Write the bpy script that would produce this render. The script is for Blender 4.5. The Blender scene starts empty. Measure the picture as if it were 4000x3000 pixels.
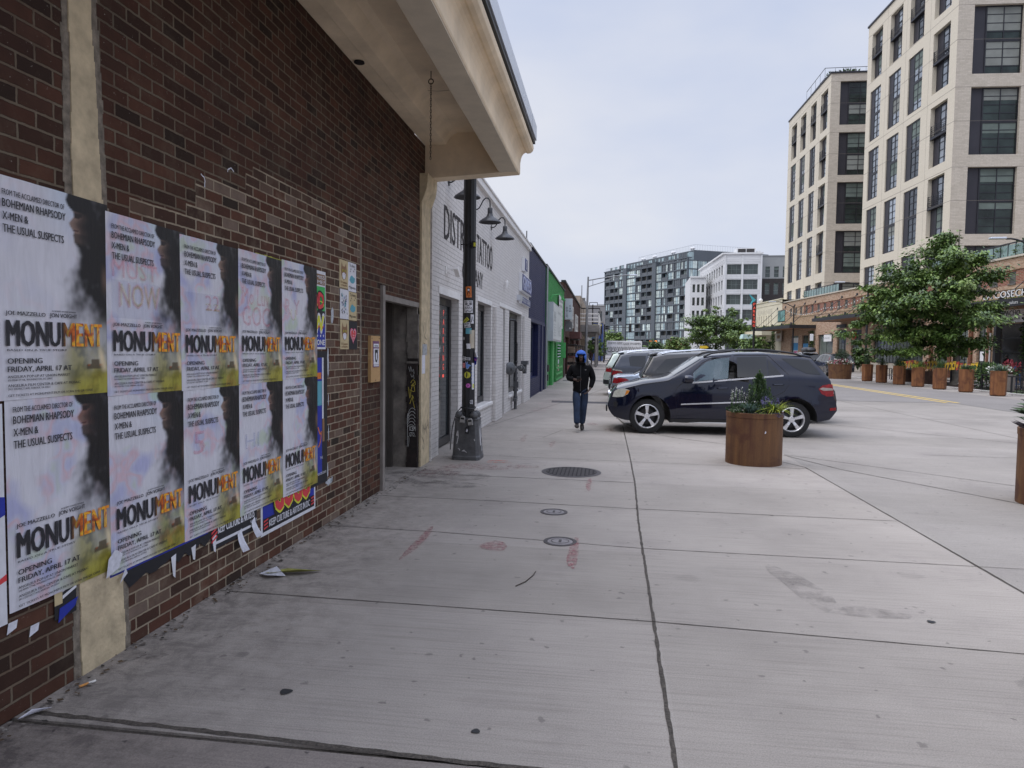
import bpy, bmesh, math, random
from mathutils import Vector, Matrix, noise
random.seed(7)
C = bpy.context.scene.collection
R = math.radians
SC = bpy.context.scene

# ---------------------------------------------------------------- camera
cam_d = bpy.data.cameras.new("camera"); cam = bpy.data.objects.new("camera", cam_d); C.objects.link(cam)
cam_d.sensor_fit = 'HORIZONTAL'; cam_d.sensor_width = 36.0; cam_d.lens = 36.0 * 1480 / 2212
cam_d.clip_start = 0.05; cam_d.clip_end = 3000
cam.matrix_world = (Matrix.Translation((0, 0, 1.72)) @ Matrix.Rotation(R(7.8046), 4, 'Z')
                    @ Matrix.Rotation(R(90 - 2.8988), 4, 'X') @ Matrix.Rotation(0.012, 4, 'Z'))
SC.camera = cam
# ---------------------------------------------------------------- sky and sun (overcast)
SUN = Vector((-0.5, -0.22, 0.86)).normalized()
W = bpy.data.worlds.new("World"); SC.world = W; W.use_nodes = True
wn, wl = W.node_tree.nodes, W.node_tree.links
bg = wn["Background"]; bg.inputs[1].default_value = 0.1
sky = wn.new('ShaderNodeTexSky'); sky.sky_type = 'NISHITA'; sky.sun_disc = False
sky.sun_elevation = math.asin(SUN.z); sky.sun_rotation = math.atan2(SUN.x, SUN.y)
sky.air_density = 1.2; sky.dust_density = 3.0
tc = wn.new('ShaderNodeTexCoord'); mp = wn.new('ShaderNodeMapping'); mp.inputs['Scale'].default_value = (1, 1, 2.6)
nz = wn.new('ShaderNodeTexNoise'); nz.inputs['Scale'].default_value = 1.7; nz.inputs['Detail'].default_value = 5; nz.inputs['Roughness'].default_value = .5
rp = wn.new('ShaderNodeValToRGB')
rp.color_ramp.elements[0].position = .30; rp.color_ramp.elements[0].color = (4.4, 5.15, 7.1, 1)
rp.color_ramp.elements[1].position = .72; rp.color_ramp.elements[1].color = (6.8, 6.95, 7.6, 1)
mx = wn.new('ShaderNodeMix'); mx.data_type = 'RGBA'; mx.inputs[0].default_value = .88
wl.new(tc.outputs['Generated'], mp.inputs[0]); wl.new(mp.outputs[0], nz.inputs['Vector']); wl.new(nz.outputs[0], rp.inputs[0])
wl.new(sky.outputs[0], mx.inputs[6]); wl.new(rp.outputs[0], mx.inputs[7]); sp = wn.new('ShaderNodeSeparateXYZ'); wl.new(tc.outputs['Generated'], sp.inputs[0])   # an overcast sky is brightest overhead
zr = wn.new('ShaderNodeMapRange'); zr.inputs[1].default_value = .5; zr.inputs[2].default_value = .95; zr.inputs[3].default_value = 1; zr.inputs[4].default_value = 3.0; wl.new(sp.outputs[2], zr.inputs[0])
vs_ = wn.new('ShaderNodeVectorMath'); vs_.operation = 'SCALE'; wl.new(mx.outputs[2], vs_.inputs[0]); wl.new(zr.outputs[0], vs_.inputs['Scale']); wl.new(vs_.outputs[0], bg.inputs[0])
sl = bpy.data.lights.new("sun", 'SUN'); sl.energy = 1.7; sl.angle = R(65); sl.color = (1, .96, .9)
so = bpy.data.objects.new("sun", sl); so.rotation_euler = SUN.to_track_quat('Z', 'Y').to_euler(); so.location = (-20, 0, 40); C.objects.link(so)
SC.view_settings.view_transform = 'Standard'; SC.view_settings.look = 'None'; SC.view_settings.exposure = 0.26; SC.view_settings.gamma = 1

# ---------------------------------------------------------------- materials
MATS = {}
def newmat(name):
    m = bpy.data.materials.new(name); m.use_nodes = True
    return m, m.node_tree.nodes, m.node_tree.links, m.node_tree.nodes["Principled BSDF"]
def node(n, t, **kw):
    x = n.new(t)
    for k, v in kw.items():
        if k in x.inputs: x.inputs[k].default_value = v
        else: setattr(x, k, v)
    return x
def rgb(c): return (c[0], c[1], c[2], 1)
def M(name, col, rough=.6, metal=0., var=.12, vs=3., bump=0., bs=60., coat=0., spec=.5, emit=0., alpha=1., trans=0., obj=False):
    """plain procedural surface: noise varied colour and roughness, optional fine bump"""
    if name in MATS: return MATS[name]
    m, n, l, b = newmat(name)
    tc = n.new('ShaderNodeTexCoord') if obj else n.new('ShaderNodeNewGeometry')
    vec = tc.outputs['Object'] if obj else tc.outputs['Position']
    nt = node(n, 'ShaderNodeTexNoise', Scale=vs, Detail=6., Roughness=.6); l.new(vec, nt.inputs['Vector'])
    cr = n.new('ShaderNodeValToRGB'); e = cr.color_ramp.elements
    e[0].position = .3; e[1].position = .7
    e[0].color = rgb([max(0, c * (1 - var)) for c in col]); e[1].color = rgb([min(1, c * (1 + var)) for c in col])
    l.new(nt.outputs[0], cr.inputs[0]); l.new(cr.outputs[0], b.inputs['Base Color'])
    mr = n.new('ShaderNodeMapRange'); mr.inputs[3].default_value = max(.02, rough - .08); mr.inputs[4].default_value = min(1, rough + .08)
    l.new(nt.outputs[0], mr.inputs[0]); l.new(mr.outputs[0], b.inputs['Roughness'])
    b.inputs['Metallic'].default_value = metal; b.inputs['Specular IOR Level'].default_value = spec
    b.inputs['Coat Weight'].default_value = coat; b.inputs['Coat Roughness'].default_value = .03
    if emit: b.inputs['Emission Color'].default_value = rgb(col); b.inputs['Emission Strength'].default_value = emit
    if alpha < 1: b.inputs['Alpha'].default_value = alpha
    if trans: b.inputs['Transmission Weight'].default_value = trans
    if bump:
        nb = node(n, 'ShaderNodeTexNoise', Scale=bs, Detail=4.); l.new(vec, nb.inputs['Vector'])
        bp = node(n, 'ShaderNodeBump', Strength=bump, Distance=.01); l.new(nb.outputs[0], bp.inputs['Height']); l.new(bp.outputs[0], b.inputs['Normal'])
    MATS[name] = m; return m
def mathn(n, l, op, a, b=None, c=None):
    x = n.new('ShaderNodeMath'); x.operation = op
    for i, v in enumerate((a, b, c)):
        if v is None: continue
        if isinstance(v, (int, float)): x.inputs[i].default_value = v
        else: l.new(v, x.inputs[i])
    return x.outputs[0]
def mixc(n, l, fac, a, b, mode='MIX'):
    x = n.new('ShaderNodeMix'); x.data_type = 'RGBA'; x.blend_type = mode
    for i, v in ((0, fac), (6, a), (7, b)):
        if isinstance(v, (int, float)): x.inputs[i].default_value = v
        elif isinstance(v, (tuple, list)): x.inputs[i].default_value = rgb(v)
        else: l.new(v, x.inputs[i])
    return x.outputs[2]
def ramp(n, l, fac, stops):
    cr = n.new('ShaderNodeValToRGB'); e = cr.color_ramp.elements
    while len(e) < len(stops): e.new(.5)
    for i, (p, c) in enumerate(stops): e[i].position = p; e[i].color = rgb(c)
    l.new(fac, cr.inputs[0]); return cr.outputs[0]
def brick(name, cols, mortar, bw=.21, rh=.072, ms=.009, bump=.6, speck=0., stain=.25, rough=.85, blotch=None, mblend=1., wear=0.):
    """brick bond on object-space (x+y, z); cols = ramp of brick colours"""
    if name in MATS: return MATS[name]
    m, n, l, b = newmat(name)
    tc = n.new('ShaderNodeTexCoord'); sx = n.new('ShaderNodeSeparateXYZ'); l.new(tc.outputs['Object'], sx.inputs[0])
    ux = mathn(n, l, 'ADD', sx.outputs[0], sx.outputs[1])
    nw = node(n, 'ShaderNodeTexNoise', Scale=2.2, Detail=3.); l.new(tc.outputs['Object'], nw.inputs['Vector'])
    wob = mathn(n, l, 'MULTIPLY', mathn(n, l, 'SUBTRACT', nw.outputs[0], .5), .012)
    cb = n.new('ShaderNodeCombineXYZ'); l.new(ux, cb.inputs[0]); l.new(mathn(n, l, 'ADD', sx.outputs[2], wob), cb.inputs[1])
    nf = node(n, 'ShaderNodeTexNoise', Scale=28., Detail=5., Roughness=.65); l.new(tc.outputs['Object'], nf.inputs['Vector'])
    vo = n.new('ShaderNodeVectorMath'); vo.operation = 'MULTIPLY_ADD'; vo.inputs[1].default_value = (.011, .011, 0)
    l.new(nf.outputs['Color'], vo.inputs[0]); l.new(cb.outputs[0], vo.inputs[2])
    bt = n.new('ShaderNodeTexBrick'); l.new(vo.outputs[0], bt.inputs['Vector'])
    bt.inputs['Scale'].default_value = 1.; bt.inputs['Mortar Size'].default_value = ms / 2; bt.inputs['Mortar Smooth'].default_value = .25
    bt.inputs['Brick Width'].default_value = bw; bt.inputs['Row Height'].default_value = rh
    bt.inputs['Color1'].default_value = (0, 0, 0, 1); bt.inputs['Color2'].default_value = (1, 1, 1, 1); bt.inputs['Mortar'].default_value = (.5, .5, .5, 1)
    k = len(cols)
    bc = ramp(n, l, bt.outputs['Color'], [(i / max(1, k - 1), c) for i, c in enumerate(cols)])
    n3 = node(n, 'ShaderNodeTexNoise', Scale=9., Detail=8., Roughness=.7); l.new(tc.outputs['Object'], n3.inputs['Vector'])
    bc = mixc(n, l, mathn(n, l, 'MULTIPLY', n3.outputs[0], .7), bc, [c * .45 for c in cols[0]])
    mc = mixc(n, l, n3.outputs[0], mortar, [c * .6 for c in mortar])
    np_ = node(n, 'ShaderNodeTexNoise', Scale=2.7, Detail=7., Roughness=.7); l.new(tc.outputs['Object'], np_.inputs['Vector'])
    pf = n.new('ShaderNodeMapRange'); pf.inputs[1].default_value = .52; pf.inputs[2].default_value = .72; pf.inputs[4].default_value = wear; l.new(np_.outputs[0], pf.inputs[0])
    bc = mixc(n, l, mathn(n, l, 'MULTIPLY', pf.outputs[0], n3.outputs[0]), bc, [c * .9 for c in mortar])       # smeared mortar and bloom on the brick faces
    mk_ = n.new('ShaderNodeMapRange'); mk_.inputs[1].default_value = .32; mk_.inputs[2].default_value = .56; mk_.inputs[3].default_value = .45; mk_.inputs[4].default_value = 1; l.new(np_.outputs[0], mk_.inputs[0])
    col = mixc(n, l, mathn(n, l, 'MULTIPLY', bt.outputs['Fac'], mk_.outputs[0] if wear else mblend), bc, mc)
    n4 = node(n, 'ShaderNodeTexNoise', Scale=.8, Detail=5., Roughness=.65); l.new(tc.outputs['Object'], n4.inputs['Vector'])
    st = n.new('ShaderNodeMapRange'); st.inputs[1].default_value = .5; st.inputs[2].default_value = .75; st.inputs[4].default_value = stain; l.new(n4.outputs[0], st.inputs[0])
    col = mixc(n, l, st.outputs[0], col, blotch or (.02, .015, .015))
    if speck:
        vn = node(n, 'ShaderNodeTexNoise', Scale=42., Detail=3., Roughness=.8); l.new(tc.outputs['Object'], vn.inputs['Vector'])
        f = n.new('ShaderNodeMapRange'); f.inputs[1].default_value = .64; f.inputs[2].default_value = .72; l.new(vn.outputs[0], f.inputs[0])
        g = n.new('ShaderNodeMapRange'); g.inputs[1].default_value = .42; g.inputs[2].default_value = .62; l.new(n4.outputs[0], g.inputs[0])
        col = mixc(n, l, mathn(n, l, 'MULTIPLY', mathn(n, l, 'MULTIPLY', f.outputs[0], g.outputs[0]), speck), col, (.45, .4, .36))
    l.new(col, b.inputs['Base Color']); b.inputs['Roughness'].default_value = rough; b.inputs['Specular IOR Level'].default_value = .15
    hh = mathn(n, l, 'ADD', mathn(n, l, 'MULTIPLY', bt.outputs['Fac'], -1.), mathn(n, l, 'MULTIPLY', n3.outputs[0], .35))
    bp = node(n, 'ShaderNodeBump', Strength=bump, Distance=.008); l.new(hh, bp.inputs['Height']); l.new(bp.outputs[0], b.inputs['Normal'])
    MATS[name] = m; return m
def attr_mat(name, rough=.5, bump=.25, ghost=0.):
    """printed paper: colours from the mesh's own colour attribute, wrinkled"""
    m, n, l, b = newmat(name)
    a = n.new('ShaderNodeVertexColor'); a.layer_name = 'Col'
    tc = n.new('ShaderNodeTexCoord'); oi = n.new('ShaderNodeObjectInfo')
    off = n.new('ShaderNodeVectorMath'); off.operation = 'ADD'; l.new(tc.outputs['Object'], off.inputs[0])
    cmb = n.new('ShaderNodeCombineXYZ'); l.new(mathn(n, l, 'MULTIPLY', oi.outputs['Random'], 37.), cmb.inputs[0]); l.new(mathn(n, l, 'MULTIPLY', oi.outputs['Random'], 91.), cmb.inputs[2]); l.new(cmb.outputs[0], off.inputs[1])
    col = a.outputs[0]
    if ghost:
        g = node(n, 'ShaderNodeTexNoise', Scale=5., Detail=2.); l.new(off.outputs[0], g.inputs['Vector'])
        hs = ramp(n, l, g.outputs[0], [(.36, (.55, .58, .9)), (.45, (.72, .74, .92)), (.5, (.95, .62, .66)), (.56, (.80, .82, .92)), (.64, (.72, .86, .6))])
        g2 = node(n, 'ShaderNodeTexNoise', Scale=3., Detail=1.); l.new(off.outputs[0], g2.inputs['Vector'])
        f = n.new('ShaderNodeMapRange'); f.inputs[1].default_value = .46; f.inputs[2].default_value = .55; f.inputs[4].default_value = ghost; l.new(g2.outputs[0], f.inputs[0])
        col = mixc(n, l, f.outputs[0], col, hs, 'MULTIPLY')
    mpn = n.new('ShaderNodeMapping'); mpn.inputs['Scale'].default_value = (30, 30, 5); l.new(off.outputs[0], mpn.inputs[0])
    w = node(n, 'ShaderNodeTexNoise', Scale=1., Detail=5., Roughness=.6, Distortion=.6); l.new(mpn.outputs[0], w.inputs['Vector'])
    mr = n.new('ShaderNodeMapRange'); mr.inputs[1].default_value = .35; mr.inputs[2].default_value = .7; mr.inputs[3].default_value = .9; mr.inputs[4].default_value = 1.04; l.new(w.outputs[0], mr.inputs[0])
    cm = n.new('ShaderNodeCombineXYZ')
    for i in range(3): l.new(mr.outputs[0], cm.inputs[i])
    col = mixc(n, l, 1., col, cm.outputs[0], 'MULTIPLY')
    l.new(col, b.inputs['Base Color']); b.inputs['Roughness'].default_value = rough
    bp = node(n, 'ShaderNodeBump', Strength=bump, Distance=.01); l.new(w.outputs[0], bp.inputs['Height']); l.new(bp.outputs[0], b.inputs['Normal'])
    return m

# ---------------------------------------------------------------- mesh builder
def tv(p): return Vector(p)
_txt = {}
def text_geo(s, bold):
    key = (s, round(bold, 4))
    if key in _txt: return _txt[key]
    cu = bpy.data.curves.new('t', 'FONT'); cu.body = s; cu.size = 1; cu.resolution_u = 2; cu.offset = bold; cu.fill_mode = 'FRONT'
    o = bpy.data.objects.new('t', cu); me = bpy.data.meshes.new_from_object(o)
    vs = [(v.co.x, v.co.y) for v in me.vertices]; fs = [tuple(p.vertices) for p in me.polygons]
    bpy.data.objects.remove(o); bpy.data.curves.remove(cu); bpy.data.meshes.remove(me)
    x0 = min((v[0] for v in vs), default=0); x1 = max((v[0] for v in vs), default=1)
    y0 = min((v[1] for v in vs), default=0); y1 = max((v[1] for v in vs), default=1)
    _txt[key] = (vs, fs, x0, x1, y0, y1); return _txt[key]
class MB:
    def __init__(s): s.v = []; s.f = []; s.m = []; s.X = None
    def vert(s, p):
        p = Vector(p)
        s.v.append(s.X @ p if s.X else p); return len(s.v) - 1
    def face(s, pts, m=0):
        s.f.append([s.vert(p) for p in pts]); s.m.append(m)
    def box(s, x0, x1, y0, y1, z0, z1, m=0, skip=''):
        a = [(x0, y0, z0), (x1, y0, z0), (x1, y1, z0), (x0, y1, z0), (x0, y0, z1), (x1, y0, z1), (x1, y1, z1), (x0, y1, z1)]
        i = [s.vert(p) for p in a]
        for k, q in (('b', (0, 3, 2, 1)), ('t', (4, 5, 6, 7)), ('f', (0, 1, 5, 4)), ('r', (1, 2, 6, 5)), ('k', (2, 3, 7, 6)), ('l', (3, 0, 4, 7))):
            if k in skip: continue
            s.f.append([i[j] for j in q]); s.m.append(m)
    def tube(s, path, r, n=8, m=0, caps=True, close=False):
        P = [Vector(p) for p in path]; k = len(P)
        rs = r if isinstance(r, (list, tuple)) else [r] * k
        rings = []; nrm = None
        for i in range(k):
            if close: t = P[(i + 1) % k] - P[i - 1]
            else: t = P[min(i + 1, k - 1)] - P[max(i - 1, 0)]
            t = t.normalized() if t.length > 1e-9 else Vector((0, 0, 1))
            if nrm is None: nrm = t.orthogonal().normalized()
            nrm = (nrm - t * nrm.dot(t)); nrm = nrm.normalized() if nrm.length > 1e-6 else t.orthogonal().normalized()
            bn = t.cross(nrm)
            rings.append([s.vert(P[i] + (nrm * math.cos(2 * math.pi * j / n) + bn * math.sin(2 * math.pi * j / n)) * rs[i]) for j in range(n)])
        for i in range(k if close else k - 1):
            a, b = rings[i], rings[(i + 1) % k]
            for j in range(n): s.f.append([a[j], a[(j + 1) % n], b[(j + 1) % n], b[j]]); s.m.append(m)
        if caps and not close:
            s.f.append(rings[0][::-1]); s.m.append(m); s.f.append(rings[-1]); s.m.append(m)
    def lathe(s, prof, n=24, c=(0, 0, 0), m=0, axis='z', cap=(True, True)):
        rings = []
        for (r, z) in prof:
            ring = []
            for j in range(n):
                a = 2 * math.pi * j / n; x, y = r * math.cos(a), r * math.sin(a)
                p = (x, y, z) if axis == 'z' else ((x, z, y) if axis == 'y' else (z, x, y))
                ring.append(s.vert((p[0] + c[0], p[1] + c[1], p[2] + c[2])))
            rings.append(ring)
        for a, b in zip(rings, rings[1:]):
            for j in range(n): s.f.append([a[j], a[(j + 1) % n], b[(j + 1) % n], b[j]]); s.m.append(m)
        if cap[0]: s.f.append(rings[0][::-1]); s.m.append(m)
        if cap[1]: s.f.append(rings[-1]); s.m.append(m)
    def prism(s, poly, y0, y1, m=0, plane='xz', caps=True):
        """2-D polygon extruded; plane 'xz' extrudes along y, 'xy' along z, 'yz' along x"""
        def q(a, b, t): return (a, t, b) if plane == 'xz' else ((a, b, t) if plane == 'xy' else (t, a, b))
        A = [s.vert(q(a, b, y0)) for a, b in poly]; B = [s.vert(q(a, b, y1)) for a, b in poly]; n = len(poly)
        for i in range(n): s.f.append([A[i], A[(i + 1) % n], B[(i + 1) % n], B[i]]); s.m.append(m)
        if caps: s.f.append(A[::-1]); s.m.append(m); s.f.append(B); s.m.append(m)
    def bar(s, a, b, w, h=None, m=0, up=(0, 0, 1)):
        a, b = Vector(a), Vector(b); h = h or w; t = (b - a).normalized(); u = Vector(up)
        if abs(t.dot(u)) > .95: u = Vector((1, 0, 0))
        sd = t.cross(u).normalized(); u = sd.cross(t)
        i = [s.vert(p + sd * (w / 2 * x) + u * (h / 2 * y)) for p in (a, b) for x, y in ((-1, -1), (1, -1), (1, 1), (-1, 1))]
        for q in ((3, 2, 1, 0), (4, 5, 6, 7), (0, 1, 5, 4), (1, 2, 6, 5), (2, 3, 7, 6), (3, 0, 4, 7)): s.f.append([i[j] for j in q]); s.m.append(m)
    def text(s, t, o, h, u=(1, 0, 0), v=(0, 0, 1), m=0, width=None, bold=0., align='l', cond=1., depth=0., ms=None, full=False):
        if bold:
            nn = Vector(u).cross(Vector(v)); k = h * bold * 1.3; dirs = [(-1, 0), (1, 0)] if bold < .035 else [(math.cos(a), math.sin(a)) for a in [j * math.pi / 4 for j in range(8)]]
            if width: width -= 2 * k
            for j, (a, b) in enumerate(dirs): w = s.text(t, Vector(o) + Vector(u) * k * (a + (1 if width and align == 'l' else 0)) + Vector(v) * k * b + nn * (.00012 * (j + 1)), h, u, v, m, width, 0, align, cond, depth, ms, full)
            return w
        vs, fs, x0, x1, y0, y1 = text_geo(t, bold); o, u, v = Vector(o), Vector(u), Vector(v); nn = u.cross(v)
        cap = (y1 - y0) if full else .73; base = y0 if full else 0
        k = h / cap; kx = k * cond
        if width: kx = width / max(1e-6, x1 - x0)
        w = (x1 - x0) * kx; ox = {'l': 0, 'c': -w / 2, 'r': -w}[align]
        pt = [o + u * ((a - x0) * kx + ox) + v * ((b - base) * k) for a, b in vs]
        ii = [s.vert(p + nn * depth) for p in pt]
        for f in fs: s.f.append([ii[j] for j in f]); s.m.append(m)
        if depth:
            ed = {}
            for f in fs:
                for a, b in zip(f, f[1:] + f[:1]): ed[(a, b)] = ed.get((a, b), 0) + 1
            bb = {}
            for (a, b) in ed:
                if (b, a) not in ed:
                    for j in (a, b):
                        if j not in bb: bb[j] = s.vert(pt[j])
                    s.f.append([ii[b], ii[a], bb[a], bb[b]]); s.m.append(m if ms is None else ms)
        return w
    def ribbon(s, pts, w, o, u=(1, 0, 0), v=(0, 0, 1), m=0):
        """flat brush stroke in the plane o,u,v through 2-D pts"""
        o, u, v = Vector(o), Vector(u), Vector(v); P = [Vector((a, b)) for a, b in pts]; L = []; Rr = []
        for i, p in enumerate(P):
            t = P[min(i + 1, len(P) - 1)] - P[max(i - 1, 0)]; t = t.normalized() if t.length > 1e-9 else Vector((1, 0))
            q = Vector((-t.y, t.x)) * w / 2
            for arr, z in ((L, p + q), (Rr, p - q)): arr.append(s.vert(o + u * z.x + v * z.y))
        for i in range(len(P) - 1): s.f.append([Rr[i], Rr[i + 1], L[i + 1], L[i]]); s.m.append(m)
    def poly2(s, pts, o, u=(1, 0, 0), v=(0, 0, 1), m=0):
        o, u, v = Vector(o), Vector(u), Vector(v); s.face([o + u * a + v * b for a, b in pts], m)
    def facade(s, L0, L1, H, holes, depth=.15, m=0, mr=None, mf=None, z0=0, xs=(), zs=(), y=0.):
        """wall face at y (front) with rectangular openings and their reveals"""
        X = sorted({L0, L1, *xs, *[h[0] for h in holes], *[h[1] for h in holes]}); Z = sorted({z0, H, *zs, *[h[2] for h in holes], *[h[3] for h in holes]})
        X = [a for a in X if L0 <= a <= L1]; Z = [a for a in Z if z0 <= a <= H]
        for a, b in zip(X, X[1:]):
            for c, d in zip(Z, Z[1:]):
                cx, cz = (a + b) / 2, (c + d) / 2
                if any(h[0] < cx < h[1] and h[2] < cz < h[3] for h in holes): continue
                s.face([(a, y, c), (b, y, c), (b, y, d), (a, y, d)], mf(cx, cz) if mf else m)
        for h in holes:
            x0, x1, c, d = h[:4]; q = m if mr is None else mr; e = y + (h[4] if len(h) > 4 else depth)
            s.face([(x0, y, c), (x0, y, d), (x0, e, d), (x0, e, c)], q); s.face([(x1, y, d), (x1, y, c), (x1, e, c), (x1, e, d)], q)
            s.face([(x0, y, d), (x1, y, d), (x1, e, d), (x0, e, d)], q)
            if c > z0 + .01: s.face([(x1, y, c), (x0, y, c), (x0, e, c), (x1, e, c)], q)
    def build(s, name, mats, parent=None, smooth=False, bevel=0., sharp=None, seg=2, weld=False):
        me = bpy.data.meshes.new(name); me.from_pydata([tuple(p) for p in s.v], [], s.f)
        if not isinstance(mats, (list, tuple)): mats = [mats]
        for q in mats: me.materials.append(q)
        me.polygons.foreach_set('material_index', [min(k, len(mats) - 1) for k in s.m]); me.update()
        if weld:
            bm = bmesh.new(); bm.from_mesh(me); bmesh.ops.remove_doubles(bm, verts=bm.verts, dist=.0005); bm.to_mesh(me); bm.free()
        if smooth:
            me.shade_smooth()
            me.set_sharp_from_angle(angle=R(sharp or 40))
        o = bpy.data.objects.new(name, me); C.objects.link(o)
        if parent: o.parent = parent
        if bevel:
            md = o.modifiers.new('bevel', 'BEVEL'); md.width = bevel; md.segments = seg; md.limit_method = 'ANGLE'; md.angle_limit = R(40)
        return o
def tag(o, label=None, cat=None, group=None, kind=None):
    if label: o['label'] = label
    if cat: o['category'] = cat
    if group: o['group'] = group
    if kind: o['kind'] = kind
    return o
def thing(name, label, cat, loc=(0, 0, 0), rz=0., group=None):
    o = bpy.data.objects.new(name, None); C.objects.link(o); o.empty_display_size = .2
    o.location = loc; o.rotation_euler = (0, 0, rz); return tag(o, label, cat, group)
def kids(o): return [c for c in bpy.data.objects if c.parent == o]
def copy_tree(o, parent=None):
    c = o.copy(); C.objects.link(c); c.parent = parent
    for ch in CH.get(o.name, None) or kids(o): copy_tree(ch, c)
    return c
CH = {}
def struct(name, mb, mats, **kw):
    o = mb.build(name, mats, **kw); o['kind'] = 'structure'; return o
def lerp_pts(pts, x):
    if x <= pts[0][0]: return pts[0][1]
    for (a, b), (c, d) in zip(pts, pts[1:]):
        if x <= c: return b + (d - b) * (x - a) / max(1e-9, c - a)
    return pts[-1][1]
# ================================================================ SETTING: ground, pavement, road
def concrete(name, base, streak=.5, grime=0., spots=1., big=.14, streakdir='x'):
    m, n, l, b = newmat(name)
    g = n.new('ShaderNodeNewGeometry'); P = g.outputs['Position']
    sx = n.new('ShaderNodeSeparateXYZ'); l.new(P, sx.inputs[0])
    n1 = node(n, 'ShaderNodeTexNoise', Scale=.45, Detail=8., Roughness=.62); l.new(P, n1.inputs['Vector'])
    col = ramp(n, l, n1.outputs[0], [(.3, [c * (1 - big) for c in base]), (.5, base), (.72, [c * (1 + big * .8) for c in base])])
    mp = n.new('ShaderNodeMapping'); mp.inputs['Scale'].default_value = (1.3, 60, 1) if streakdir == 'x' else (60, 1.3, 1); l.new(P, mp.inputs[0])
    n2 = node(n, 'ShaderNodeTexNoise', Scale=1., Detail=5., Roughness=.7); l.new(mp.outputs[0], n2.inputs['Vector'])
    s = ramp(n, l, n2.outputs[0], [(.32, (.62, .61, .61)), (.5, (1, 1, 1)), (.72, (1.16, 1.15, 1.15))])
    col = mixc(n, l, streak, col, s, 'MULTIPLY')
    n3 = node(n, 'ShaderNodeTexNoise', Scale=130., Detail=3., Roughness=.8); l.new(P, n3.inputs['Vector'])
    col = mixc(n, l, .5, col, ramp(n, l, n3.outputs[0], [(.36, (.55, .54, .54)), (.6, (1.12, 1.12, 1.12))]), 'MULTIPLY')
    fl = n.new('ShaderNodeVectorMath'); fl.operation = 'SNAP'; fl.inputs[1].default_value = (2.85, 1.56, 50); sh = n.new('ShaderNodeVectorMath'); sh.operation = 'ADD'; sh.inputs[1].default_value = (2.5, -2.74, 20); l.new(P, sh.inputs[0]); l.new(sh.outputs[0], fl.inputs[0])
    wnz = n.new('ShaderNodeTexWhiteNoise'); l.new(fl.outputs[0], wnz.inputs['Vector']); col = mixc(n, l, 1., col, ramp(n, l, wnz.outputs['Value'], [(0, (.93, .93, .92)), (1, (1.05, 1.05, 1.05))]), 'MULTIPLY')   # slab to slab tone
    # gum spots: two sizes of voronoi cells, sparse
    for sc, r0, keep, dark in ((2.2, .055, .62, .5), (5.5, .10, .66, .6), (1.1, .09, .5, .22), (11., .12, .8, .7)):
        v = node(n, 'ShaderNodeTexVoronoi', Scale=sc); dv = node(n, 'ShaderNodeTexNoise', Scale=14., Detail=2.); l.new(P, dv.inputs['Vector'])
        add = n.new('ShaderNodeVectorMath'); add.operation = 'MULTIPLY_ADD'; add.inputs[1].default_value = (.08, .08, 0); l.new(dv.outputs['Color'], add.inputs[0]); l.new(P, add.inputs[2]); l.new(add.outputs[0], v.inputs['Vector'])
        f = n.new('ShaderNodeMapRange'); f.inputs[1].default_value = r0 * 1.35; f.inputs[2].default_value = r0 * .8; l.new(v.outputs['Distance'], f.inputs[0])
        k = mathn(n, l, 'GREATER_THAN', n.new('ShaderNodeSeparateColor').outputs[0], keep)
        sc2 = n.new('ShaderNodeSeparateColor'); l.new(v.outputs['Color'], sc2.inputs[0]); k = mathn(n, l, 'GREATER_THAN', sc2.outputs[0], keep)
        col = mixc(n, l, mathn(n, l, 'MULTIPLY', mathn(n, l, 'MULTIPLY', f.outputs[0], k), dark * spots), col, (.07, .06, .057))
    # broad dirty blotches
    n5 = node(n, 'ShaderNodeTexNoise', Scale=1.3, Detail=7., Roughness=.7, Distortion=.4); l.new(P, n5.inputs['Vector'])
    f = n.new('ShaderNodeMapRange'); f.inputs[1].default_value = .55; f.inputs[2].default_value = .75; f.inputs[4].default_value = .28; l.new(n5.outputs[0], f.inputs[0])
    col = mixc(n, l, f.outputs[0], col, (.15, .125, .13))
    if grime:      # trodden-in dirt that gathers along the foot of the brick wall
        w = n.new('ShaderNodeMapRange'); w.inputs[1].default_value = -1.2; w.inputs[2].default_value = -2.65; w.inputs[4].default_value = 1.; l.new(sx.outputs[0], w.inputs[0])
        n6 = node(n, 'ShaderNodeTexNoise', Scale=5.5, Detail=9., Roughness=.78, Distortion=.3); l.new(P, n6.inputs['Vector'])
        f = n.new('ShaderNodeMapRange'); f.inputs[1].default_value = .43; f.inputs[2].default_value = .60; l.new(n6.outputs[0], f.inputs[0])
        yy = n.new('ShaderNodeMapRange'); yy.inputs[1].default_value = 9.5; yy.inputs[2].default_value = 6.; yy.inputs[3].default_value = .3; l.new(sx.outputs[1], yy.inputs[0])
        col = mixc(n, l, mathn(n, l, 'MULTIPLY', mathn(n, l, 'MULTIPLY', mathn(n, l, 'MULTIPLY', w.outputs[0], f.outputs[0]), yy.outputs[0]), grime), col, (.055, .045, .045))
    l.new(col, b.inputs['Base Color']); b.inputs['Roughness'].default_value = .88; b.inputs['Specular IOR Level'].default_value = .25
    hb = mathn(n, l, 'ADD', mathn(n, l, 'MULTIPLY', n2.outputs[0], .6), n3.outputs[0])
    bp = node(n, 'ShaderNodeBump', Strength=.35, Distance=.004); l.new(hb, bp.inputs['Height']); l.new(bp.outputs[0], b.inputs['Normal'])
    return m
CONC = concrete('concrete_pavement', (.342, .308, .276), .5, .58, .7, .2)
CONC2 = concrete('concrete_old_pavement', (.25, .218, .196), .4, .8, 1.4, .25)
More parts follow.
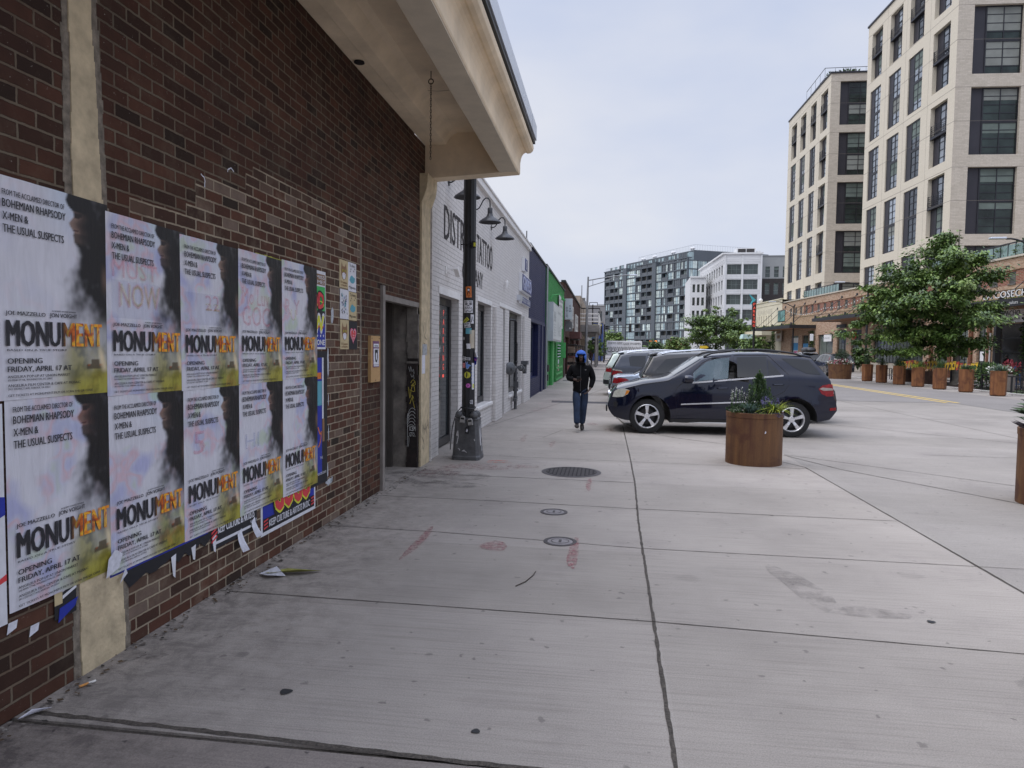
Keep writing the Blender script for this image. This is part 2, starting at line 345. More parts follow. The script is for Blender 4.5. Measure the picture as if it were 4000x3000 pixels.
CONC3 = concrete('concrete_plaza', (.285, .261, .238), .5, 0, .7, .2)
ASPH = concrete('asphalt_road', (.215, .20, .19), .35, 0, .3, .1, 'y')
ASPHD = concrete('asphalt_patch', (.10, .095, .10), .3, 0, .3, .2)
GRD = M('city_ground', (.2, .19, .19), .9, vs=.3)
JOINT = M('joint_dirt', (.075, .063, .052), .95, var=.6, vs=60, bump=.8, bs=150)
STONE = M('kerb_stone', (.42, .40, .38), .8, var=.15, vs=8, bump=.2)
g = MB(); g.box(-900, 900, -300, 1500, -1, -.03); struct('ground', g, GRD)
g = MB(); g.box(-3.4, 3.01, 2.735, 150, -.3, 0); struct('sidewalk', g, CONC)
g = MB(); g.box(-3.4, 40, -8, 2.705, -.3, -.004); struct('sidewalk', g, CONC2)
g = MB(); g.box(3.01, 45, 2.735, 150, -.3, -.002); struct('plaza', g, CONC3)
g = MB(); g.face([(12.43, 6, .004), (15.75, 6, .004), (15.75, 26.1, .004), (12.2, 26.1, .004)]); g.face([(5.6, 26.1, .004), (15.75, 26.1, .004), (15.75, 150, .004), (5.6, 150, .004)]); struct('road', g, ASPH)
# asphalt strips across the pavement
g = MB(); g.face([(-1.75, 22.3, .004), (5, 22.2, .004), (5, 22.9, .004), (-1.8, 23.1, .004)]); g.face([(-2.4, 38.2, .004), (5, 38.2, .004), (5, 39.0, .004), (-2.4, 39.2, .004)])
g.face([(-2.4, 60, .004), (5, 60, .004), (5, 62, .004), (-2.4, 62, .004)]); struct('pavement_patch', g, ASPHD)
# double yellow line
YEL = M('yellow_line_paint', (.62, .42, .07), .7, var=.35, vs=9)
g = MB()
for a in (11.97, 12.36): g.face([(a, 26.2, .008), (a + .12, 26.2, .008), (a + .12 - .03, 110, .008), (a - .03, 110, .008)])
struct('road_marking', g, YEL)
# joints between the concrete slabs
rj = random.Random(3)
def joint(mb, pts, w, z=.003, step=.09):
    P = [Vector((a, b, 0)) for a, b in pts]; L = []; Q = []
    for a, b in zip(P, P[1:]):
        k = max(1, int((b - a).length / step)); t = (b - a).normalized(); q = Vector((-t.y, t.x, 0))
        for i in range(k + (b is P[-1])):
            c = a + (b - a) * i / k; j = 1 + rj.uniform(-.35, .35)
            L.append(mb.vert(c + q * w / 2 * j + q * rj.uniform(-.05, .05) * w + Vector((0, 0, z)))); Q.append(mb.vert(c - q * w / 2 * (1 + rj.uniform(-.35, .35)) + Vector((0, 0, z))))
    for i in range(len(L) - 1): mb.f.append([Q[i], Q[i + 1], L[i + 1], L[i]]); mb.m.append(0)
g = MB()
joint(g, [(.315, 2.7), (.33, 4.35), (.35, 6.88), (.40, 9.0), (.41, 11.3), (.40, 15.8)], .02, step=.05)
joint(g, [(-2.66, 4.42), (.33, 4.36), (3.0, 4.2), (9, 3.9)], .009)
joint(g, [(-2.66, 6.24), (-1.5, 6.19), (.35, 5.99), (3.4, 5.95), (9, 5.9)], .008)
joint(g, [(-2.66, 7.62), (-1.27, 7.6), (.4, 7.5), (3.0, 7.45)], .01)
joint(g, [(-3.2, 9.12), (-1.5, 9.06), (.4, 9.0)], .012)
joint(g, [(-2.6, 10.9), (.41, 10.7), (3, 10.6)], .01)
joint(g, [(-2.6, 12.8), (.41, 12.6)], .01); joint(g, [(-2.6, 14.9), (.4, 14.7)], .01)
joint(g, [(3.04, 2.74), (3.03, 5.36), (3.02, 6.85), (2.99, 10.72), (2.77, 11.19)], .016)
joint(g, [(.32, 17.4), (.46, 15.9), (.62, 15.2), (.9, 14.6), (1.4, 13.85), (2.25, 13.1), (3.01, 11.86), (3.49, 10.62), (4.81, 8.57), (7.5, 5.0)], .016)
joint(g, [(3.0, 12.0), (4.2, 10.9), (5.45, 9.7), (9, 6.5)], .014)
joint(g, [(4.6, 17.9), (5.24, 17.53), (7.5, 15.1), (10, 12.2), (12, 9)], .016); joint(g, [(5.5, 9.75), (7.2, 12), (9.6, 15.2)], .012)
joint(g, [(-2.6, 14.9), (-1.69, 20.7), (-.68, 26.5), (.2, 33)], .016); joint(g, [(-1.2, 13.3), (-.9, 14.7)], .01)
joint(g, [(.3, 17.4), (.25, 26), (.1, 40), (0, 70)], .03); joint(g, [(-2.6, 18.2), (.3, 18.0)], .014); joint(g, [(-2.6, 26.5), (.2, 26.4)], .02); joint(g, [(-2.6, 30.5), (.2, 30.4)], .02); joint(g, [(-2.6, 34.5), (.2, 34.4)], .02)
for yy in (44, 48, 53, 58, 66): joint(g, [(-2.6, yy), (.1, yy)], .03)
for yy in (19.3, 24.0): joint(g, [(.4, yy), (5.6, yy)], .014)
joint(g, [(5.4, 12.5), (12, 12.3), (15, 12.2)], .012); joint(g, [(5.4, 19.5), (12.4, 19.4)], .014); joint(g, [(8.5, 11), (8.4, 26)], .012)
struct('pavement_joint', g, JOINT)
# chipped wide joint and step at the foot of the picture
g = MB(); g.box(-3.4, 40, 2.70, 2.74, -.3, -.012)
joint(g, [(-2.66, 2.79), (-1.4, 2.755), (-.6, 2.72), (.3, 2.71), (3, 2.70)], .03, .002, .05)
struct('pavement_joint', g, JOINT)
# low lip of kerb beside the parked car
g = MB(); P = [(.32, 17.4), (.46, 15.9), (.62, 15.2), (.9, 14.6), (1.05, 14.45), (1.1, 15.2), (.95, 17.4)]
g.prism(P, -.1, .035, plane='xy'); struct('kerb', g, CONC3, bevel=.015)
# right-hand kerb, planting bed and patio floor
g = MB()
yy = 8.
while yy < 110:
    x = 17.36 - (yy - 31) * .0075; g.box(x - .09, x + .09, yy, yy + 2.38, -.1, .09); yy += 2.4
struct('kerb', g, STONE, bevel=.012)
MULCH = M('mulch', (.05, .035, .028), .95, var=.5, vs=25, bump=1., bs=70)
g = MB(); g.face([(17.45, 36.2, .03), (21.6, 36.2, .03), (21.4, 46, .03), (17.35, 46, .03)]); struct('planting_bed', g, MULCH)
GRS = M('turf', (.07, .10, .04), .95, var=.4, vs=12, bump=.8, bs=90)
g = MB(); g.face([(17.5, 27, .02), (20, 27, .02), (20, 36.1, .02), (17.45, 36.1, .02)]); struct('turf_strip', g, GRS)
# ---- marks on the pavement
def paint(name, col, thr=.5, scale=14., top=.6):
    m, n, l, b = newmat(name); gg = n.new('ShaderNodeNewGeometry')
    t = node(n, 'ShaderNodeTexNoise', Scale=scale, Detail=6., Roughness=.7); l.new(gg.outputs['Position'], t.inputs['Vector'])
    f = n.new('ShaderNodeMapRange'); f.inputs[1].default_value = thr - .1; f.inputs[2].default_value = thr + .14; f.inputs[4].default_value = top; l.new(t.outputs[0], f.inputs[0])
    b.inputs['Base Color'].default_value = rgb(col); b.inputs['Roughness'].default_value = .9; l.new(f.outputs[0], b.inputs['Alpha']); return m
RED = paint('worn_red_paint', (.34, .10, .115), .5, 22.); RED2 = paint('faint_red_paint', (.30, .12, .12), .56); ORNG = paint('orange_spray', (.75, .10, .04), .4)
def blob(mb, cx, cy, rx, ry, rot=0, n=18, z=.005, jag=.12):
    a0 = rj.uniform(0, 6); pts = []
    for i in range(n):
        a = 2 * math.pi * i / n; r = 1 + jag * math.sin(3 * a + a0) + rj.uniform(-jag, jag) * .5; x, y = rx * r * math.cos(a), ry * r * math.sin(a)
        pts.append((cx + x * math.cos(rot) - y * math.sin(rot), cy + x * math.sin(rot) + y * math.cos(rot), z))
    mb.face(pts)
def mark(label, mat, items, name='paint_mark', cat='paint mark', group=None):
    g = MB()
    for it in items: blob(g, *it)
    tag(g.build(name, mat), label, cat, group)
mark('faded red spray dash nearest the poster wall on the concrete', RED, [(-1.62, 5.85, .04, .52, 0)])
mark('round faded red paint patch on the concrete between two dashes', RED, [(-.94, 5.83, .12, .14, 0)])
mark('strong red spray dash beside the small utility covers', RED, [(-.245, 5.75, .045, .45, 0)])
mark('short red dash just this side of the large round grate', RED, [(-.19, 8.75, .035, .42, 0)])
mark('faint red dash on the pavement beyond the lamp post', RED2, [(-1.55, 13.1, .05, .55, .05)])
mark('second faint red dash near the walking person', RED2, [(-.95, 12.5, .05, .45, 0)])
mark('blotchy pink paint stain around the lamp post base', RED2, [(-1.9, 9.75, .5, .25, 0), (-1.2, 9.9, .25, .15, 0), (-2.3, 9.2, .3, .35, 0)])
for i, q in enumerate(('nearest', 'second', 'third', 'fourth', 'fifth', 'farthest')): mark('short red paint streak on the pavement by the blue wall, %s of six' % q, RED, [(-1.9 + .1 * (i % 3), 19.2 + i * .8, .28 + .1 * (i % 2), .06, rj.uniform(-.2, .2))], group='red streaks by the blue wall')
mark('thin orange spray loop at the lamp post foot', ORNG, [(-1.62, 10.35, .16, .02, .1), (-1.6, 10.2, .2, .015, 0)])
mark('red patch on the concrete right in front of the dark blue car', RED2, [(-.3, 16.0, .12, .3, 0), (.1, 14.9, .1, .25, 0)])
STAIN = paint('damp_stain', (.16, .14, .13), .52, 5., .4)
mark('brown damp stain at the lower right of the concrete', STAIN, [(2.55, 3.65, .5, .16, -.5), (2.9, 3.35, .3, .2, 0)], 'pavement_stain', 'stain')
mark('grey scuff on the concrete right of the long joint', STAIN, [(1.45, 5.2, .12, .5, .2), (1.75, 4.75, .25, .1, 0)], 'pavement_stain', 'stain')
mark('dark wet stain spreading from the doorway onto the pavement', STAIN, [(-2.3, 8.9, .7, .5, .2), (-2.0, 8.4, .5, .25, 0)], 'pavement_stain', 'stain')
mark('dark patch under the parked dark blue car', STAIN, [(2.3, 15.0, .9, .5, 0)], 'pavement_stain', 'stain')  # darker blotchy ellipse on the ground below the car
mark('black tar spot near the bottom right corner', M('tar', (.02, .02, .022), .7), [(1.98, 3.2, .024, .03, 0)], 'gum_spot', 'gum spot')
for i, (x, y, s, lb) in enumerate(((2.1, 4.65, .025, 'black gum dot right of the long joint beyond the cross joint'), (2.78, 4.5, .025, 'rightmost black gum dot near the photo edge'), (-1.55, 3.15, .03, 'black gum dot on the near slab left of centre'), (-.55, 2.95, .02, 'small black gum dot on the near slab by the long joint'))):
    mark(lb, MATS['tar'], [(x, y, s, s * .9, 0)], 'gum_spot', 'gum spot')
# ---- covers in the pavement
IRON = M('cast_iron', (.085, .075, .075), .6, .7, var=.3, vs=20)
IROND = M('iron_recess', (.02, .018, .018), .9)
t = thing('manhole_cover', 'large round cast iron grate cover set in the pavement', 'manhole cover', (-.46, 9.62, 0))
g = MB(); g.lathe([(.40, 0), (.42, .004), (.36, .007), (.36, .003)], 40, m=0, cap=(False, False)); g.build('rim', IRON, t)
g = MB(); g.lathe([(.36, .003)], 40, m=1, cap=(False, True))
k = -6
for i in range(-6, 7):
    for j in range(-6, 7):
        x, y = i * .056, j * .056
        if x * x + y * y < .345 ** 2: g.box(x - .019, x + .019, y - .019, y + .019, .003, .008, 0, 'b')
g.build('grate', [IRON, IROND], t)
for x, y, r, lb in ((-.52, 7.19, .145, 'small round utility cover farther of the pair in the pavement'), (-.38, 6.08, .15, 'small round utility cover nearer of the pair beside the red dash')):
    t = thing('utility_cover', lb, 'utility cover', (x, y, 0), 0, 'small round utility covers')
    g = MB(); g.lathe([(r, 0), (r, .005), (r * .78, .006), (r * .76, .003)], 32, cap=(False, False)); g.build('rim', IRON, t)
    g = MB(); g.lathe([(r * .76, .003), (r * .4, .006)], 28, m=0, cap=(False, True)); g.box(-.012, .012, -.04, .04, .006, .009, 1, 'b'); g.lathe([(r * .55, .008), (r * .5, .009)], 20, m=1, cap=(False, False)); g.build('lid', [M('worn_cover', (.26, .24, .24), .7, .3, var=.2, vs=30), IRON], t)
# ---- litter by the wall
def paper(name, label, pts, z, mat, cat='litter'):
    g = MB(); g.face([(x, y, z + h) for x, y, h in pts]); g.face([(x, y, z + h - .003) for x, y, h in pts][::-1]); tag(g.build(name, mat), label, cat)
PAPW = M('torn_paper', (.62, .62, .68), .8, var=.15, vs=30, bump=.4, bs=40); PAPY = M('olive_paper', (.26, .25, .06), .7, var=.3, vs=30)
t = thing('torn_poster_scrap', 'crumpled olive and white poster scrap on the ground by the wall', 'litter', (-2.36, 4.82, 0))
g = MB(); g.face([(-.16, -.06, .02), (.1, -.02, .05), (.24, .1, .01), (-.02, .06, .03)]); g.build('olive_piece', PAPY, t)
g = MB(); g.face([(-.2, -.04, .01), (-.1, -.12, .03), (.02, -.06, .01), (-.08, 0, .06)]); g.build('white_piece', PAPW, t)
CIG = M('cigarette_filter', (.6, .27, .07), .8); CIGW = M('cigarette_paper', (.7, .68, .64), .8)
t = thing('cigarette_butt', 'orange tipped cigarette butt at the foot of the brick wall', 'cigarette butt', (-2.58, 3.02, .01))
g = MB(); g.tube([(0, 0, 0), (.02, .04, 0)], .006); g.build('filter', CIG, t)
g = MB(); g.tube([(.02, .04, 0), (.035, .07, 0)], .006); g.build('stub', CIGW, t)
paper('paper_scrap', 'crumpled white scrap nearest the photo corner by the wall', [(-2.62, 2.70, .01), (-2.56, 2.76, .03), (-2.55, 2.82, .01), (-2.61, 2.77, .02)], .005, PAPW)
g = MB(); g.tube([(-.62, 4.85, .006), (-.56, 4.95, .008), (-.52, 5.1, .008), (-.51, 5.2, .006)], .004, 5); tag(g.build('twig', M('twig_bark', (.06, .045, .035), .9)), 'thin curved twig lying on the concrete', 'twig')
# dry leaves and grit along the wall foot: uncountable litter
g = MB()
for i in range(420):
    y = rj.uniform(2.3, 9.6); x = -2.65 + abs(rj.gauss(0, .07)); s = rj.uniform(.004, .014); a = rj.uniform(0, 6)
    g.face([(x + s * math.cos(a + k * 1.6) * (1 + .8 * (k % 2)), y + s * math.sin(a + k * 1.6), .006 + rj.uniform(0, .01)) for k in range(4)], rj.randrange(3))
tag(g.build('wall_foot_debris', [M('dry_leaf', (.09, .06, .035), .9), M('grit', (.2, .18, .16), .9), M('dirt_crumb', (.035, .03, .025), .95)]), kind='stuff')
# ================================================================ LEFT ROW OF BUILDINGS (local x = along the street, y = into the wall, z = up)
WX = -2.67
BR_DARK = brick('brick_dark_red', [(.04, .026, .02), (.09, .04, .027), (.14, .062, .04), (.062, .032, .023), (.115, .056, .038)], (.20, .16, .115), rh=.078, ms=.015, bump=1.3, speck=.9, stain=.5, wear=.55)
BR_MIX = brick('brick_mottled_repair', [(.045, .034, .027), (.125, .052, .035), (.16, .07, .046), (.085, .046, .034), (.17, .105, .075), (.26, .19, .15)], (.46, .38, .275), rh=.075, ms=.014, bump=1.3, speck=.5, stain=.3, wear=.6)
CREAM = M('cream_paint', (.5, .42, .28), .7, var=.12, vs=5, bump=.25, bs=35)
CREAMW = M('cream_paint_weathered', (.51, .415, .27), .8, var=.25, vs=9, bump=.5, bs=45)
CREAM2 = M('cream_soffit', (.74, .61, .44), .75, var=.17, vs=2.0, bump=.3, bs=12)
DKM = M('dark_metal_door', (.045, .041, .040), .5, .3, var=.2, vs=4)
FRM = M('grey_door_frame', (.24, .215, .195), .55, .2, var=.2, vs=6)
BLK = M('black_paint', (.012, .012, .014), .45, var=.3, vs=6)
ALU = M('aluminium_flashing', (.62, .65, .70), .35, .75, var=.08, vs=2)
CONW = M('stained_concrete', (.17, .15, .13), .9, var=.55, vs=5, bump=.5, bs=30)
RUST = M('chain_rust', (.045, .028, .02), .8, .4, var=.4, vs=40)
def street_building(name, label, loc_y=0):
    return thing(name, label, 'building', (WX, 0, 0), R(90))
b = street_building('brick_building', 'dark red brick building with cream pilasters and a deep cream canopy beside the camera')
HB = 4.66
g = MB()
g.facade(-5, 10.08, HB, [(7.97, 9.6, 0, 2.37, .55)], m=0, mr=2, mf=lambda x, z: 1 if (3.46 < x < 7.22 and z < 3.075 - max(0, 5.1 - x) * .42 + .08 * math.sin(x * 9) * (x < 5.1)) else 0, xs=(7.22, *[3.46 + .105 * i for i in range(17)]), zs=(3.075, *[2.25 + .075 * i for i in range(11)]))
g.box(-5, 10.08, 7, 7.2, 0, HB + .3, 0); g.box(10.05, 10.08, .02, 7, 0, HB, 0); g.box(-5, -4.9, .02, 7, 0, HB, 0); g.face([(-5, .05, HB + .25), (10.08, .05, HB + .25), (10.08, 7, HB + .3), (-5, 7, HB + .3)], 0)
g.build('wall', [BR_DARK, BR_MIX, CONW], b)
# joint of mortar between old and repaired brick
g = MB(); rr = random.Random(5)
def pil_r(z): return lerp_pts([(0, 3.465), (.6, 3.45), (1.5, 3.42), (2.45, 3.345), (3.4, 3.29), (5, 3.27)], z)
for x0, k in ((7.2, 44), (3.095, 66), (0, 66)):
    g = MB(); xb = x0
    for i in range(k):
        x0 = xb or pil_r(i * .07)
        g.box(x0 + rr.uniform(-.008, .006), x0 + .045 + rr.uniform(-.006, .01), -.003, .01, i * .07, i * .07 + .07)
    g.build('mortar_seam', M('old_mortar', (.19, .16, .125), .95, var=.5, vs=18, bump=.8, bs=60), b)
g = MB(); n = 60
for i in range(n):
    z0, z1 = i * HB / n, (i + 1) * HB / n; a, c = rr.uniform(-.006, .006), rr.uniform(-.006, .006)
    g.box(3.14 + a, pil_r(z0) + c, -.009, .02, z0, z1, 0)
g.build('pilaster', CREAMW, b)
g = MB(); g.box(9.60, 10.08, -.03, .02, 0, 3.82, 0)
prof = [(.03, 3.8), (.05, 3.84), (.07, 3.9), (.10, 3.98), (.115, 4.08), (.12, 4.2), (-.02, 4.2), (-.02, 3.8)]
for x0, x1 in ((9.58, 10.12),): g.prism([(-a, z) for a, z in prof], x0, x1, 0, 'yz')
g.build('pilaster', CREAMW, b)
# canopy: profile (outward distance o, height) extruded along the street
outp = [(0, 4.67), (.17, 4.67), (.17, 4.66), (.31, 4.67), (.33, 4.70), (.40, 4.79), (.48, 4.83), (1.07, 4.83), (1.07, 4.29), (1.36, 4.27), (1.37, 4.29), (1.37, 4.44), (1.38, 4.50), (1.395, 4.545), (1.42, 4.575), (1.45, 4.59), (1.475, 4.575), (1.52, 4.58), (1.555, 4.61), (1.565, 4.65), (1.56, 4.69), (1.54, 4.71), (1.52, 4.93), (0, 5.1)]
outp = [(0, 4.67)] + outp[1:]
g = MB(); g.prism([(-o, z) for o, z in outp], -5, 9.86, 0, 'yz')
endp = [(0, 4.19), (1.36, 4.27), (1.37, 4.29), (1.37, 4.44), (1.38, 4.50), (1.395, 4.545), (1.42, 4.575), (1.45, 4.59), (1.475, 4.575), (1.52, 4.58), (1.555, 4.61), (1.565, 4.65), (1.56, 4.69), (1.54, 4.71), (1.52, 4.93), (0, 5.1)]
g.prism([(-o, z) for o, z in endp], 9.861, 10.1, 0, 'yz')
g.build('canopy', CREAM2, b, bevel=.008)
g = MB(); g.box(-5, 9.84, -1.1, -1.355, 4.255, 4.268); g.build('canopy_edge_board', M('cream_board', (.56, .49, .38), .7, var=.1, vs=4), b)
g = MB(); g.box(-5, 10.11, -1.585, -1.50, 4.712, 4.765); g.build('gutter_strip', BLK, b)
g = MB(); g.box(-5, 9.55, -1.60, -1.52, 4.768, 4.97); g.box(9.56, 10.13, -1.602, -1.52, 4.768, 4.972); g.build('roof_flashing', ALU, b)
g = MB(); g.lathe([(.055, 0), (.05, .02)], 20, (6.95, -.085, 4.655)); g.build('soffit_hole', BLK, b)
# crack lines and stains on the soffit
g = MB()
for pts in ([(8.2, .42), (8.25, .6), (8.22, .8), (8.2, 1.05)], [(5.6, .5), (5.62, .8)]): g.ribbon(pts, .012, (0, 0, 4.827), (1, 0, 0), (0, -1, 0))
g.build('soffit_crack', M('crack_dirt', (.2, .14, .09), .9, var=.5, vs=30), b)
# door recess
g = MB(); g.box(7.885, 7.965, -.035, .06, 0, 2.46); g.box(7.966, 8.02, .0, .12, 0, 2.38); g.box(7.966, 9.6, .0, .1, 2.3, 2.368); g.build('door_frame', FRM, b)
g = MB(); g.box(8.03, 9.3, .50, .54, .02, 2.3); g.box(9.30, 9.56, .45, .5, 0, 2.36, 1); g.box(9.50, 9.57, .37, .45, 0, 2.36, 1)
g.build('door', [DKM, M('brown_door_edge', (.07, .06, .052), .6, var=.3)], b)
g = MB(); g.box(9.56, 9.62, .165, .37, 0, 2.36, 0); n = 30
for i in range(n):
    z0, z1 = i * 2.36 / n, (i + 1) * 2.36 / n; a = rr.uniform(-.012, .012); a2 = rr.uniform(-.012, .012)
    g.box(9.535, 9.585, .005 + a, .165 + a2, z0, z1, 1 if z0 < 1.52 else 0)
g.box(9.53, 9.56, 0, .17, 1.5, 1.53, 0)
GO, GU, GV = Vector((9.531, .165, 0)), (0, -1, 0), (0, 0, 1)
def squig(pts, w, m):
    P = []
    for i in range(len(pts) - 1):
        p0, p1, p2, p3 = pts[max(0, i - 1)], pts[i], pts[i + 1], pts[min(len(pts) - 1, i + 2)]
        for t in (0, .33, .66):
            q = []
            for k in (0, 1): q.append(.5 * (2 * p1[k] + (p2[k] - p0[k]) * t + (2 * p0[k] - 5 * p1[k] + 4 * p2[k] - p3[k]) * t * t + (3 * p1[k] - p0[k] - 3 * p2[k] + p3[k]) * t ** 3))
            P.append(tuple(q))
    P.append(pts[-1]); return P
def tagline(g, pts, w, m, o=GO, u=GU, v=GV): g.ribbon(squig(pts, w, m), w, o, u, v, m)
# yellow scrawl, white feather drawing, letters
for pts in ([(.03, 1.16), (.05, 1.0), (.07, 1.13), (.10, 1.2), (.12, 1.1), (.05, 1.12)], [(.06, 1.22), (.1, 1.27), (.13, 1.2), (.07, 1.18), (.13, 1.24)], [(.05, .92), (.09, 1.02), (.13, .95), (.08, 1.05), (.12, .86)]): tagline(g, pts, .007, 3)
for k in range(6): tagline(g, [(.02, .74 - k * .03), (.05, .84 - k * .045), (.10, .86 - k * .05), (.13, .83 - k * .055)], .005, 2)
tagline(g, [(.015, .3), (.02, .5), (.012, .7), (.02, .78)], .005, 2); tagline(g, [(.03, .3), (.04, .42), (.02, .46)], .004, 2)
tagline(g, [(.03, 1.45), (.05, 1.38), (.06, 1.46), (.08, 1.38), (.1, 1.42), (.11, 1.35)], .004, 2); tagline(g, [(.06, 1.35), (.08, 1.3), (.1, 1.34), (.11, 1.28)], .004, 2)
g.text('ICBM', GO + Vector((0, -.045, .53)), .07, GU, GV, 2, width=.09); g.text('GTO..', GO + Vector((0, -.045, .45)), .06, GU, GV, 2, width=.09)
GW = M('white_marker', (.66, .66, .64), .7); GY = M('yellow_marker', (.62, .5, .08), .7)
g.build('door_jamb', [CONW, M('burnt_brown_paint', (.022, .014, .012), .8, var=.5, vs=14, bump=.5, bs=40), GW, GY], b)
g = MB()
def wtag(pts, w): g.ribbon(squig(pts, w, 0), w, (0, -.0315, 0), (1, 0, 0), (0, 0, 1), 0)
wtag([(9.66, .25), (9.74, .34), (9.68, .42), (9.8, .3), (9.72, .24)], .012); wtag([(9.66, .42), (9.72, .6), (9.78, .44), (9.84, .62), (9.9, .45), (9.96, .66), (10.03, .5)], .012); wtag([(9.7, .6), (9.82, .52), (10.0, .58)], .01)
wtag([(9.7, 1.95), (9.78, 2.1), (9.86, 1.98), (9.76, 1.9), (9.9, 1.85)], .01); wtag([(9.72, 1.8), (9.84, 1.76), (9.8, 1.66)], .01)
g.build('graffiti', BLK, b)
g = MB(); g.box(9.64, 9.8, -.034, -.03, 1.35, 1.62, 0); g.box(9.66, 9.9, -.035, -.031, 1.62, 1.78, 1); g.build('torn_sticker', [PAPW, M('silver_paper', (.4, .42, .45), .4, .2, var=.5, vs=25)], b)

# chain
t = thing('hanging_chain', 'rusty chain hanging from the canopy soffit', 'chain', (WX + .66, 7.66, 4.83))
g = MB(); g.tube([(0, 0, 0), (0, 0, -.09)], .006, 6); g.lathe([(.028, -.004), (.034, 0), (.028, .004), (.022, 0), (.028, -.004)], 12, (0, 0, -.115), axis='y', cap=(False, False)); g.build('hook', RUST, t)
g = MB(); z = -.15
for i in range(26):
    P = []
    for j in range(8):
        a = 2 * math.pi * j / 8; x, zz = .008 * math.cos(a), .021 * math.sin(a); P.append((x, 0, z + zz) if i % 2 else (0, x, z + zz))
    g.tube(P, .0032, 5, close=True); z -= .0325
g.build('chain_links', RUST, t)

# ---------------------------------------------------------------- white painted shop
WHT = brick('white_painted_brick', [(.80, .76, .73), (.83, .79, .76), (.86, .82, .79)], (.60, .57, .54), rh=.075, bump=1., stain=.12, blotch=(.40, .38, .33), rough=.6)
WHP = M('white_paint', (.76, .74, .72), .6, var=.08, vs=5, bump=.15, bs=40)
GLASS = M('shop_glass', (.035, .042, .045), .04, 0., var=.6, vs=1.2, spec=.9)
BLKF = M('black_frame', (.010, .010, .012), .35, var=.3, vs=5)
PAINTED = M('painted_letters', (.035, .03, .03), .8, var=.5, vs=14)
def shop_window(par, x0, x1, z0, z1, y, name='window', fw=.09, frame=BLKF, glass=GLASS, cols=1, rows=1):
    f = MB()
    f.box(x0, x1, y, y + .06, z0, z0 + fw); f.box(x0, x1, y, y + .06, z1 - fw, z1); f.box(x0, x0 + fw, y, y + .06, z0 + fw, z1 - fw); f.box(x1 - fw, x1, y, y + .06, z0 + fw, z1 - fw)
    for i in range(1, cols):
        x = x0 + (x1 - x0) * i / cols; f.box(x - .025, x + .025, y + .005, y + .055, z0 + fw, z1 - fw)
    for i in range(1, rows):
        z = z0 + (z1 - z0) * i / rows; f.box(x0 + fw, x1 - fw, y + .006, y + .054, z - .02, z + .02)
    o = f.build(name, frame, par)
    p = MB(); p.box(x0 + fw, x1 - fw, y + .03, y + .045, z0 + fw, z1 - fw); p.build('pane', glass, o)
    return o
b = street_building('white_shop_building', 'white painted brick shop with black lettering and gooseneck lamps')
H = 5.24
g = MB(); g.facade(10.14, 23.45, H, [(10.78, 12.25, 0, 2.6, .3), (14.1, 15.75, .5, 2.72, .3), (17.05, 18.0, 0, 2.78, .35), (18.75, 21.5, .45, 2.8, .3)], m=0)
g.box(10.11, 10.135, -.05, 8, 0, H); g.box(23.42, 23.45, .02, 8, 0, H); g.box(10.14, 23.45, 8, 8.2, 0, H); g.face([(10.14, .1, H - .02), (23.45, .1, H - .02), (23.45, 8, H - .02), (10.14, 8, H - .02)])
g.build('wall', WHT, b)
g = MB(); g.box(16.0, 17.0, -.10, .0, 0, 2.72); g.build('pier', WHT, b, bevel=.02)
g = MB(); g.box(21.75, 23.42, -.09, .0, 0, 2.78); g.build('pier', WHT, b, bevel=.02)
g = MB(); g.box(10.14, 23.47, -.07, .3, H - .17, H - .03); g.box(10.12, 23.48, -.10, .32, H - .03, H + .02); g.build('cornice', WHP, b, bevel=.01)
for q in ((10.72, 12.31, 2.6, 2.72), (14.04, 15.81, 2.72, 2.83), (16.99, 21.56, 2.8, 2.9)): g = MB(); g.box(q[0], q[1], -.013, .02, q[2], q[3]); g.build('lintel', WHP, b)
for q in ((14.0, 15.85, .43, .498), (18.7, 21.55, .38, .448)): g = MB(); g.box(q[0], q[1], -.05, .05, q[2], q[3]); g.build('window_sill', WHP, b, bevel=.008)
d = shop_window(b, 10.78, 12.25, .03, 2.6, .14, 'door', .13); 
g = MB(); g.box(11.05, 11.08, .10, .13, .9, 1.5); g.build('handle', ALU, d)
shop_window(b, 14.1, 15.75, .5, 2.72, .16, 'window', .14); shop_window(b, 18.75, 21.5, .45, 2.8, .15, 'window', .14, cols=2)
d = shop_window(b, 17.05, 18.0, .03, 2.78, .18, 'door', .16)
g = MB(); g.box(17.08, 17.2, .12, .18, .95, 1.15); g.build('lock_box', DKM, d)
g = MB(); g.text('DISTRICT', (11.05, -.004, 3.52), .59, m=0, width=2.6, bold=.02); g.text('TATTOO', (13.9, -.004, 3.52), .59, m=0, width=1.95, bold=.02); g.text('COMPANY', (12.5, -.004, 3.0), .36, m=0, width=2.15, bold=.02); g.build('painted_lettering', PAINTED, b)
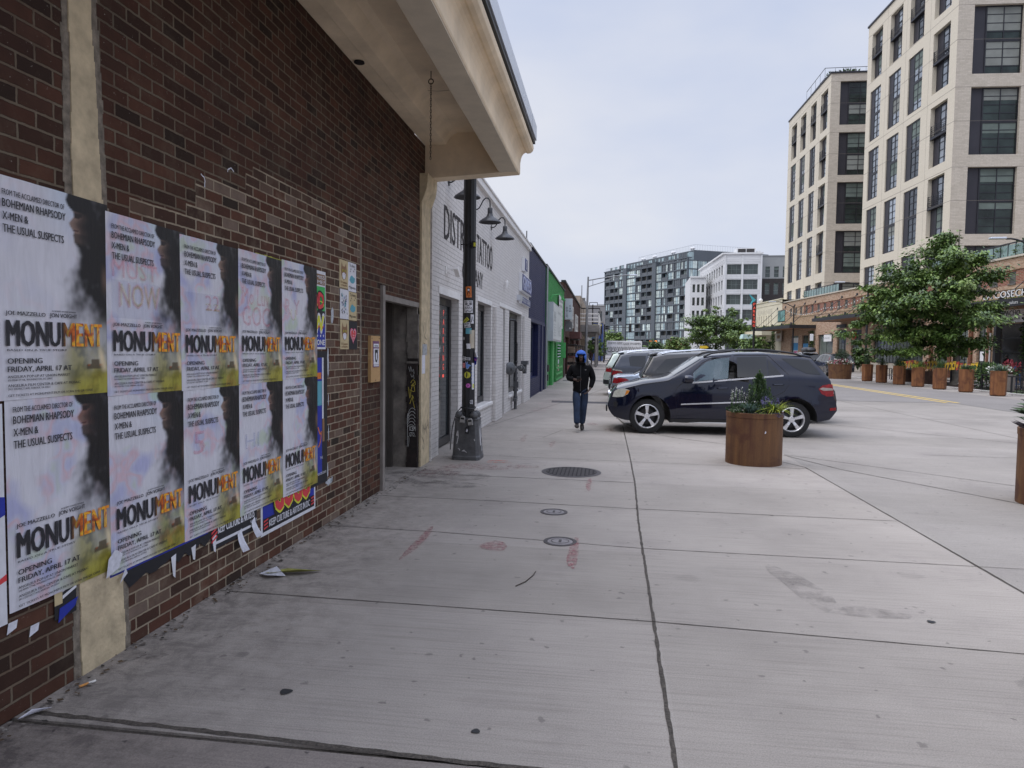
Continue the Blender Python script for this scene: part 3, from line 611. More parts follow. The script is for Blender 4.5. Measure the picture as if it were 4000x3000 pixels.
# neon PARXING sign strip seen in the door glass and a small white floodlight and pipe
NEON = M('red_neon', (.9, .10, .07), .5, emit=.45)
g = MB()
for i, ch in enumerate('PARKING'): g.text(ch, (11.62, .13, 2.28 - i * .155), .11, m=0, align='c', bold=.004)
g.box(11.57, 11.68, .132, .136, 1.22, 1.27); g.build('neon_lettering', NEON, b)
t0 = None
for i, (x, lb) in enumerate(((11.37, 'black gooseneck lamp nearest the canopy, half behind the lamp post'), (13.62, 'black gooseneck lamp right beside the lamp post'), (15.65, 'black gooseneck lamp farthest along the white wall'))):
    t = thing('gooseneck_lamp', lb, 'wall lamp', (WX, x, 4.5), R(90), 'gooseneck lamps over the painted lettering')
    g = MB(); g.lathe([(.06, -.012), (.06, 0)], 16, axis='y'); g.build('wall_plate', BLK, t)
    P = [(0, -.01, 0), (0, -.08, .0)] + [(0, -.08 - .10 * math.sin(a) - .06 * a / 2.4, .13 - .13 * math.cos(a)) for a in [k * .3 for k in range(1, 9)]] + [(0, -.31, .20), (0, -.32, .1)]
    P = [(0, 0, 0), (0, -.05, .0), (0, -.10, .03), (0, -.14, .10), (0, -.18, .18), (0, -.23, .225), (0, -.28, .22), (0, -.315, .17), (0, -.32, .08), (0, -.32, .0)]
    g = MB(); g.tube(P, .013, 8); g.build('arm', BLK, t, smooth=True)
    g = MB(); g.lathe([(.04, .03), (.05, .02), (.05, -.09), (.062, -.10), (.065, -.13), (.10, -.16), (.21, -.235), (.225, -.26), (.215, -.262), (.2, -.24), (.06, -.15)], 28, (0, -.32, 0)); g.build('lamp_shade', M('lamp_enamel', (.03, .03, .035), .4, var=.2), t, smooth=True, sharp=50)
t = thing('security_camera', 'small white bracket camera on the white wall under the lettering', 'security camera', (WX, 11.2, 3.02), R(90))
g = MB(); g.box(-.04, .04, -.015, 0, -.06, .06); g.bar((0, -.01, 0), (.1, -.12, .03), .02); g.build('bracket', WHP, t)
g = MB(); g.X = Matrix.Translation((.14, -.16, 0)) @ Matrix.Rotation(.5, 4, 'Y'); g.box(-.1, .12, -.04, .04, -.04, .04); g.build('body', WHP, t, bevel=.01)
t = thing('flood_light', 'tiny white floodlight high on the wall above the black door', 'floodlight', (WX, 17.7, 3.4), R(90))
g = MB(); g.box(-.03, .03, -.06, 0, -.15, -.05); g.build('bracket', WHP, t); g = MB(); g.tube([(0, -.05, -.1), (0, -.07, .05), (0, -.08, .12)], [.05, .05, .02], 10); g.build('head', WHP, t)
# blue restaurant sign
BLUE = M('sign_blue', (.02, .03, .16), .35, var=.1); WHS = M('sign_white', (.74, .74, .75), .4, var=.05)
t = thing('restaurant_sign', 'raised blue GRECO letters with white sides on the white wall', 'sign', (WX, 0, 0), R(90))
g = MB(); g.box(20.75, 23.3, -.10, -.0, 3.5, 4.05, 1); g.box(20.78, 23.27, -.115, -.1, 3.53, 4.02, 0); g.build('backing', [BLUE, WHS], t, bevel=.03)
g = MB(); g.text('GRECO', (20.9, -.115, 3.57), .42, m=2, width=2.25, bold=.02, depth=.012, ms=1); g.build('lettering', [M('letter_blue', (.05, .07, .30), .35), WHS, M('letter_pale_blue', (.30, .34, .58), .4)], t)
g = MB(); g.box(20.9, 23.2, -.08, 0, 3.13, 3.36, 1); g.box(20.92, 23.18, -.095, -.08, 3.15, 3.34, 0); g.text('TRULY GREEK', (21.0, -.097, 3.19), .12, m=2, width=2.1, bold=.01); g.build('tagline_panel', [BLUE, WHS, WHS], t)
g = MB(); g.box(21.35, 22.1, -.10, 0, 4.17, 4.6, 1); g.box(21.4, 22.05, -.112, -.1, 4.2, 4.57, 0); g.lathe([(.13, -.116), (.10, -.118)], 18, (21.72, 0, 4.38), axis='y', m=2, cap=(False, False)); g.build('logo_panel', [BLUE, WHS, WHS], t, bevel=.015)
g = MB(); g.box(20.3, 20.75, -.12, 0, 3.18, 3.34); tag(g.build('junction_box', ALU, None), 'grey junction box left of the blue sign', 'junction box'); bpy.data.objects['junction_box'].location = (WX, 0, 0); bpy.data.objects['junction_box'].rotation_euler = (0, 0, R(90))
# gas meter
GRY = M('meter_grey', (.11, .115, .12), .5, .3, var=.2, vs=12); PIPE = M('pipe_grey', (.10, .10, .105), .55, .3, var=.25, vs=12)
t = thing('gas_meter', 'grey gas meter with round regulator and pipes by the white shop window', 'gas meter', (WX + .10, 19.5, 0), R(90))
g = MB(); g.tube([(0, 0, 0), (0, 0, 1.28)], .045, 10)
for z, r in ((.3, .065), (.52, .075), (.58, .06), (.85, .07), (1.0, .065)): g.tube([(0, 0, z), (0, 0, z + .07)], r, 10)
g.box(-.04, .06, -.08, .06, .62, .8); g.build('riser_pipe', PIPE, t)
g = MB(); g.tube([(0, 0, 1.28), (0, -.02, 1.34), (.05, -.02, 1.36), (.1, -.01, 1.36), (.12, 0, 1.4), (.12, 0, 1.85), (0.1, 0, 1.9), (0, 0, 1.92), (-.02, 0, 1.96), (-.02, 0, 2.5), (-.05, .02, 2.54), (-.12, .08, 2.55), (-.25, .2, 2.55)], .032, 8); g.build('supply_pipe', BLK, t)
g = MB(); g.lathe([(.02, -.12), (.05, -.12), (.06, -.07), (.14, -.05), (.2, -.02), (.215, 0), (.215, .02), (.2, .04), (.14, .06), (.04, .09)], 28, (0, 0, 0), axis='x')
qm = Matrix.Translation((-1.1, .0, 1.2)) @ Matrix.Rotation(R(48), 4, 'Z') @ Matrix.Scale(.82, 4); g.v = [qm @ v_ for v_ in g.v]; g.tube([(-1.05, 0, 1.2), (0, 0, 1.2)], .04, 8); g.build('regulator', [GRY, YEL], t, smooth=True, sharp=50)
g = MB(); g.tube([(0, -.1, 1.2), (.9, -.16, 1.13)], .06, 10); g.tube([(.25, -.12, 1.18), (.42, -.12, 1.17)], .09, 10); g.tube([(.6, -.14, 1.15), (.75, -.14, 1.135)], .085, 10); g.tube([(.85, -.16, 1.0), (.85, -.16, 1.28)], .06, 10); g.box(.7, 1.0, -.26, -.06, 1.27, 1.38); g.build('meter_body', GRY, t, smooth=True)
g = MB(); g.box(-.3, .0, -.06, .04, .24, .33); g.build('support_bracket', PIPE, t)

# ---------------------------------------------------------------- navy blue shop
NAVY = brick('navy_painted_brick', [(.022, .026, .085), (.026, .03, .095), (.03, .034, .105)], (.016, .018, .06), rh=.075, bump=1.2, stain=.6, rough=.5, blotch=(.045, .05, .105))
NAVP = M('navy_paint', (.02, .024, .075), .5, var=.15, vs=5)
b = street_building('navy_shop_building', 'navy blue painted brick shop next to the white one')
H = 5.3
g = MB(); g.facade(23.46, 29.9, H, [(23.9, 26.9, .68, 2.7, .35), (27.9, 29.5, 0, 2.72, .6)], m=0); g.box(23.46, 29.9, 6, 6.2, 0, H); g.face([(23.46, .1, H - .01), (29.9, .1, H - .01), (29.9, 6, H - .01), (23.46, 6, H - .01)]); g.build('wall', NAVY, b)
shop_window(b, 23.9, 26.9, .68, 2.7, .2, 'window', .14, NAVP)
g = MB(); g.box(23.46, 29.9, -.02, .02, 2.72, 2.84); g.build('beam', NAVP, b)
for q in ((27.95, 28.6, .3), (29.4, 29.6, .2)): g = MB(); g.box(q[0], q[1], -.05, q[2], 0, 2.72); g.build('pier', NAVP, b)
g = MB(); g.box(28.6, 29.4, .4, .45, 0, 2.7); g.build('door', DKM, b)
g = MB(); g.box(23.46, 29.92, -.05, .2, H, H + .07); g.build('coping', BLK, b)
for i, x in enumerate((26.0, 27.8, 29.2)):
    g = MB(); g.tube([(WX - .4, x, H), (WX - .4, x, H + .9 - .25 * i)], .022, 6); g.lathe([(.05, 0), (.05, .1)], 8, (WX - .4, x, H + .5 - .2 * i)); tag(g.build('roof_pipe', DKM), ('tall thin roof vent pipe on the navy building', 'middle short roof vent pipe on the navy building', 'last short roof vent pipe by the green building')[i], 'vent pipe')
# ---------------------------------------------------------------- green shop
GRN = brick('green_painted_brick', [(.045, .29, .07), (.055, .33, .08), (.065, .38, .10)], (.025, .18, .045), rh=.08, bump=1.3, stain=.6, rough=.6, blotch=(.05, .17, .07))
GRNP = M('green_paint', (.07, .36, .10), .55, var=.15, vs=6); GRNS = M('green_shutter', (.06, .30, .085), .5, var=.15, vs=4)
b = street_building('green_shop_building', 'bright green painted brick shop with a white lightbox sign')
H = 5.36
g = MB(); g.facade(29.91, 42.9, H, [(31.0, 33.2, 0, 2.15, .15), (34.0, 36.4, 0, 2.15, .2), (37.6, 40.2, 1.25, 2.1, .2)], m=0); g.box(29.91, 42.9, 6, 6.2, 0, H); g.face([(29.91, .1, H - .01), (42.9, .1, H - .01), (42.9, 6, H - .01), (29.91, 6, H - .01)]); g.build('wall', GRN, b)
g = MB(); g.box(29.9, 42.95, -.06, .2, H, H + .09); g.build('coping', BLK, b)
for x0, x1 in ((31.0, 33.2), (34.0, 36.4)):
    g = MB(); g.box(x0, x1, .09, .12, 0, 2.15)
    for i in range(27): g.box(x0, x1, .06, .091, i * .08, i * .08 + .055)
    g.build('shutter', GRNS, b)
g = MB(); g.box(33.2, 33.95, -.09, .0, 0, 2.2); g.build('pier', GRNP, b)
f = shop_window(b, 37.6, 40.2, 1.25, 2.1, .05, 'window', .07, GRNP)
g = MB()
for i in range(5): g.box(37.7, 40.1, -.03, .0, 1.32 + i * .16, 1.36 + i * .16)
g.build('window_bars', PAPW, f)
g = MB(); g.box(40.2, 40.32, -.3, .0, 1.25, 2.15); g.build('shutter_leaf', GRNP, b)
for z in (.05, .35, .68): g = MB(); g.box(36.6, 41.5, -.05, .0, z, z + .1); g.build('wall_rail', GRNP, b)
g = MB(); g.tube([(29.98, -.06, 0), (29.98, -.06, H)], .05, 8); g.build('downpipe', M('zinc', (.35, .37, .38), .4, .6), b)
t = thing('lightbox_sign', 'white lightbox sign with faded lettering over the green shop doors', 'sign', (WX, 0, 0), R(90))
g = MB(); g.box(30.5, 36.2, -.30, -.02, 2.12, 3.85, 0); g.build('box', ALU, t)
g = MB(); g.box(30.6, 36.1, -.315, -.3, 2.2, 3.78, 0); g.text('886', (30.8, -.317, 3.0), .5, m=1, width=1.3, bold=.01)
for i in range(5): g.text('wholesale trading', (30.9, -.317, 2.85 - i * .12), .06, m=1, width=1.2)
for i, hh in enumerate((.9, .7, .5, .6)): g.text('WARE'[i], (33.2 + i * .6, -.317, 2.4), hh, m=1, width=.35)
g.text('COMPANY INC.', (33.0, -.317, 3.45), .14, m=1, width=2.6); g.build('face', [M('sign_face', (.60, .62, .60), .5, var=.08, vs=3), M('faded_ink', (.33, .35, .35), .6)], t)
t = thing('wall_banner', 'hanging white printed banner on the green wall behind the lightbox', 'banner', (WX, 0, 0), R(90))
g = MB(); g.box(37.2, 40.2, -.10, -.08, 2.95, 4.75, 0)
for i in range(6): g.text(('SALE OPEN', 'to public', 'gifts toys', 'bags hats', 'wholesale', 'retail')[i], (37.4, -.104, 4.35 - i * .25), .16, m=1, width=2.4)
g.build('banner_cloth', [M('banner_white', (.62, .62, .60), .7, var=.1), M('banner_ink', (.16, .17, .17), .7)], t)
g = MB(); g.tube([(WX + .02, 32.4, 4.1), (WX + .1, 32.5, 4.3), (WX + .45, 32.6, 4.35), (WX + .55, 32.6, 4.15)], .03, 6); g.tube([(WX + .55, 32.6, 4.15), (WX + .7, 32.7, 4.05)], [.09, .02], 8); tag(g.build('wall_light', GRNP), 'green arm lamp high on the green wall', 'wall lamp')
t = thing('utility_box', 'dark utility boxes low on the green wall corner', 'utility box', (WX, 0, 0), R(90))
g = MB(); g.box(30.1, 30.5, -.16, 0, .75, 1.05); g.build('upper_box', BLK, t); g = MB(); g.box(30.1, 30.45, -.14, 0, .35, .62); g.build('lower_box', BLK, t)
t = thing('taped_notice', 'two paper notices taped on the green wall under the barred window', 'notice', (WX, 0, 0), R(90))
g = MB(); g.box(38.2, 38.9, -.012, 0, .95, 1.18); g.build('white_sheet', PAPW, t); g = MB(); g.box(38.2, 38.9, -.012, 0, .55, .88); g.build('colour_sheet', M('colour_print', (.45, .30, .27), .7, var=.6, vs=4), t)
# ---------------------------------------------------------------- brown brick wholesaler, grey annexe, balcony building
BRN = brick('brown_brick', [(.07, .036, .03), (.10, .05, .04), (.13, .065, .05)], (.10, .08, .07), rh=.08, bump=.6, stain=.3)
b = street_building('brown_brick_building', 'brown brick wholesale shop beyond the green one')
H = 5.95
g = MB(); g.facade(42.92, 69.5, H, [(44, 49, 0, 2.6, .4), (52, 57, 0, 2.6, .4), (60, 66, 0, 2.7, .4)], m=0); g.box(42.92, 69.5, 9, 9.2, 0, H); g.box(42.92, 42.95, .02, 9, 5.3, H); g.box(69.47, 69.5, .02, 9, 0, H); g.face([(42.92, .1, H - .01), (69.5, .1, H - .01), (69.5, 9, H - .01), (42.92, 9, H - .01)]); g.build('wall', BRN, b)
g = MB(); g.box(42.9, 69.5, -.08, .2, H, H + .12); g.build('coping', BLK, b)
for x0, x1, hz in ((44, 49, 2.6), (52, 57, 2.6), (60, 66, 2.7)):
    g = MB(); g.box(x0, x1, .25, .3, 0, hz)
    for i in range(30): g.box(x0, x1, .22, .25, i * hz / 30, i * hz / 30 + .05)
    g.build('roller_shutter', M('brown_shutter', (.09, .06, .05), .5, .4, var=.2), b)
g = MB(); g.box(42.95, 43.9, -.04, .0, 0, 3.2); g.build('pier', M('brown_panel', (.05, .028, .022), .7, var=.3), b)
for x0, x1, z0, z1, lb in ((50.5, 53.5, 3.4, 5.0, 'nearer white sign panel on the brown brick wall'), (57.5, 62, 3.1, 4.7, 'farther white sign panel on the brown brick wall')):
    g = MB(); g.box(x0, x1, -.1, 0, z0, z1, 0); g.text('批發公司', ((x0 + x1) / 2, -.104, z0 + .9), .5, m=1, align='c', width=(x1 - x0) * .8); g.text('WHOLESALE', ((x0 + x1) / 2, -.104, z0 + .35), .3, m=1, align='c', width=(x1 - x0) * .8)
    o = g.build('sign_panel', [M('panel_white', (.58, .57, .54), .6, var=.12), M('panel_ink', (.14, .13, .14), .7)]); o.location = (WX, 0, 0); o.rotation_euler = (0, 0, R(90)); tag(o, lb, 'sign')
t = thing('projecting_sign', 'white projecting box sign reading E & W with Chinese characters', 'sign', (WX, 44.0, 0))
g = MB(); g.box(-.02, .46, -.0, .45, 3.66, 5.0); g.build('box', ALU, t)
g = MB(); g.box(.0, .44, -.012, 0, 3.69, 4.97, 0)
for i, ch in enumerate('E&W'): g.text(ch, (.33, -.014, 4.47 - i * .17), .13, m=1, align='c', bold=.015)
for i, ch in enumerate('批發公司'): g.text(ch, (.12, -.014, 4.33 - i * .18), .15, m=1, align='c', full=True, width=.14)
g.build('face', [M('sign_pale', (.56, .62, .66), .4, var=.05), M('sign_ink', (.02, .03, .07), .5)], t)
t = thing('air_vent_hood', 'grey metal vent hood under the projecting sign', 'vent hood', (WX, 44.6, 0))
g = MB(); g.prism([(0, 2.95), (.42, 2.95), (.46, 3.3), (.42, 3.52), (.3, 3.6), (0, 3.62)], 0, .6, plane='xz'); g.build('hood', M('hood_metal', (.22, .22, .23), .45, .6, var=.2), t)
g = MB(); g.lathe([(.05, -.03), (.05, 0)], 12, (.3, 0, 3.12), axis='y'); g.build('round_lamp', WHS, t)
t = thing('awning_box', 'rust red awning box on the brown brick shop', 'awning', (WX, 50, 0))
g = MB(); g.box(0, .75, 0, 4, 2.55, 3.05); g.build('housing', M('awning_red', (.09, .035, .03), .7, var=.3), t); g = MB(); g.box(0, .6, .2, 3.8, 2.48, 2.54); g.build('roller', DKM, t)
SHOPM = [M('shop_tone_%d' % i, c, .7, var=.6, vs=3) for i, c in enumerate(((.20, .14, .10), (.30, .26, .2), (.10, .09, .1), (.24, .10, .08)))]
for i in range(5):
    y = 46 + i * 4.4; t = thing('goods_rack', 'cluttered goods rack ' + ('nearest the vent hood', 'second along the brown brick shop', 'third along, by the roller shutters', 'fourth along with pale boxes', 'farthest of the row by the street lamp')[i] + ' outside the wholesaler', 'goods rack', (WX + .05, y, 0))
    g = MB()
    for x in (.03, .55):
        for yy in (0, 1.8): g.bar((x, yy, 0), (x, yy, 2.1), .04)
    for z in (.3, .9, 1.5, 2.08): g.box(0, .58, 0, 1.82, z, z + .03)
    g.build('frame', DKM, t)
    g = MB()
    for z in (.33, .93, 1.53):
        yy = .05
        while yy < 1.6: w = rr.uniform(.15, .4); g.box(.05, .5, yy, yy + w, z, z + rr.uniform(.2, .48), rr.randrange(4)); yy += w + .03
    g.build('boxes', SHOPM, t)
t = street_building('balcony_building', 'grey building with a heavy projecting balcony far down the left side')
GREYW = M('grey_render', (.20, .19, .18), .85, var=.15, vs=1.5); TAN = M('tan_render', (.34, .28, .22), .85, var=.2, vs=1.2)
g = MB(); g.facade(69.6, 90, 7.2, [(71, 75, 0, 3, .6), (77, 81, 0, 3, .6), (83, 88, 0, 3, .6), (72, 74, 4.9, 6.6, .2), (78, 80, 4.9, 6.6, .2)], m=0); g.box(69.6, 69.7, .02, 9, 0, 7.2); g.box(69.6, 90, 9, 9.1, 0, 7.2); g.face([(69.6, 0, 7.2), (90, 0, 7.2), (90, 9, 7.2), (69.6, 9, 7.2)]); g.build('wall', TAN, t)
g = MB(); g.box(70, 86, -1.9, .0, 3.55, 4.3); g.box(70.2, 85.8, -1.7, .0, 3.35, 3.55); g.build('balcony_slab', GREYW, t, bevel=.05)
g = MB()
for i in range(9): g.bar((70.1 + i * 1.95, -1.85, 4.3), (70.1 + i * 1.95, -1.85, 5.4), .08)
for z in (4.65, 5.0, 5.4): g.bar((70.1, -1.85, z), (85.7, -1.85, z), .08); g.bar((70.1, -1.85, z), (70.1, 0, z), .08)
g.build('balcony_railing', WHP, t)
g = MB(); g.bar((71, -1.2, 4.3), (71, -1.2, 6.4), .12); g.bar((71, -1.9, 6.0), (71, 0, 6.0), .12); g.bar((71, -1.9, 6.0), (80, -1.9, 6.0), .1); g.build('pergola', DKM, t)
for x in (71, 77, 83):
    g = MB(); g.box(x, x + 4, .5, .6, 0, 3); g.build('shopfront', SHOPM[(x // 6) % 4], t)
g = MB()
for x in (70.3, 76, 82): g = MB(); g.tube([(x, -1.6, 0), (x, -1.6, 3.4)], .13, 8); g.build('column', GREYW, t)
t = thing('hanging_sign', 'black hanging shop sign reading JINTA far down the left pavement', 'sign', (WX, 75, 0))
g = MB(); g.box(1.1, 1.75, 0, .12, 2.35, 3.0, 0); g.text('JINTA', (1.425, -.004, 2.6), .14, m=1, width=.5, align='c', bold=.015); g.build('panel', [BLK, WHS], t)
g = MB(); g.bar((1.42, .06, 3.0), (1.42, .06, 3.4), .04); g.build('hanger', BLK, t)
# far grey blocks behind the row
FG = M('far_grey_wall', (.24, .235, .24), .85, var=.1, vs=.5); FBL = M('mural_blue', (.05, .09, .26), .8, var=.5, vs=.7)
def far_block(name, label, x0, x1, y0, y1, h, mat, wins):
    t = thing(name, label, 'building', (x0, y0, 0)); L = x1 - x0
    g = MB(); g.facade(0, L, h, [(a, a + w, z, z + wh, .2) for a, w, z, wh in wins]); g.box(0, .02, .02, y1 - y0, 0, h); g.box(L - .02, L, .02, y1 - y0, 0, h); g.face([(0, 0, h), (L, 0, h), (L, y1 - y0, h), (0, y1 - y0, h)]); g.build('wall', mat, t)
    for a, w, z, wh in wins:
        g = MB(); g.box(a, a + w, .12, .16, z, z + wh); g.build('window', GLASS, t)
    g = MB(); g.box(-.05, L + .05, -.05, .2, h, h + .2); g.build('coping', GREYW, t); return t
far_block('grey_block', 'plain grey flat roofed block behind the brown brick shop', -9, -3.05, 95, 110, 8.7, FG, [(1, 1, 6, 1.2)])
t = far_block('grey_block', 'grey office block with roof frame at the far end of the left pavement', -5.2, -.4, 140, 160, 10.6, FG, [(3.4, .8, 7.6, 2.0), (1.6, .7, 5, 1.5), (3.4, .8, 4.6, 2)])
g = MB()
for x in (1.6, 3.2): g.bar((x, 2, 10.6), (x, 2, 11.5), .12)
g.bar((1.6, 2, 11.5), (3.2, 2, 11.5), .12); g.bar((3.2, 1, 11.0), (4.8, 1, 11.0), .08); g.build('roof_frame', DKM, t)
t = far_block('mural_building', 'low building with a blue mural at the far corner', -2.4, -.6, 112, 125, 6.1, FBL, [(.5, .7, 1, 1.4)])
g = MB(); g.box(.15, 1.6, -.02, 0, 4.7, 5.9); g.build('yellow_panel', M('mural_yellow', (.5, .45, .1), .7, var=.4, vs=1), t)
# ================================================================ POSTERS, FLYERS AND NOTICES ON THE BRICK WALL
def nz2(u, v, s, o=0): return noise.noise(Vector((u * s + o, v * s * 1.45, o * 1.7)))
def fbm(u, v, s, o=0): return .55 * nz2(u, v, s, o) + .3 * nz2(u, v, s * 2.1, o + 5) + .2 * nz2(u, v, s * 4.3, o + 9)
def sm(a, b, x):
    t = max(0, min(1, (x - a) / (b - a))); return t * t * (3 - 2 * t)
def mixv(a, b, t): return tuple(x + (y - x) * t for x, y in zip(a, b))
PROFILE = [(0, .99), (.30, .93), (.36, .80), (.45, .67), (.55, .62), (.62, .66), (.66, .70), (.70, .715), (.74, .70), (.765, .665), (.785, .655), (.80, .645), (.815, .655), (.83, .645), (.845, .625), (.86, .618), (.875, .635), (.89, .652), (.92, .645), (.94, .61), (.965, .585), (1, .60)]
def art(u, v):
    c = (.66, .65, .70); c = mixv(c, (.57, .64, .74), sm(.7, 1, v) * sm(.3, .6, u) * .9)
    e = lerp_pts(PROFILE, v); soft = .014 + .035 * sm(.78, .7, v) + .16 * sm(.72, .40, v)
    d = u + fbm(u, v, 6, 2) * (.03 + .22 * sm(.76, .45, v)) - e
    k = sm(-soft, soft, d)
    dark = mixv((.006, .005, .006), (.07, .07, .075), sm(.2, .6, fbm(u, v, 5, 4) + .12))
    dark = mixv(dark, (.20, .195, .19), sm(.44, .26, v))
    if v > .755 and v < .925:      # lit side of the face
        f = sm(.17, .02, d) * sm(.75, .78, v) * sm(.93, .90, v)
        sk = mixv((.26, .17, .13), (.11, .07, .055), sm(.02, .10, d) + .3 * abs(nz2(u, v, 30, 3)))
        if abs(v - .893) < .006 and .01 < d < .06 or abs(v - .905) < .007 and .0 < d < .08: sk = (.03, .02, .02)
        if abs(v - .822) < .005 and d < .05: sk = (.07, .03, .03)
        if v < .815 and d > .0: sk = mixv(sk, (.04, .03, .028), .7)
        dark = mixv(dark, sk, f)
    f2 = sm(.10, .0, abs(v - .60)) * sm(.90, .97, u); dark = mixv(dark, (.16, .10, .07), f2 * .8)
    c = mixv(c, dark, k)
    s = sm(.42, .28, v) * sm(.12, .30, v) * sm(.55, .80, u + .25 * fbm(u, v, 5, 7)); c = mixv(c, mixv((.42, .42, .42), (.16, .17, .13), sm(-.2, .3, fbm(u, v, 7, 11))), s * .95)
    y = sm(.25, .08, v + .06 * fbm(u, v, 6, 3)) * sm(.32, .72, u + .12 * fbm(u, v, 3, 8)); c = mixv(c, mixv((.40, .36, .05), (.22, .19, .02), sm(-.3, .4, fbm(u, v, 9, 1))), y)
    s = sm(.22, .03, math.hypot((u - .66), (v - .19) * 1.1) + .06 * fbm(u, v, 8, 6)); c = mixv(c, mixv((.10, .10, .04), (.32, .29, .10), sm(-.2, .3, fbm(u, v, 10, 12))), s * .85)
    if .755 < u < .93 and .125 < v < .185:
        if .125 < v < .158 or (.80 < u < .885 and v < .182): c = mixv(c, (.07, .045, .02), .85)
        if abs(v - .15) < .006 and (.765 < u < .79 or .89 < u < .92): c = (.3, .08, .02)
    fr = sm(.05, .0, abs(u - .93 + (v - .15) * .4)) * sm(.10, .14, v) * sm(.30, .18, v); c = mixv(c, (.85, .70, .42), fr * .8)
    return c
def grid_sheet(mb, W, H, nu, nv, fn, wav=.0):
    """paper sheet with a colour per vertex; returns colours"""
    cols = []; base = len(mb.v)
    for j in range(nv + 1):
        for i in range(nu + 1):
            u, v = i / nu, j / nv
            mb.vert((u * W, -wav * 4 * u * (1 - u) * (1 + noise.noise(Vector((u * 7, v * 4, 1)))), v * H)); cols.append(fn(u, v))
    for j in range(nv):
        for i in range(nu):
            a = base + j * (nu + 1) + i; mb.f.append([a, a + 1, a + nu + 2, a + nu + 1]); mb.m.append(0)
    return cols
def build_colored(mb, name, mats, cols, parent=None):
    o = mb.build(name, mats, parent); at = o.data.color_attributes.new('Col', 'FLOAT_COLOR', 'POINT')
    n = len(mb.v); flat = []
    for i in range(n): c = cols[i] if i < len(cols) else (1, 1, 1); flat += [c[0], c[1], c[2], 1]
    at.data.foreach_set('color', flat); return o
PPR = attr_mat('printed_poster_paper', .5, .8, .75); PPRC = attr_mat('clean_poster_paper', .5, .2, .12)
INK = M('poster_ink', (.018, .018, .024), .5, var=.3, vs=20)
def fire_mat():
    m, n, l, b = newmat('poster_fire_ink'); tc = n.new('ShaderNodeTexCoord'); sx = n.new('ShaderNodeSeparateXYZ'); l.new(tc.outputs['Object'], sx.inputs[0])
    t = node(n, 'ShaderNodeTexNoise', Scale=15., Detail=6., Distortion=.8); l.new(tc.outputs['Object'], t.inputs['Vector'])
    f = ramp(n, l, t.outputs[0], [(.32, (.22, .02, .01)), (.44, (.60, .13, .012)), (.54, (.85, .50, .03)), (.62, (.80, .25, .02)), (.74, (.30, .04, .01))])
    k = n.new('ShaderNodeMapRange'); k.inputs[1].default_value = .36; k.inputs[2].default_value = .43; l.new(sx.outputs[0], k.inputs[0])
    l.new(mixc(n, l, k.outputs[0], (.02, .012, .014), f), b.inputs['Base Color']); b.inputs['Roughness'].default_value = .5; return m
FIRE = fire_mat()
PW, PH = .69, 1.0
g = MB(); pcols = grid_sheet(g, PW, PH, 84, 120, art, .0035)
def pt(s, u, v, h, w=None, m=1, bold=.012, align='l'):
    g.text(s, (u * PW, -.009, v * PH), h * PH, m=m, width=(w * PW if w else None), bold=bold, align=align)
pt('FROM THE ACCLAIMED DIRECTOR OF', .05, .915, .026, .51, bold=.01); pt('BOHEMIAN RHAPSODY', .05, .862, .038, .52, bold=.016); pt('X-MEN &', .05, .806, .037, .20, bold=.016); pt('THE USUAL SUSPECTS', .05, .750, .038, .50, bold=.016)
pt('JOE MAZZELLO', .055, .385, .019, .32, bold=.02); pt('JON VOIGHT', .41, .385, .021, .25, bold=.02); pt('ACADEMY AWARD WINNER', .43, .411, .008, .22)
pt('MONU', .055, .245, .125, .45, bold=.03); pt('M', .515, .245, .125, .12, m=2, bold=.03)
pt('E', .645, .245, .125, .072, m=2, bold=.03); pt('N', .728, .245, .125, .09, m=2, bold=.03); pt('T', .825, .245, .125, .08, m=2, bold=.03)
pt('BASED ON A TRUE STORY', .06, .222, .010, .50)
pt('OPENING', .06, .165, .026, .28, bold=.028); pt('FRIDAY, APRIL 17 AT', .06, .128, .026, .54, bold=.028)
pt('ANGELIKA POP-UP AT UNION MARKET', .06, .100, .013, .52, bold=.01); pt('550 PENN ST NE, WASHINGTON, DC 20002', .06, .086, .009, .36)
pt('ANGELIKA FILM CENTER & CAFE AT MOSAIC', .06, .060, .013, .62, bold=.01); pt('2911 DISTRICT AVE, FAIRFAX, VA 22031', .06, .046, .009, .34)
pt('GET TICKETS AT MONUMENT.FILM OR SCAN THE QR CODE', .06, .016, .011, .74, bold=.01)
poster0 = build_colored(g, 'film_poster', [PPRC, INK, FIRE], pcols)
poster0.rotation_euler = (0, 0, R(90))
ord_ = ('leftmost', 'second from the left', 'third from the left', 'fourth from the left', 'rightmost')
zs_top = (1.468, 1.446, 1.436, 1.446, 1.45); zs_bot = (.497, .462, .462, .464, .462); ys = ((2.683, 3.35, 4.0, 4.675, 5.355), (2.715, 3.36, 4.015, 4.685, 5.36))
first = True
PST = []; pm2 = poster0.data.copy(); pm2.materials[0] = PPR
for row in (0, 1):
    for i in range(5):
        o = poster0 if first else poster0.copy()
        if not first: C.objects.link(o)
        if not (i == 0 and row == 0) : o.data = pm2
        first = False; PST.append(o)
        o.location = (WX + .0125 + .0016 * i - .003 * row, ys[row][i], (zs_top if row == 0 else zs_bot)[i] - .005); 
        o.scale = (1, 1, (1.0, .99, .985, .985, .99)[i])
        o.rotation_euler = (0, R((0, .35, -.3, .3, -.4)[i] * (1 - 1.6 * row)), R(90))
        tag(o, 'film poster for MONUMENT, %s of the %s row on the brick wall' % (ord_[i], ('upper', 'lower')[row]), 'poster', 'film posters in two rows on the brick wall')
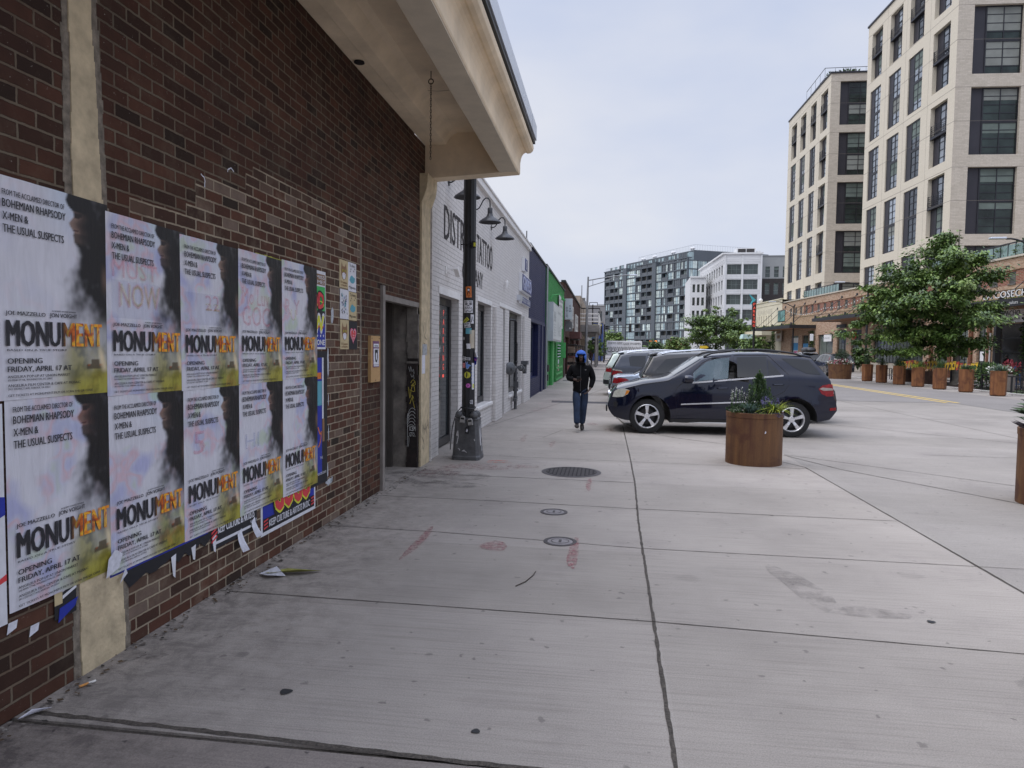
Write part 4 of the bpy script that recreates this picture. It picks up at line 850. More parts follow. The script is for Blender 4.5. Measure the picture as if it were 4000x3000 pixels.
# earlier prints showing faintly through the thin paper
def tintmat(name, c, a=.15):
    m, n, l, b = newmat(name); b.inputs['Base Color'].default_value = rgb(c); b.inputs['Roughness'].default_value = .6; b.inputs['Alpha'].default_value = a; return m
TN = [tintmat('show_through_pink', (.75, .22, .28)), tintmat('show_through_yellow', (.75, .72, .25)), tintmat('show_through_blue', (.2, .28, .62), .10)]
for k, items in ((1, (('NOW', .14, .50, .13, .48, 1, .05), ('NOW', .12, .49, .15, .52, 0, .06), ('MUST', .05, .655, .10, .55, 0, .05))), (2, (('22', .37, .53, .11, .25, 0, .05), ('22', .37, .53, .05, .25, 1, .04))), (3, (('GOC', .06, .44, .16, .6, 0, .06), ('Mo Luv', .05, .60, .13, .6, 0, .03))), (4, (('R Y', .06, .55, .14, .4, 0, .05), ('U', .2, .5, .1, .15, 1, .05))), (7, (('5', .13, .56, .16, .2, 0, .07),)), (8, (('HI', .1, .5, .12, .3, 2, .04),))):
    g = MB()
    for s_, u, v, h, w, mm, bb in items: g.text(s_, (u * PW, -.0078 - .0002 * mm, v), h, m=mm, width=w * PW, bold=.02)
    if k in (1, 2): g.face([(.03, -.0076, .43), (.42, -.0076, .43), (.42, -.0076, .64), (.03, -.0076, .64)], 2)
    g.build('show_through_print', TN, PST[k])
# older posters underneath
def wallthing(name, label, cat, y, z, off=.004, group=None, tilt=0):
    o = thing(name, label, cat, (WX + off, y, z), R(90), group)
    if tilt: o.rotation_euler = (0, -tilt, R(90))
    return o
def flat(col, name, r=.6): return M(name, col, r, var=.1, vs=12)
BLU = flat((.015, .03, .32), 'print_blue'); ORG = flat((.62, .17, .03), 'print_orange'); GRE = flat((.05, .42, .10), 'print_green'); REDP = flat((.62, .05, .06), 'print_red'); YLP = flat((.62, .62, .05), 'print_yellow'); WHP2 = flat((.66, .66, .70), 'print_white'); BKP = flat((.012, .012, .016), 'print_black'); TANP = flat((.52, .42, .24), 'print_tan'); PNK = flat((.6, .12, .22), 'print_pink'); TEAL = flat((.10, .34, .42), 'print_teal'); BRNP = flat((.24, .13, .065), 'print_brown')
PAL = [WHP2, BKP, BLU, ORG, GRE, REDP, YLP, TANP, PNK, TEAL, BRNP]; iW, iK, iB, iO, iG, iR, iY, iT, iP, iTe, iBr = range(11)
def sheet(label, y, z, w, h, cols, cat='poster', name='wall_poster', off=.005, tilt=0):
    t = MB(); t.box(0, w, -.001, .0, 0, h, cols); return t
o_ = None
g = MB(); w, h = .66, .73
g.box(0, w, -.001, 0, 0, h, iW)
def rect(x0, x1, z0, z1, m, y=-.002): g.face([(x0, y, z0), (x1, y, z0), (x1, y, z1), (x0, y, z1)], m)
rect(.02, .645, .60, .70, iBr); g.text('MISS ME? MISS', (.03, -.004, .655), .034, m=iW, width=.6, bold=.02); g.text('ME? MISS ME?', (.03, -.004, .61), .034, m=iW, width=.6, bold=.02)
rect(.02, .645, .30, .585, iG); rect(.02, .645, .02, .30, iB, -.0025); rect(.02, .645, .24, .36, iK, -.003)
g.text('GOOD', (.03, -.005, .37), .17, m=iK, width=.60, bold=.08); g.text('GOOD', (.04, -.007, .385), .145, m=iR, width=.57, bold=.05); g.text('GOOD', (.04, -.0075, .385), .07, m=iY, width=.57, bold=.03)
g.text('NOW', (.03, -.005, .16), .17, m=iW, width=.6, bold=.09); g.text('NOW', (.05, -.007, .175), .14, m=iY, width=.56, bold=.05); g.text('NOW', (.05, -.0075, .175), .05, m=iO, width=.56, bold=.03)
for i in range(9):
    x = .06 + i * .068; P = [(x + (.018 if k % 2 == 0 else .008) * math.sin(k * math.pi / 5), .125 + (.018 if k % 2 == 0 else .008) * math.cos(k * math.pi / 5)) for k in range(10)]
    g.poly2(P, (0, -.004, 0), m=iW)
g.text('GO VOTE  ONE', (.04, -.004, .04), .05, m=iW, width=.59, bold=.04)
t = g.build('wall_poster', PAL); t.location = (WX + .005, 5.605, 1.70); t.rotation_euler = (0, 0, R(90)); tag(t, 'bright green, red and blue hand lettered poster peeking out beside the upper film posters', 'poster')
g = MB(); w, h = .67, 1.26; rect(0, w, 0, h, iK, -.001); rect(.55, .585, .62, 1.2, iW, -.002); rect(.4, .545, .1, 1.2, iB, -.002); rect(.4, .53, 1.0, 1.06, iO, -.003); rect(.42, .54, .75, .98, iTe, -.003); rect(.555, .60, .40, .62, iBr, -.003)
g.ribbon(squig([(.45, .55), (.5, .48), (.53, .5), (.5, .4), (.46, .36)], .02, 0), .018, (0, -.004, 0), m=iO); g.text('musical.com', (.64, -.003, .09), .035, m=iW, width=.22, align='r'); g.text('THE', (.5, -.003, .24), .025, m=iW)
t = g.build('wall_poster', PAL); t.location = (WX + .004, 5.63, .42); t.rotation_euler = (0, 0, R(90)); tag(t, 'black poster edge with blue strip beside the lower film posters', 'poster')
g = MB(); w, h = 1.02, .72
rect(0, w, 0, h, iW, -.001); rect(.03, w - .03, .03, h - .03, iB, -.002)
g.text('GOGO', (.18, -.004, .13), .36, m=iK, width=.74, bold=.09); g.text('GOGO', (.20, -.006, .155), .30, m=iY, width=.72, bold=.07); g.text('GOGO', (.21, -.0075, .165), .27, m=iR, width=.70, bold=.05)
rect(.03, w - .03, .03, .135, iK, -.003); g.text('KEEP CULTURE & ARTISTS IN DC', (.13, -.005, .055), .06, m=iW, width=.76, bold=.02)
for x in (.04, .92): 
    for k in range(3): g.face([(x, -.006, .05 + k * .028), (x + .07, -.006, .06 + k * .028), (x + .07, -.006, .072 + k * .028), (x, -.006, .064 + k * .028)], iR)
t = g.build('wall_poster', PAL); t.location = (WX + .001, 5.01, .215); t.rotation_euler = (0, 0, R(90)); tag(t, 'blue and red hand lettered poster sticking out under the rightmost film posters', 'poster')
g = MB(); rect(0, .62, 0, .34, iK, -.001); rect(.02, .6, .03, .05, iW, -.002); g.text('KEEP CULTURE & ARTISTS', (.08, -.003, .10), .07, m=iW, width=.5, bold=.03)
for k in range(3): g.face([(.0, -.004, .05 + k * .03), (.07, -.004, .08 + k * .03), (.07, -.004, .095 + k * .03), (.0, -.004, .066 + k * .03)], iR)
g.text('PAID FOR BY', (.52, -.003, .06), .025, m=iW, width=.1)
t = g.build('wall_poster', PAL); t.location = (WX + .006, 4.32, .31); t.rotation_euler = (0, 0, R(90)); tag(t, 'dark old poster showing under the third film poster of the lower row', 'poster')
# ragged dark remnant under the second poster
def ragged(pts, m, t): 
    g.face([(a, -.002 - .004 * i * 0, b) for i, (a, b) in enumerate(pts)], m)
g = MB()
top = .12; P = [(0, .12)]; x = 0.
while x < 1.02: P.append((x, rr.uniform(-.03, .03) + .02 * x)); x += rr.uniform(.03, .08)
P.append((1.04, .12)); g.face([(a, -.002, b) for a, b in P], iK); rect(.02, .95, .085, .10, iB, -.003)
for x, d in ((.55, .15), (.76, .10), (1.0, .12)):
    g.face([(x, -.003, .04), (x + .05, -.003, .05), (x + .035, -.006, .05 - d), (x + .015, -.005, .04 - d * .8)], iW)
t = g.build('poster_remnant', PAL); t.location = (WX + .006, 3.33, .36); t.rotation_euler = (0, 0, R(90)); tag(t, 'ragged black poster remnant with torn white strips under the second film poster', 'torn poster')
g = MB()
for x, z, s in ((.1, .03, .62), (.3, .07, .55)):      # curling flaps
    P = [[(x + s * .09 * a - .03 * b, -.004 - .06 * (b ** 1.5) * (1 + .6 * math.sin(a * 3)), z + .17 - .2 * b * s + .03 * a) for a in (0, .5, 1)] for b in (0, .35, .7, 1)]
    for i in range(3):
        for j in range(2): g.face([P[i + 1][j], P[i + 1][j + 1], P[i][j + 1], P[i][j]], 0)
t = g.build('paper_flap', PAPW); t.location = (WX + .008, 4.55, .14); t.rotation_euler = (0, 0, R(90)); tag(t, 'curling white torn flaps hanging below the third and fourth film posters', 'torn poster')
g = MB(); rect(0, .14, 0, .22, iK, -.002); rect(.0, .05, .07, .2, iT, -.003)
for k in range(3): g.face([(.05, -.004, .09 + k * .035), (.14, -.004, .12 + k * .035), (.14, -.004, .135 + k * .035), (.05, -.004, .108 + k * .035)], iW)
g.face([(.02, -.004, -.02), (.13, -.004, .03), (.15, -.004, .07), (.03, -.004, .05)], iB)
t = g.build('poster_remnant', PAL); t.location = (WX + .006, 2.97, .36); t.rotation_euler = (0, 0, R(90)); tag(t, 'striped torn poster remnant under the leftmost lower film poster', 'torn poster')
g = MB(); g.face([(0, -.002, .06), (.1, -.002, .09), (.13, -.002, .16), (.07, -.004, .2), (.02, -.002, .16)], 0); g.face([(.1, -.004, .0), (.16, -.006, .04), (.14, -.01, .08)], 0)
t = g.build('paper_scrap', PAPW); t.location = (WX + .025, 3.30, .40); t.rotation_euler = (0, 0, R(90)); tag(t, 'torn white scrap at the foot of the cream pilaster poster edge', 'torn poster')
for i, (y, z, lb) in enumerate(((2.82, .34, 'small white paper corner stuck low on the brick left of the pilaster'), (2.70, .40, 'white paper rag at the left edge of the photo low on the brick'))):
    g = MB(); g.face([(0, -.002, 0), (.05, -.004, .015), (.06, -.002, .05), (.01, -.002, .05)], 0); t = g.build('paper_scrap', PAPW); t.location = (WX + .005, y, z); t.rotation_euler = (0, 0, R(90)); tag(t, lb, 'torn poster')
g = MB(); rect(0, .6, 0, 1.0, iW, -.001); g.face([(.3, -.003, .40), (.6, -.003, .50), (.6, -.003, .58), (.4, -.003, .62)], iB); g.face([(.4, -.003, .15), (.6, -.003, .2), (.6, -.003, .23)], iR)
t = g.build('wall_poster', PAL); t.location = (WX + .004, 2.108, .45); t.rotation_euler = (0, 0, R(90)); tag(t, 'white poster with blue and red shapes cut off by the left edge of the photo', 'poster')
g = MB()
x = 0.
while x < .95: d = rr.uniform(.02, .09); rect(x, x + d * .95, rr.uniform(-.006, 0), .022 + rr.uniform(0, .008), 0, -.001); x += d
t = g.build('poster_edge', flat((.42, .42, .06), 'print_olive')); t.location = (WX + .004, 4.95, 2.41); t.rotation_euler = (0, 0, R(90)); tag(t, 'thin olive edge of an older poster above the two rightmost film posters', 'torn poster')
# glue remnants
g = MB()
for (y, z, w_, h_) in ((.0, .7, .05, .35), (.02, .1, .03, .2), (.08, 1.25, .1, .2), (.02, .45, .025, .15), (0, -.25, .03, .2), (.1, -.3, .04, .08), (-.05, -.32, .2, .09)):
    g = MB(); P = [(y + w_ * (.5 + .5 * math.cos(a) * rr.uniform(.5, 1)), -.001, z + h_ * (.5 + .5 * math.sin(a) * rr.uniform(.6, 1))) for a in [k * .52 for k in range(12)]]; g.face(P)
    t = g.build('glue_remnant', M('glue_paper', (.42, .44, .47), .8, var=.3, vs=40)); t.location = (WX + .003, 6.30, .68); t.rotation_euler = (0, 0, R(90)); tag(t, 'pale glued paper remnants on the brick right of the posters', 'torn poster', 'glued paper remnants')
g = MB()
for (y, z, a) in ((4.25, 2.80, -.5), (4.62, 2.93, .8)):
    P = [(y + .05 * math.cos(a + k * .4), z + .05 * math.sin(a + k * .4)) for k in range(6)]; g = MB(); g.ribbon([(a_ + rr.uniform(-.006, .006), b_ + rr.uniform(-.006, .006)) for a_, b_ in P], .009, (0, -.002, 0)); t = g.build('paper_scar', PAPW); t.location = (WX, 0, 0); t.rotation_euler = (0, 0, R(90)); tag(t, 'white curved paper scars on the dark brick above the posters', 'torn poster', 'curved paper scars on the brick')
# small flyers
def flyer(y, z, w, h, label, fn):
    global g
    g = MB(); fn(w, h); o = g.build('flyer', PAL); o.location = (WX + .004, y, z); o.rotation_euler = (0, 0, R(90)); tag(o, label, 'flyer', 'small flyers pasted on the brick wall')
def cat_art(w, h):
    rect(0, w, 0, h, iT, -.001); cx, cz = w * .5, h * .58
    P = [(-.07, -.03), (-.075, .03), (-.06, .10), (-.03, .055), (.03, .055), (.06, .10), (.075, .03), (.07, -.03), (.04, -.07), (0, -.085), (-.04, -.07)]
    g.poly2([(cx + a, cz + b) for a, b in P], (0, -.002, 0), m=iBr)
    g.poly2([(cx + a * .6, cz + b * .5 - .035) for a, b in P if abs(b) < .09], (0, -.003, 0), m=iW)
    for s in (-1, 1):
        g.poly2([(cx + s * .03 + .014 * math.cos(k), cz + .012 + .014 * math.sin(k)) for k in [j * .785 for j in range(8)]], (0, -.004, 0), m=iY); g.poly2([(cx + s * .03 + .005 * math.cos(k), cz + .012 + .012 * math.sin(k)) for k in [j * .785 for j in range(8)]], (0, -.005, 0), m=iK)
    g.poly2([(cx - .008, cz - .02), (cx + .008, cz - .02), (cx, cz - .032)], (0, -.005, 0), m=iP)
    g.text('El Gatuno', (w / 2, -.003, .045), .024, m=iBr, align='c', width=w * .72, bold=.03); g.text('Los Raquelitos', (w / 2, -.003, .018), .02, m=iBr, align='c', width=w * .72, bold=.03)
def amo_art(bg):
    def f(w, h):
        rect(0, w, 0, h, bg, -.001); g.text('Te Amo', (w / 2, -.003, h - .045), .032, m=iK, align='c', width=w * .7); g.text('Migrante', (w / 2, -.003, .03), .03, m=iK, align='c', width=w * .8)
        g.poly2([(w / 2 + a, h * .42 + b) for a, b in ((-.08, -.01), (-.05, .03), (-.01, .045), (.03, .03), (.08, .02), (.07, -.02), (.02, -.04), (-.04, -.035))], (0, -.002, 0), m=iTe)
        for a, b in ((-.05, .09), (.03, .075), (.06, .1), (-.07, .065)): g.poly2([(w / 2 + a, h * .45 + b), (w / 2 + a + .012, h * .45 + b + .02), (w / 2 + a + .024, h * .45 + b)], (0, -.002, 0), m=iK)
    return f
def crowd_art(w, h):
    rect(0, w, 0, h, iW, -.001)
    for k in range(60): x, z = rr.uniform(.03, w - .05), rr.uniform(.05, h - .05); s = rr.uniform(.008, .022); g.poly2([(x, z), (x + s, z + rr.uniform(-.01, .01)), (x + s * .6, z + s * 1.3)], (0, -.002 - k * .00002, 0), m=rr.choice((iK, iB, iTe, iK)))
def heart_art(w, h):
    rect(0, w, 0, h, iK, -.001)
    for s, m, d in ((.0058, iP, .002), (.0047, iW, .003), (.0043, iR, .004)):
        g.poly2([(w / 2 + s * 16 * math.sin(t) ** 3, h * .52 + s * (13 * math.cos(t) - 5 * math.cos(2 * t) - 2 * math.cos(3 * t) - math.cos(4 * t))) for t in [k * math.pi / 16 for k in range(32)]], (0, -d, 0), m=m)
    for i, s in enumerate(('Te', 'Amo', 'DC')): g.text(s, (w / 2, -.005, h * .58 - i * .03), .02, m=iW, align='c')
flyer(6.61, 2.325, .235, .28, 'tan cat flyer at the top left of the flyer cluster', cat_art)
flyer(6.845, 2.305, .23, .30, 'white Te Amo Migrante flyer at the top right of the cluster', amo_art(iW))
flyer(6.625, 2.01, .235, .30, 'white flyer with a blue and black crowd drawing', crowd_art)
flyer(6.86, 2.005, .23, .295, 'tan Te Amo Migrante flyer in the middle right of the cluster', amo_art(iT))
flyer(6.63, 1.70, .235, .30, 'tan cat flyer at the bottom left of the flyer cluster', cat_art)
flyer(6.87, 1.70, .235, .295, 'black flyer with a red heart', heart_art)
# plywood board with notice
t = wallthing('notice_board', 'raw plywood board with a purple edged notice beside the doorway', 'notice board', 7.46, 1.325, 0)
PLY = newmat('plywood'); m, n, l, bb = PLY; tc = n.new('ShaderNodeTexCoord'); mp_ = n.new('ShaderNodeMapping'); mp_.inputs['Scale'].default_value = (6, 1, 1.6); l.new(tc.outputs['Object'], mp_.inputs[0])
wv = node(n, 'ShaderNodeTexWave', Scale=3., Distortion=7., Detail=3.); l.new(mp_.outputs[0], wv.inputs['Vector']); l.new(ramp(n, l, wv.outputs[0], [(.2, (.46, .28, .12)), (.6, (.56, .37, .18)), (.9, (.36, .2, .08))]), bb.inputs['Base Color']); bb.inputs['Roughness'].default_value = .8
g = MB(); g.box(0, .32, -.035, 0, 0, .53); g.build('board', PLY[0], t)
g = MB(); PUR = flat((.16, .06, .14), 'print_purple')
g.box(.06, .27, -.039, -.035, .17, .47, 1); g.box(.075, .255, -.041, -.039, .20, .385, 0); g.box(.075, .255, -.041, -.039, .40, .44, 0); g.box(.075, .255, -.041, -.039, .18, .195, 0)
g.poly2([(.165 + .05 * math.cos(k * .5) * (1.2 if k in (2, 3, 4) else 1), .30 + .075 * math.sin(k * .5)) for k in range(13)], (0, -.042, 0), m=2); g.poly2([(.165 + .022 * math.cos(k * .5), .295 + .045 * math.sin(k * .5)) for k in range(13)], (0, -.043, 0), m=0)
for s in (-1, 1): g.poly2([(.165 + s * .05, .38), (.165 + s * .012, .36), (.165 + s * .05, .33)], (0, -.0425, 0), m=2)
g.box(.10, .23, -.0425, -.041, .41, .42, 2); g.build('notice', [WHP2, PUR, BKP], t)
g = MB()
for x, z in ((.03, .5), (.29, .5), (.16, .02)): g.lathe([(.007, -.038), (.007, -.035)], 8, (x, 0, z), axis='y')
g.build('screw', DKM, t)
# ================================================================ LAMP POST, PERSON, PLANTERS
PX, PY = -2.13, 10.52
POLE = M('lamp_post_black', (.014, .014, .016), .38, .2, var=.3, vs=8, bump=.15, bs=30); POLEG = M('lamp_base_grey', (.085, .085, .088), .55, .2, var=.35, vs=9, bump=.3, bs=25)
t = thing('street_lamp_post', 'black fluted street lamp post covered in stickers with a grey pedestal', 'lamp post', (PX, PY, 0))
def shaft_r(z): return .104 - .012 * min(1, z / 9)
g = MB(); n = 24; rings = []
for z in (.64, 1.5, 3, 5, 8.5):
    rings.append([g.vert(((shaft_r(z) * (1 if j % 2 else .955)) * math.cos(2 * math.pi * j / n + .13), (shaft_r(z) * (1 if j % 2 else .955)) * math.sin(2 * math.pi * j / n + .13), z)) for j in range(n)])
for a, b_ in zip(rings, rings[1:]):
    for j in range(n): g.f.append([a[j], a[(j + 1) % n], b_[(j + 1) % n], b_[j]]); g.m.append(0)
g.build('shaft', POLE, t)
g = MB(); g.tube([(0, 0, 8.5), (.3, .0, 8.9), (1.2, 0, 9.1)], .05, 8); g.build('arm', POLE, t); g = MB(); g.box(1.1, 1.8, -.14, .14, 9.06, 9.16); g.build('lamp_head', POLE, t, bevel=.03)
def octo(w, z, ch=.18): return [(x * w, y * w, z) for x, y in ((-.5, -.5 + ch), (-.5 + ch, -.5), (.5 - ch, -.5), (.5, -.5 + ch), (.5, .5 - ch), (.5 - ch, .5), (-.5 + ch, .5), (-.5, .5 - ch))]
g = MB(); L = [octo(.44, 0, .1), octo(.44, .05, .1), octo(.42, .07, .1), octo(.35, .60, .1), octo(.37, .615, .1), octo(.37, .635, .1), octo(.30, .65, .12)]
ids = [[g.vert(p) for p in r] for r in L]
for a, b_ in zip(ids, ids[1:]):
    for j in range(8): g.f.append([a[j], a[(j + 1) % 8], b_[(j + 1) % 8], b_[j]]); g.m.append(0)
g.f.append(ids[-1]); g.m.append(0)
g.build('pedestal', POLEG, t, bevel=.006)
g = MB()
for sx, sy in ((-1, -1), (1, -1), (1, 1), (-1, 1)): g.lathe([(.05, .64), (.066, .67), (.06, .71), (.035, .74), (.01, .75)], 12, (sx * .115, sy * .115, 0))
g.build('anchor_bolt_cover', POLEG, t, smooth=True)
g = MB(); P = [(x * 1.0, -.5 + 0, z) for x, z in ()]
def onped(x, z): # front face of pedestal
    w = .42 + (z - .07) / .53 * (.35 - .42); return (x, -w / 2 - .003, z)
for pts in ([(-.15, .38), (-.13, .46), (-.12, .36), (-.14, .25)], [(-.12, .18), (-.1, .17), (-.09, .15)], [(-.06, .14), (-.03, .16), (0, .13), (.02, .12)], [(.13, .33), (.14, .30)]):
    g.face([onped(x + dx, z + dz) for (x, z), (dx, dz) in zip(pts + pts[::-1], [(0, 0)] * len(pts) + [(.012, .005)] * len(pts))])
for pts in ([(.06, .62), (.09, .5), (.10, .35), (.06, .3)], [(-.02, .55), (.03, .4), (.05, .22), (-.03, .2), (-.05, .3)], [(.08, .25), (.1, .12), (.04, .1)]):
    g.face([((.42 + (z - .07) / .53 * (-.07)) / 2 + .003, y, z) for y, z in pts])
g.build('peeling_paint', M('silver_scrape', (.5, .49, .50), .7, var=.3, vs=40), t)
def wrap(mb, i0, zc=0):
    for k in range(i0, len(mb.v)):
        v = mb.v[k]; r = shaft_r(v.z) - v.y + .0025; a = v.x / shaft_r(v.z); mb.v[k] = Vector((r * math.sin(a), -r * math.cos(a), v.z))
STK = [WHP2, BKP, BLU, ORG, GRE, REDP, YLP, flat((.52, .46, .36), 'print_cream'), flat((.55, .12, .45), 'print_magenta'), TEAL, BRNP, flat((.12, .25, .62), 'print_sky')]
def sticker(x0, x1, z0, z1, m, draw=None, rot=0, name='sticker', shape=None):
    mb = MB(); cx, cz = (x0 + x1) / 2, (z0 + z1) / 2; nx = 6
    if shape: mb.face([(cx + a, 0, cz + b_) for a, b_ in shape], m)
    else:
        for i in range(nx): a, b_ = x0 + (x1 - x0) * i / nx, x0 + (x1 - x0) * (i + 1) / nx; mb.face([(a, 0, z0), (b_, 0, z0), (b_, 0, z1), (a, 0, z1)], m)
    if draw: draw(mb, x0, x1, z0, z1)
    if rot:
        for k in range(len(mb.v)): v = mb.v[k]; dx, dz = v.x - cx, v.z - cz; mb.v[k] = Vector((cx + dx * math.cos(rot) - dz * math.sin(rot), v.y, cz + dx * math.sin(rot) + dz * math.cos(rot)))
    wrap(mb, 0); return mb.build(name, STK, t)
def tx(lines, m, bold=.02):
    def f(mb, x0, x1, z0, z1):
        h = (z1 - z0) / len(lines)
        for i, s in enumerate(lines): mb.text(s, ((x0 + x1) / 2, -.001, z1 - h * (i + .85)), h * .7, m=m, align='c', width=(x1 - x0) * .86, bold=bold)
    return f
def d_face(mb, x0, x1, z0, z1):
    w, h = x1 - x0, z1 - z0; S = lambda pts, wd=.008: mb.ribbon([(x0 + a * w, z0 + b_ * h) for a, b_ in pts], wd, (0, -.001, 0), m=1)
    for x in (.28, .75): S([(x + .14 * math.cos(k), .72 + .07 * math.sin(k)) for k in [j * .7 for j in range(10)]]); S([(x - .05, .72), (x + .05, .72)], .014)
    S([(.05, .84), (.12, .92), (.18, .84), (.26, .92), (.32, .84), (.38, .92)]); S([(.62, .92), (.68, .84), (.75, .92), (.82, .84), (.9, .92)]); S([(.4, .55), (.5, .6), (.62, .55)], .012)
    S([(.12, .3), (.2, .45), (.3, .32), (.4, .45), (.5, .32), (.6, .45), (.7, .32), (.82, .45), (.9, .3)], .01); S([(.15, .1), (.12, .3)], .01); S([(.9, .3), (.88, .1)], .01); S([(.25, .1), (.4, .17), (.6, .12), (.8, .16), (.7, .06), (.3, .05), (.25, .1)], .01)
def d_fig(mb, x0, x1, z0, z1):
    cx, w, h = (x0 + x1) / 2, x1 - x0, z1 - z0; E = lambda ex, ez, rx, rz, m, d: mb.face([(cx + ex * w + rx * w * math.cos(k * .52), -d, z0 + ez * h + rz * h * math.sin(k * .52)) for k in range(12)], m)
    E(0, .72, .26, .17, 1, .0006); E(0, .68, .19, .10, 0, .0011); E(0, .34, .27, .24, 1, .0006); E(.03, .36, .1, .12, 3, .0011); mb.box(x0 + .15 * w, x1 - .15 * w, -.001, 0, z0 + .03 * h, z0 + .09 * h, 0)
def d_round(m1, m2):
    def f(mb, x0, x1, z0, z1):
        cx, cz, r = (x0 + x1) / 2, (z0 + z1) / 2, (x1 - x0) / 2
        for a in (90, 210, 330):
            ax, az = cx + .3 * r * math.cos(R(a)), cz + .3 * r * math.sin(R(a)); mb.ribbon([(ax + .26 * r * math.cos(k), az + .26 * r * math.sin(k)) for k in [j * .7 for j in range(10)]], .004, (0, -.001, 0), m=m1)
        mb.ribbon([(cx + .85 * r * math.cos(k), cz + .85 * r * math.sin(k)) for k in [j * .4 for j in range(17)]], .003, (0, -.001, 0), m=m2)
    return f
circ = lambda r: [(r * math.cos(k * .35), r * math.sin(k * .35)) for k in range(18)]
sticker(-.033, .055, 2.51, 2.68, 3, d_fig, .06)['label'] = 'orange sticker with a black figure'
sticker(-.068, .08, 2.275, 2.465, 0, d_face)['label'] = 'white sticker with a scribbled black face'
sticker(-.085, .02, 2.13, 2.18, 6, tx(['SMACK'], 1), .75)['label'] = 'yellow diagonal sticker'
sticker(-.06, .04, 2.045, 2.125, 0, tx(['SKIER', 'SUPPLY'], 1, .03), .12)['label'] = 'white block letter sticker'
sticker(.045, .10, 2.11, 2.25, 0, lambda mb, a, b_, c, d: mb.ribbon([(a + .01, c + .02), (a + .025, d - .03), (b_ - .01, c + .04)], .012, (0, -.001, 0), m=1))
sticker(-.03, .06, 1.95, 2.04, 9); sticker(.035, .12, 1.73, 2.01, 7, lambda mb, a, b_, c, d: (mb.box(a + .01, b_ - .01, -.001, 0, c + .03, d - .03, 10), mb.text('KNOX', ((a + b_) / 2, -.002, c + .1), .09, m=7, align='c', width=.05)))
sticker(-.095, -.03, 1.54, 1.60, 0, tx(['FREE', 'CANDY'], 1, .03), -.05); sticker(-.03, .045, 1.545, 1.585, 0, tx(['WEIRD'], 1, .03), -.05)
sticker(-.09, -.035, 1.425, 1.50, 5, tx(['SHE', 'IS', 'ARY'], 0, .03))['label'] = 'red sticker reading SHE IS ARY'
hand = [(-.03, -.02), (-.034, .03), (-.038, .05), (-.028, .052), (-.02, .018), (-.013, .05), (-.003, .05), (-.002, .012), (.012, .015), (.03, .005), (.04, -.002), (.036, -.012), (.02, -.012), (.012, -.04), (-.01, -.055), (-.024, -.045)]
sticker(-.03, .05, 1.41, 1.52, 0, None, shape=[(a * 1.12, b_ * 1.1) for a, b_ in hand]); s_ = MB(); s_.face([(.01 + a, -.001, 1.465 + b_) for a, b_ in hand], 11); wrap(s_, 0); s_.build('sticker', STK, t)['label'] = 'blue hand shaped sticker'
sticker(-.05, .05, 1.265, 1.365, 6, d_round(1, 10), shape=circ(.05))['label'] = 'round yellow sticker'
sticker(-.018, .05, 1.115, 1.185, 8, lambda mb, a, b_, c, d: (mb.ribbon([(a + .02, c + .02), (b_ - .02, d - .02)], .006, (0, -.001, 0), m=1), mb.ribbon([(a + .02, d - .02), (b_ - .03, c + .035)], .006, (0, -.001, 0), m=1)), shape=circ(.034))['label'] = 'round pink sticker'
sticker(.07, .12, 1.19, 1.50, 0, lambda mb, a, b_, c, d: [mb.box(a, b_, -.001, 0, c + k * .05, c + k * .05 + .025, 11) for k in range(6)]); sticker(.075, .12, 1.09, 1.19, 0, lambda mb, a, b_, c, d: mb.box(a + .012, b_ - .008, -.001, 0, c + .02, d - .015, 6)); sticker(-.09, -.05, 1.86, 1.9, 0, tx(['TO THE', 'WALL'], 1)); sticker(-.02, .05, 1.72, 1.80, 0, lambda mb, a, b_, c, d: mb.face([(a, -.001, c), (b_ - .03, -.001, c), (a, -.001, d - .02)], 1)); sticker(.04, .1, .86, .93, 1, tx(['CE', 'WE'], 0, .04))
g = MB(); g.face([(.095, -.02, 1.76), (.10, -.03, 1.70), (.17, -.09, 1.60), (.15, -.10, 1.585), (.10, -.035, 1.60)], 0); g.face([(.095, -.02, 1.66), (.15, -.05, 1.60), (.13, -.05, 1.48), (.095, -.03, 1.46)], 2); g.face([(.1, -.0215, 1.63), (.14, -.046, 1.585), (.13, -.048, 1.53), (.1, -.031, 1.54)], 8)
g.build('flapping_sticker', STK, t)['label'] = 'torn sticker flapping off the side of the post'
g = MB(); g.tube([(.115 * math.cos(a), .115 * math.sin(a), .80 + .012 * math.sin(2 * a)) for a in [k * .4 for k in range(16)]], .010, 6, close=True); g.tube([(-.11, -.03, .80), (-.17, -.1, .72), (-.215, -.17, .5), (-.235, -.2, .22), (-.235, -.21, .16)], .008, 6); tag(g.build('cable_lock', BLK), 'black cable lock looped around the lamp post pedestal top', 'cable lock').location = (PX, PY, 0)
g = MB(); g.box(-.115, .11, -.118, -.10, 3.31, 3.325); g.box(.06, .12, -.15, -.09, 3.27, 3.36, 0); g.box(.09, .121, -.151, -.14, 3.28, 3.34, 1); g.build('banding_clamp', [BLK, YLP], t)
LOCKG = M('lockbox_grey', (.34, .33, .32), .45, .2, var=.15, vs=30)
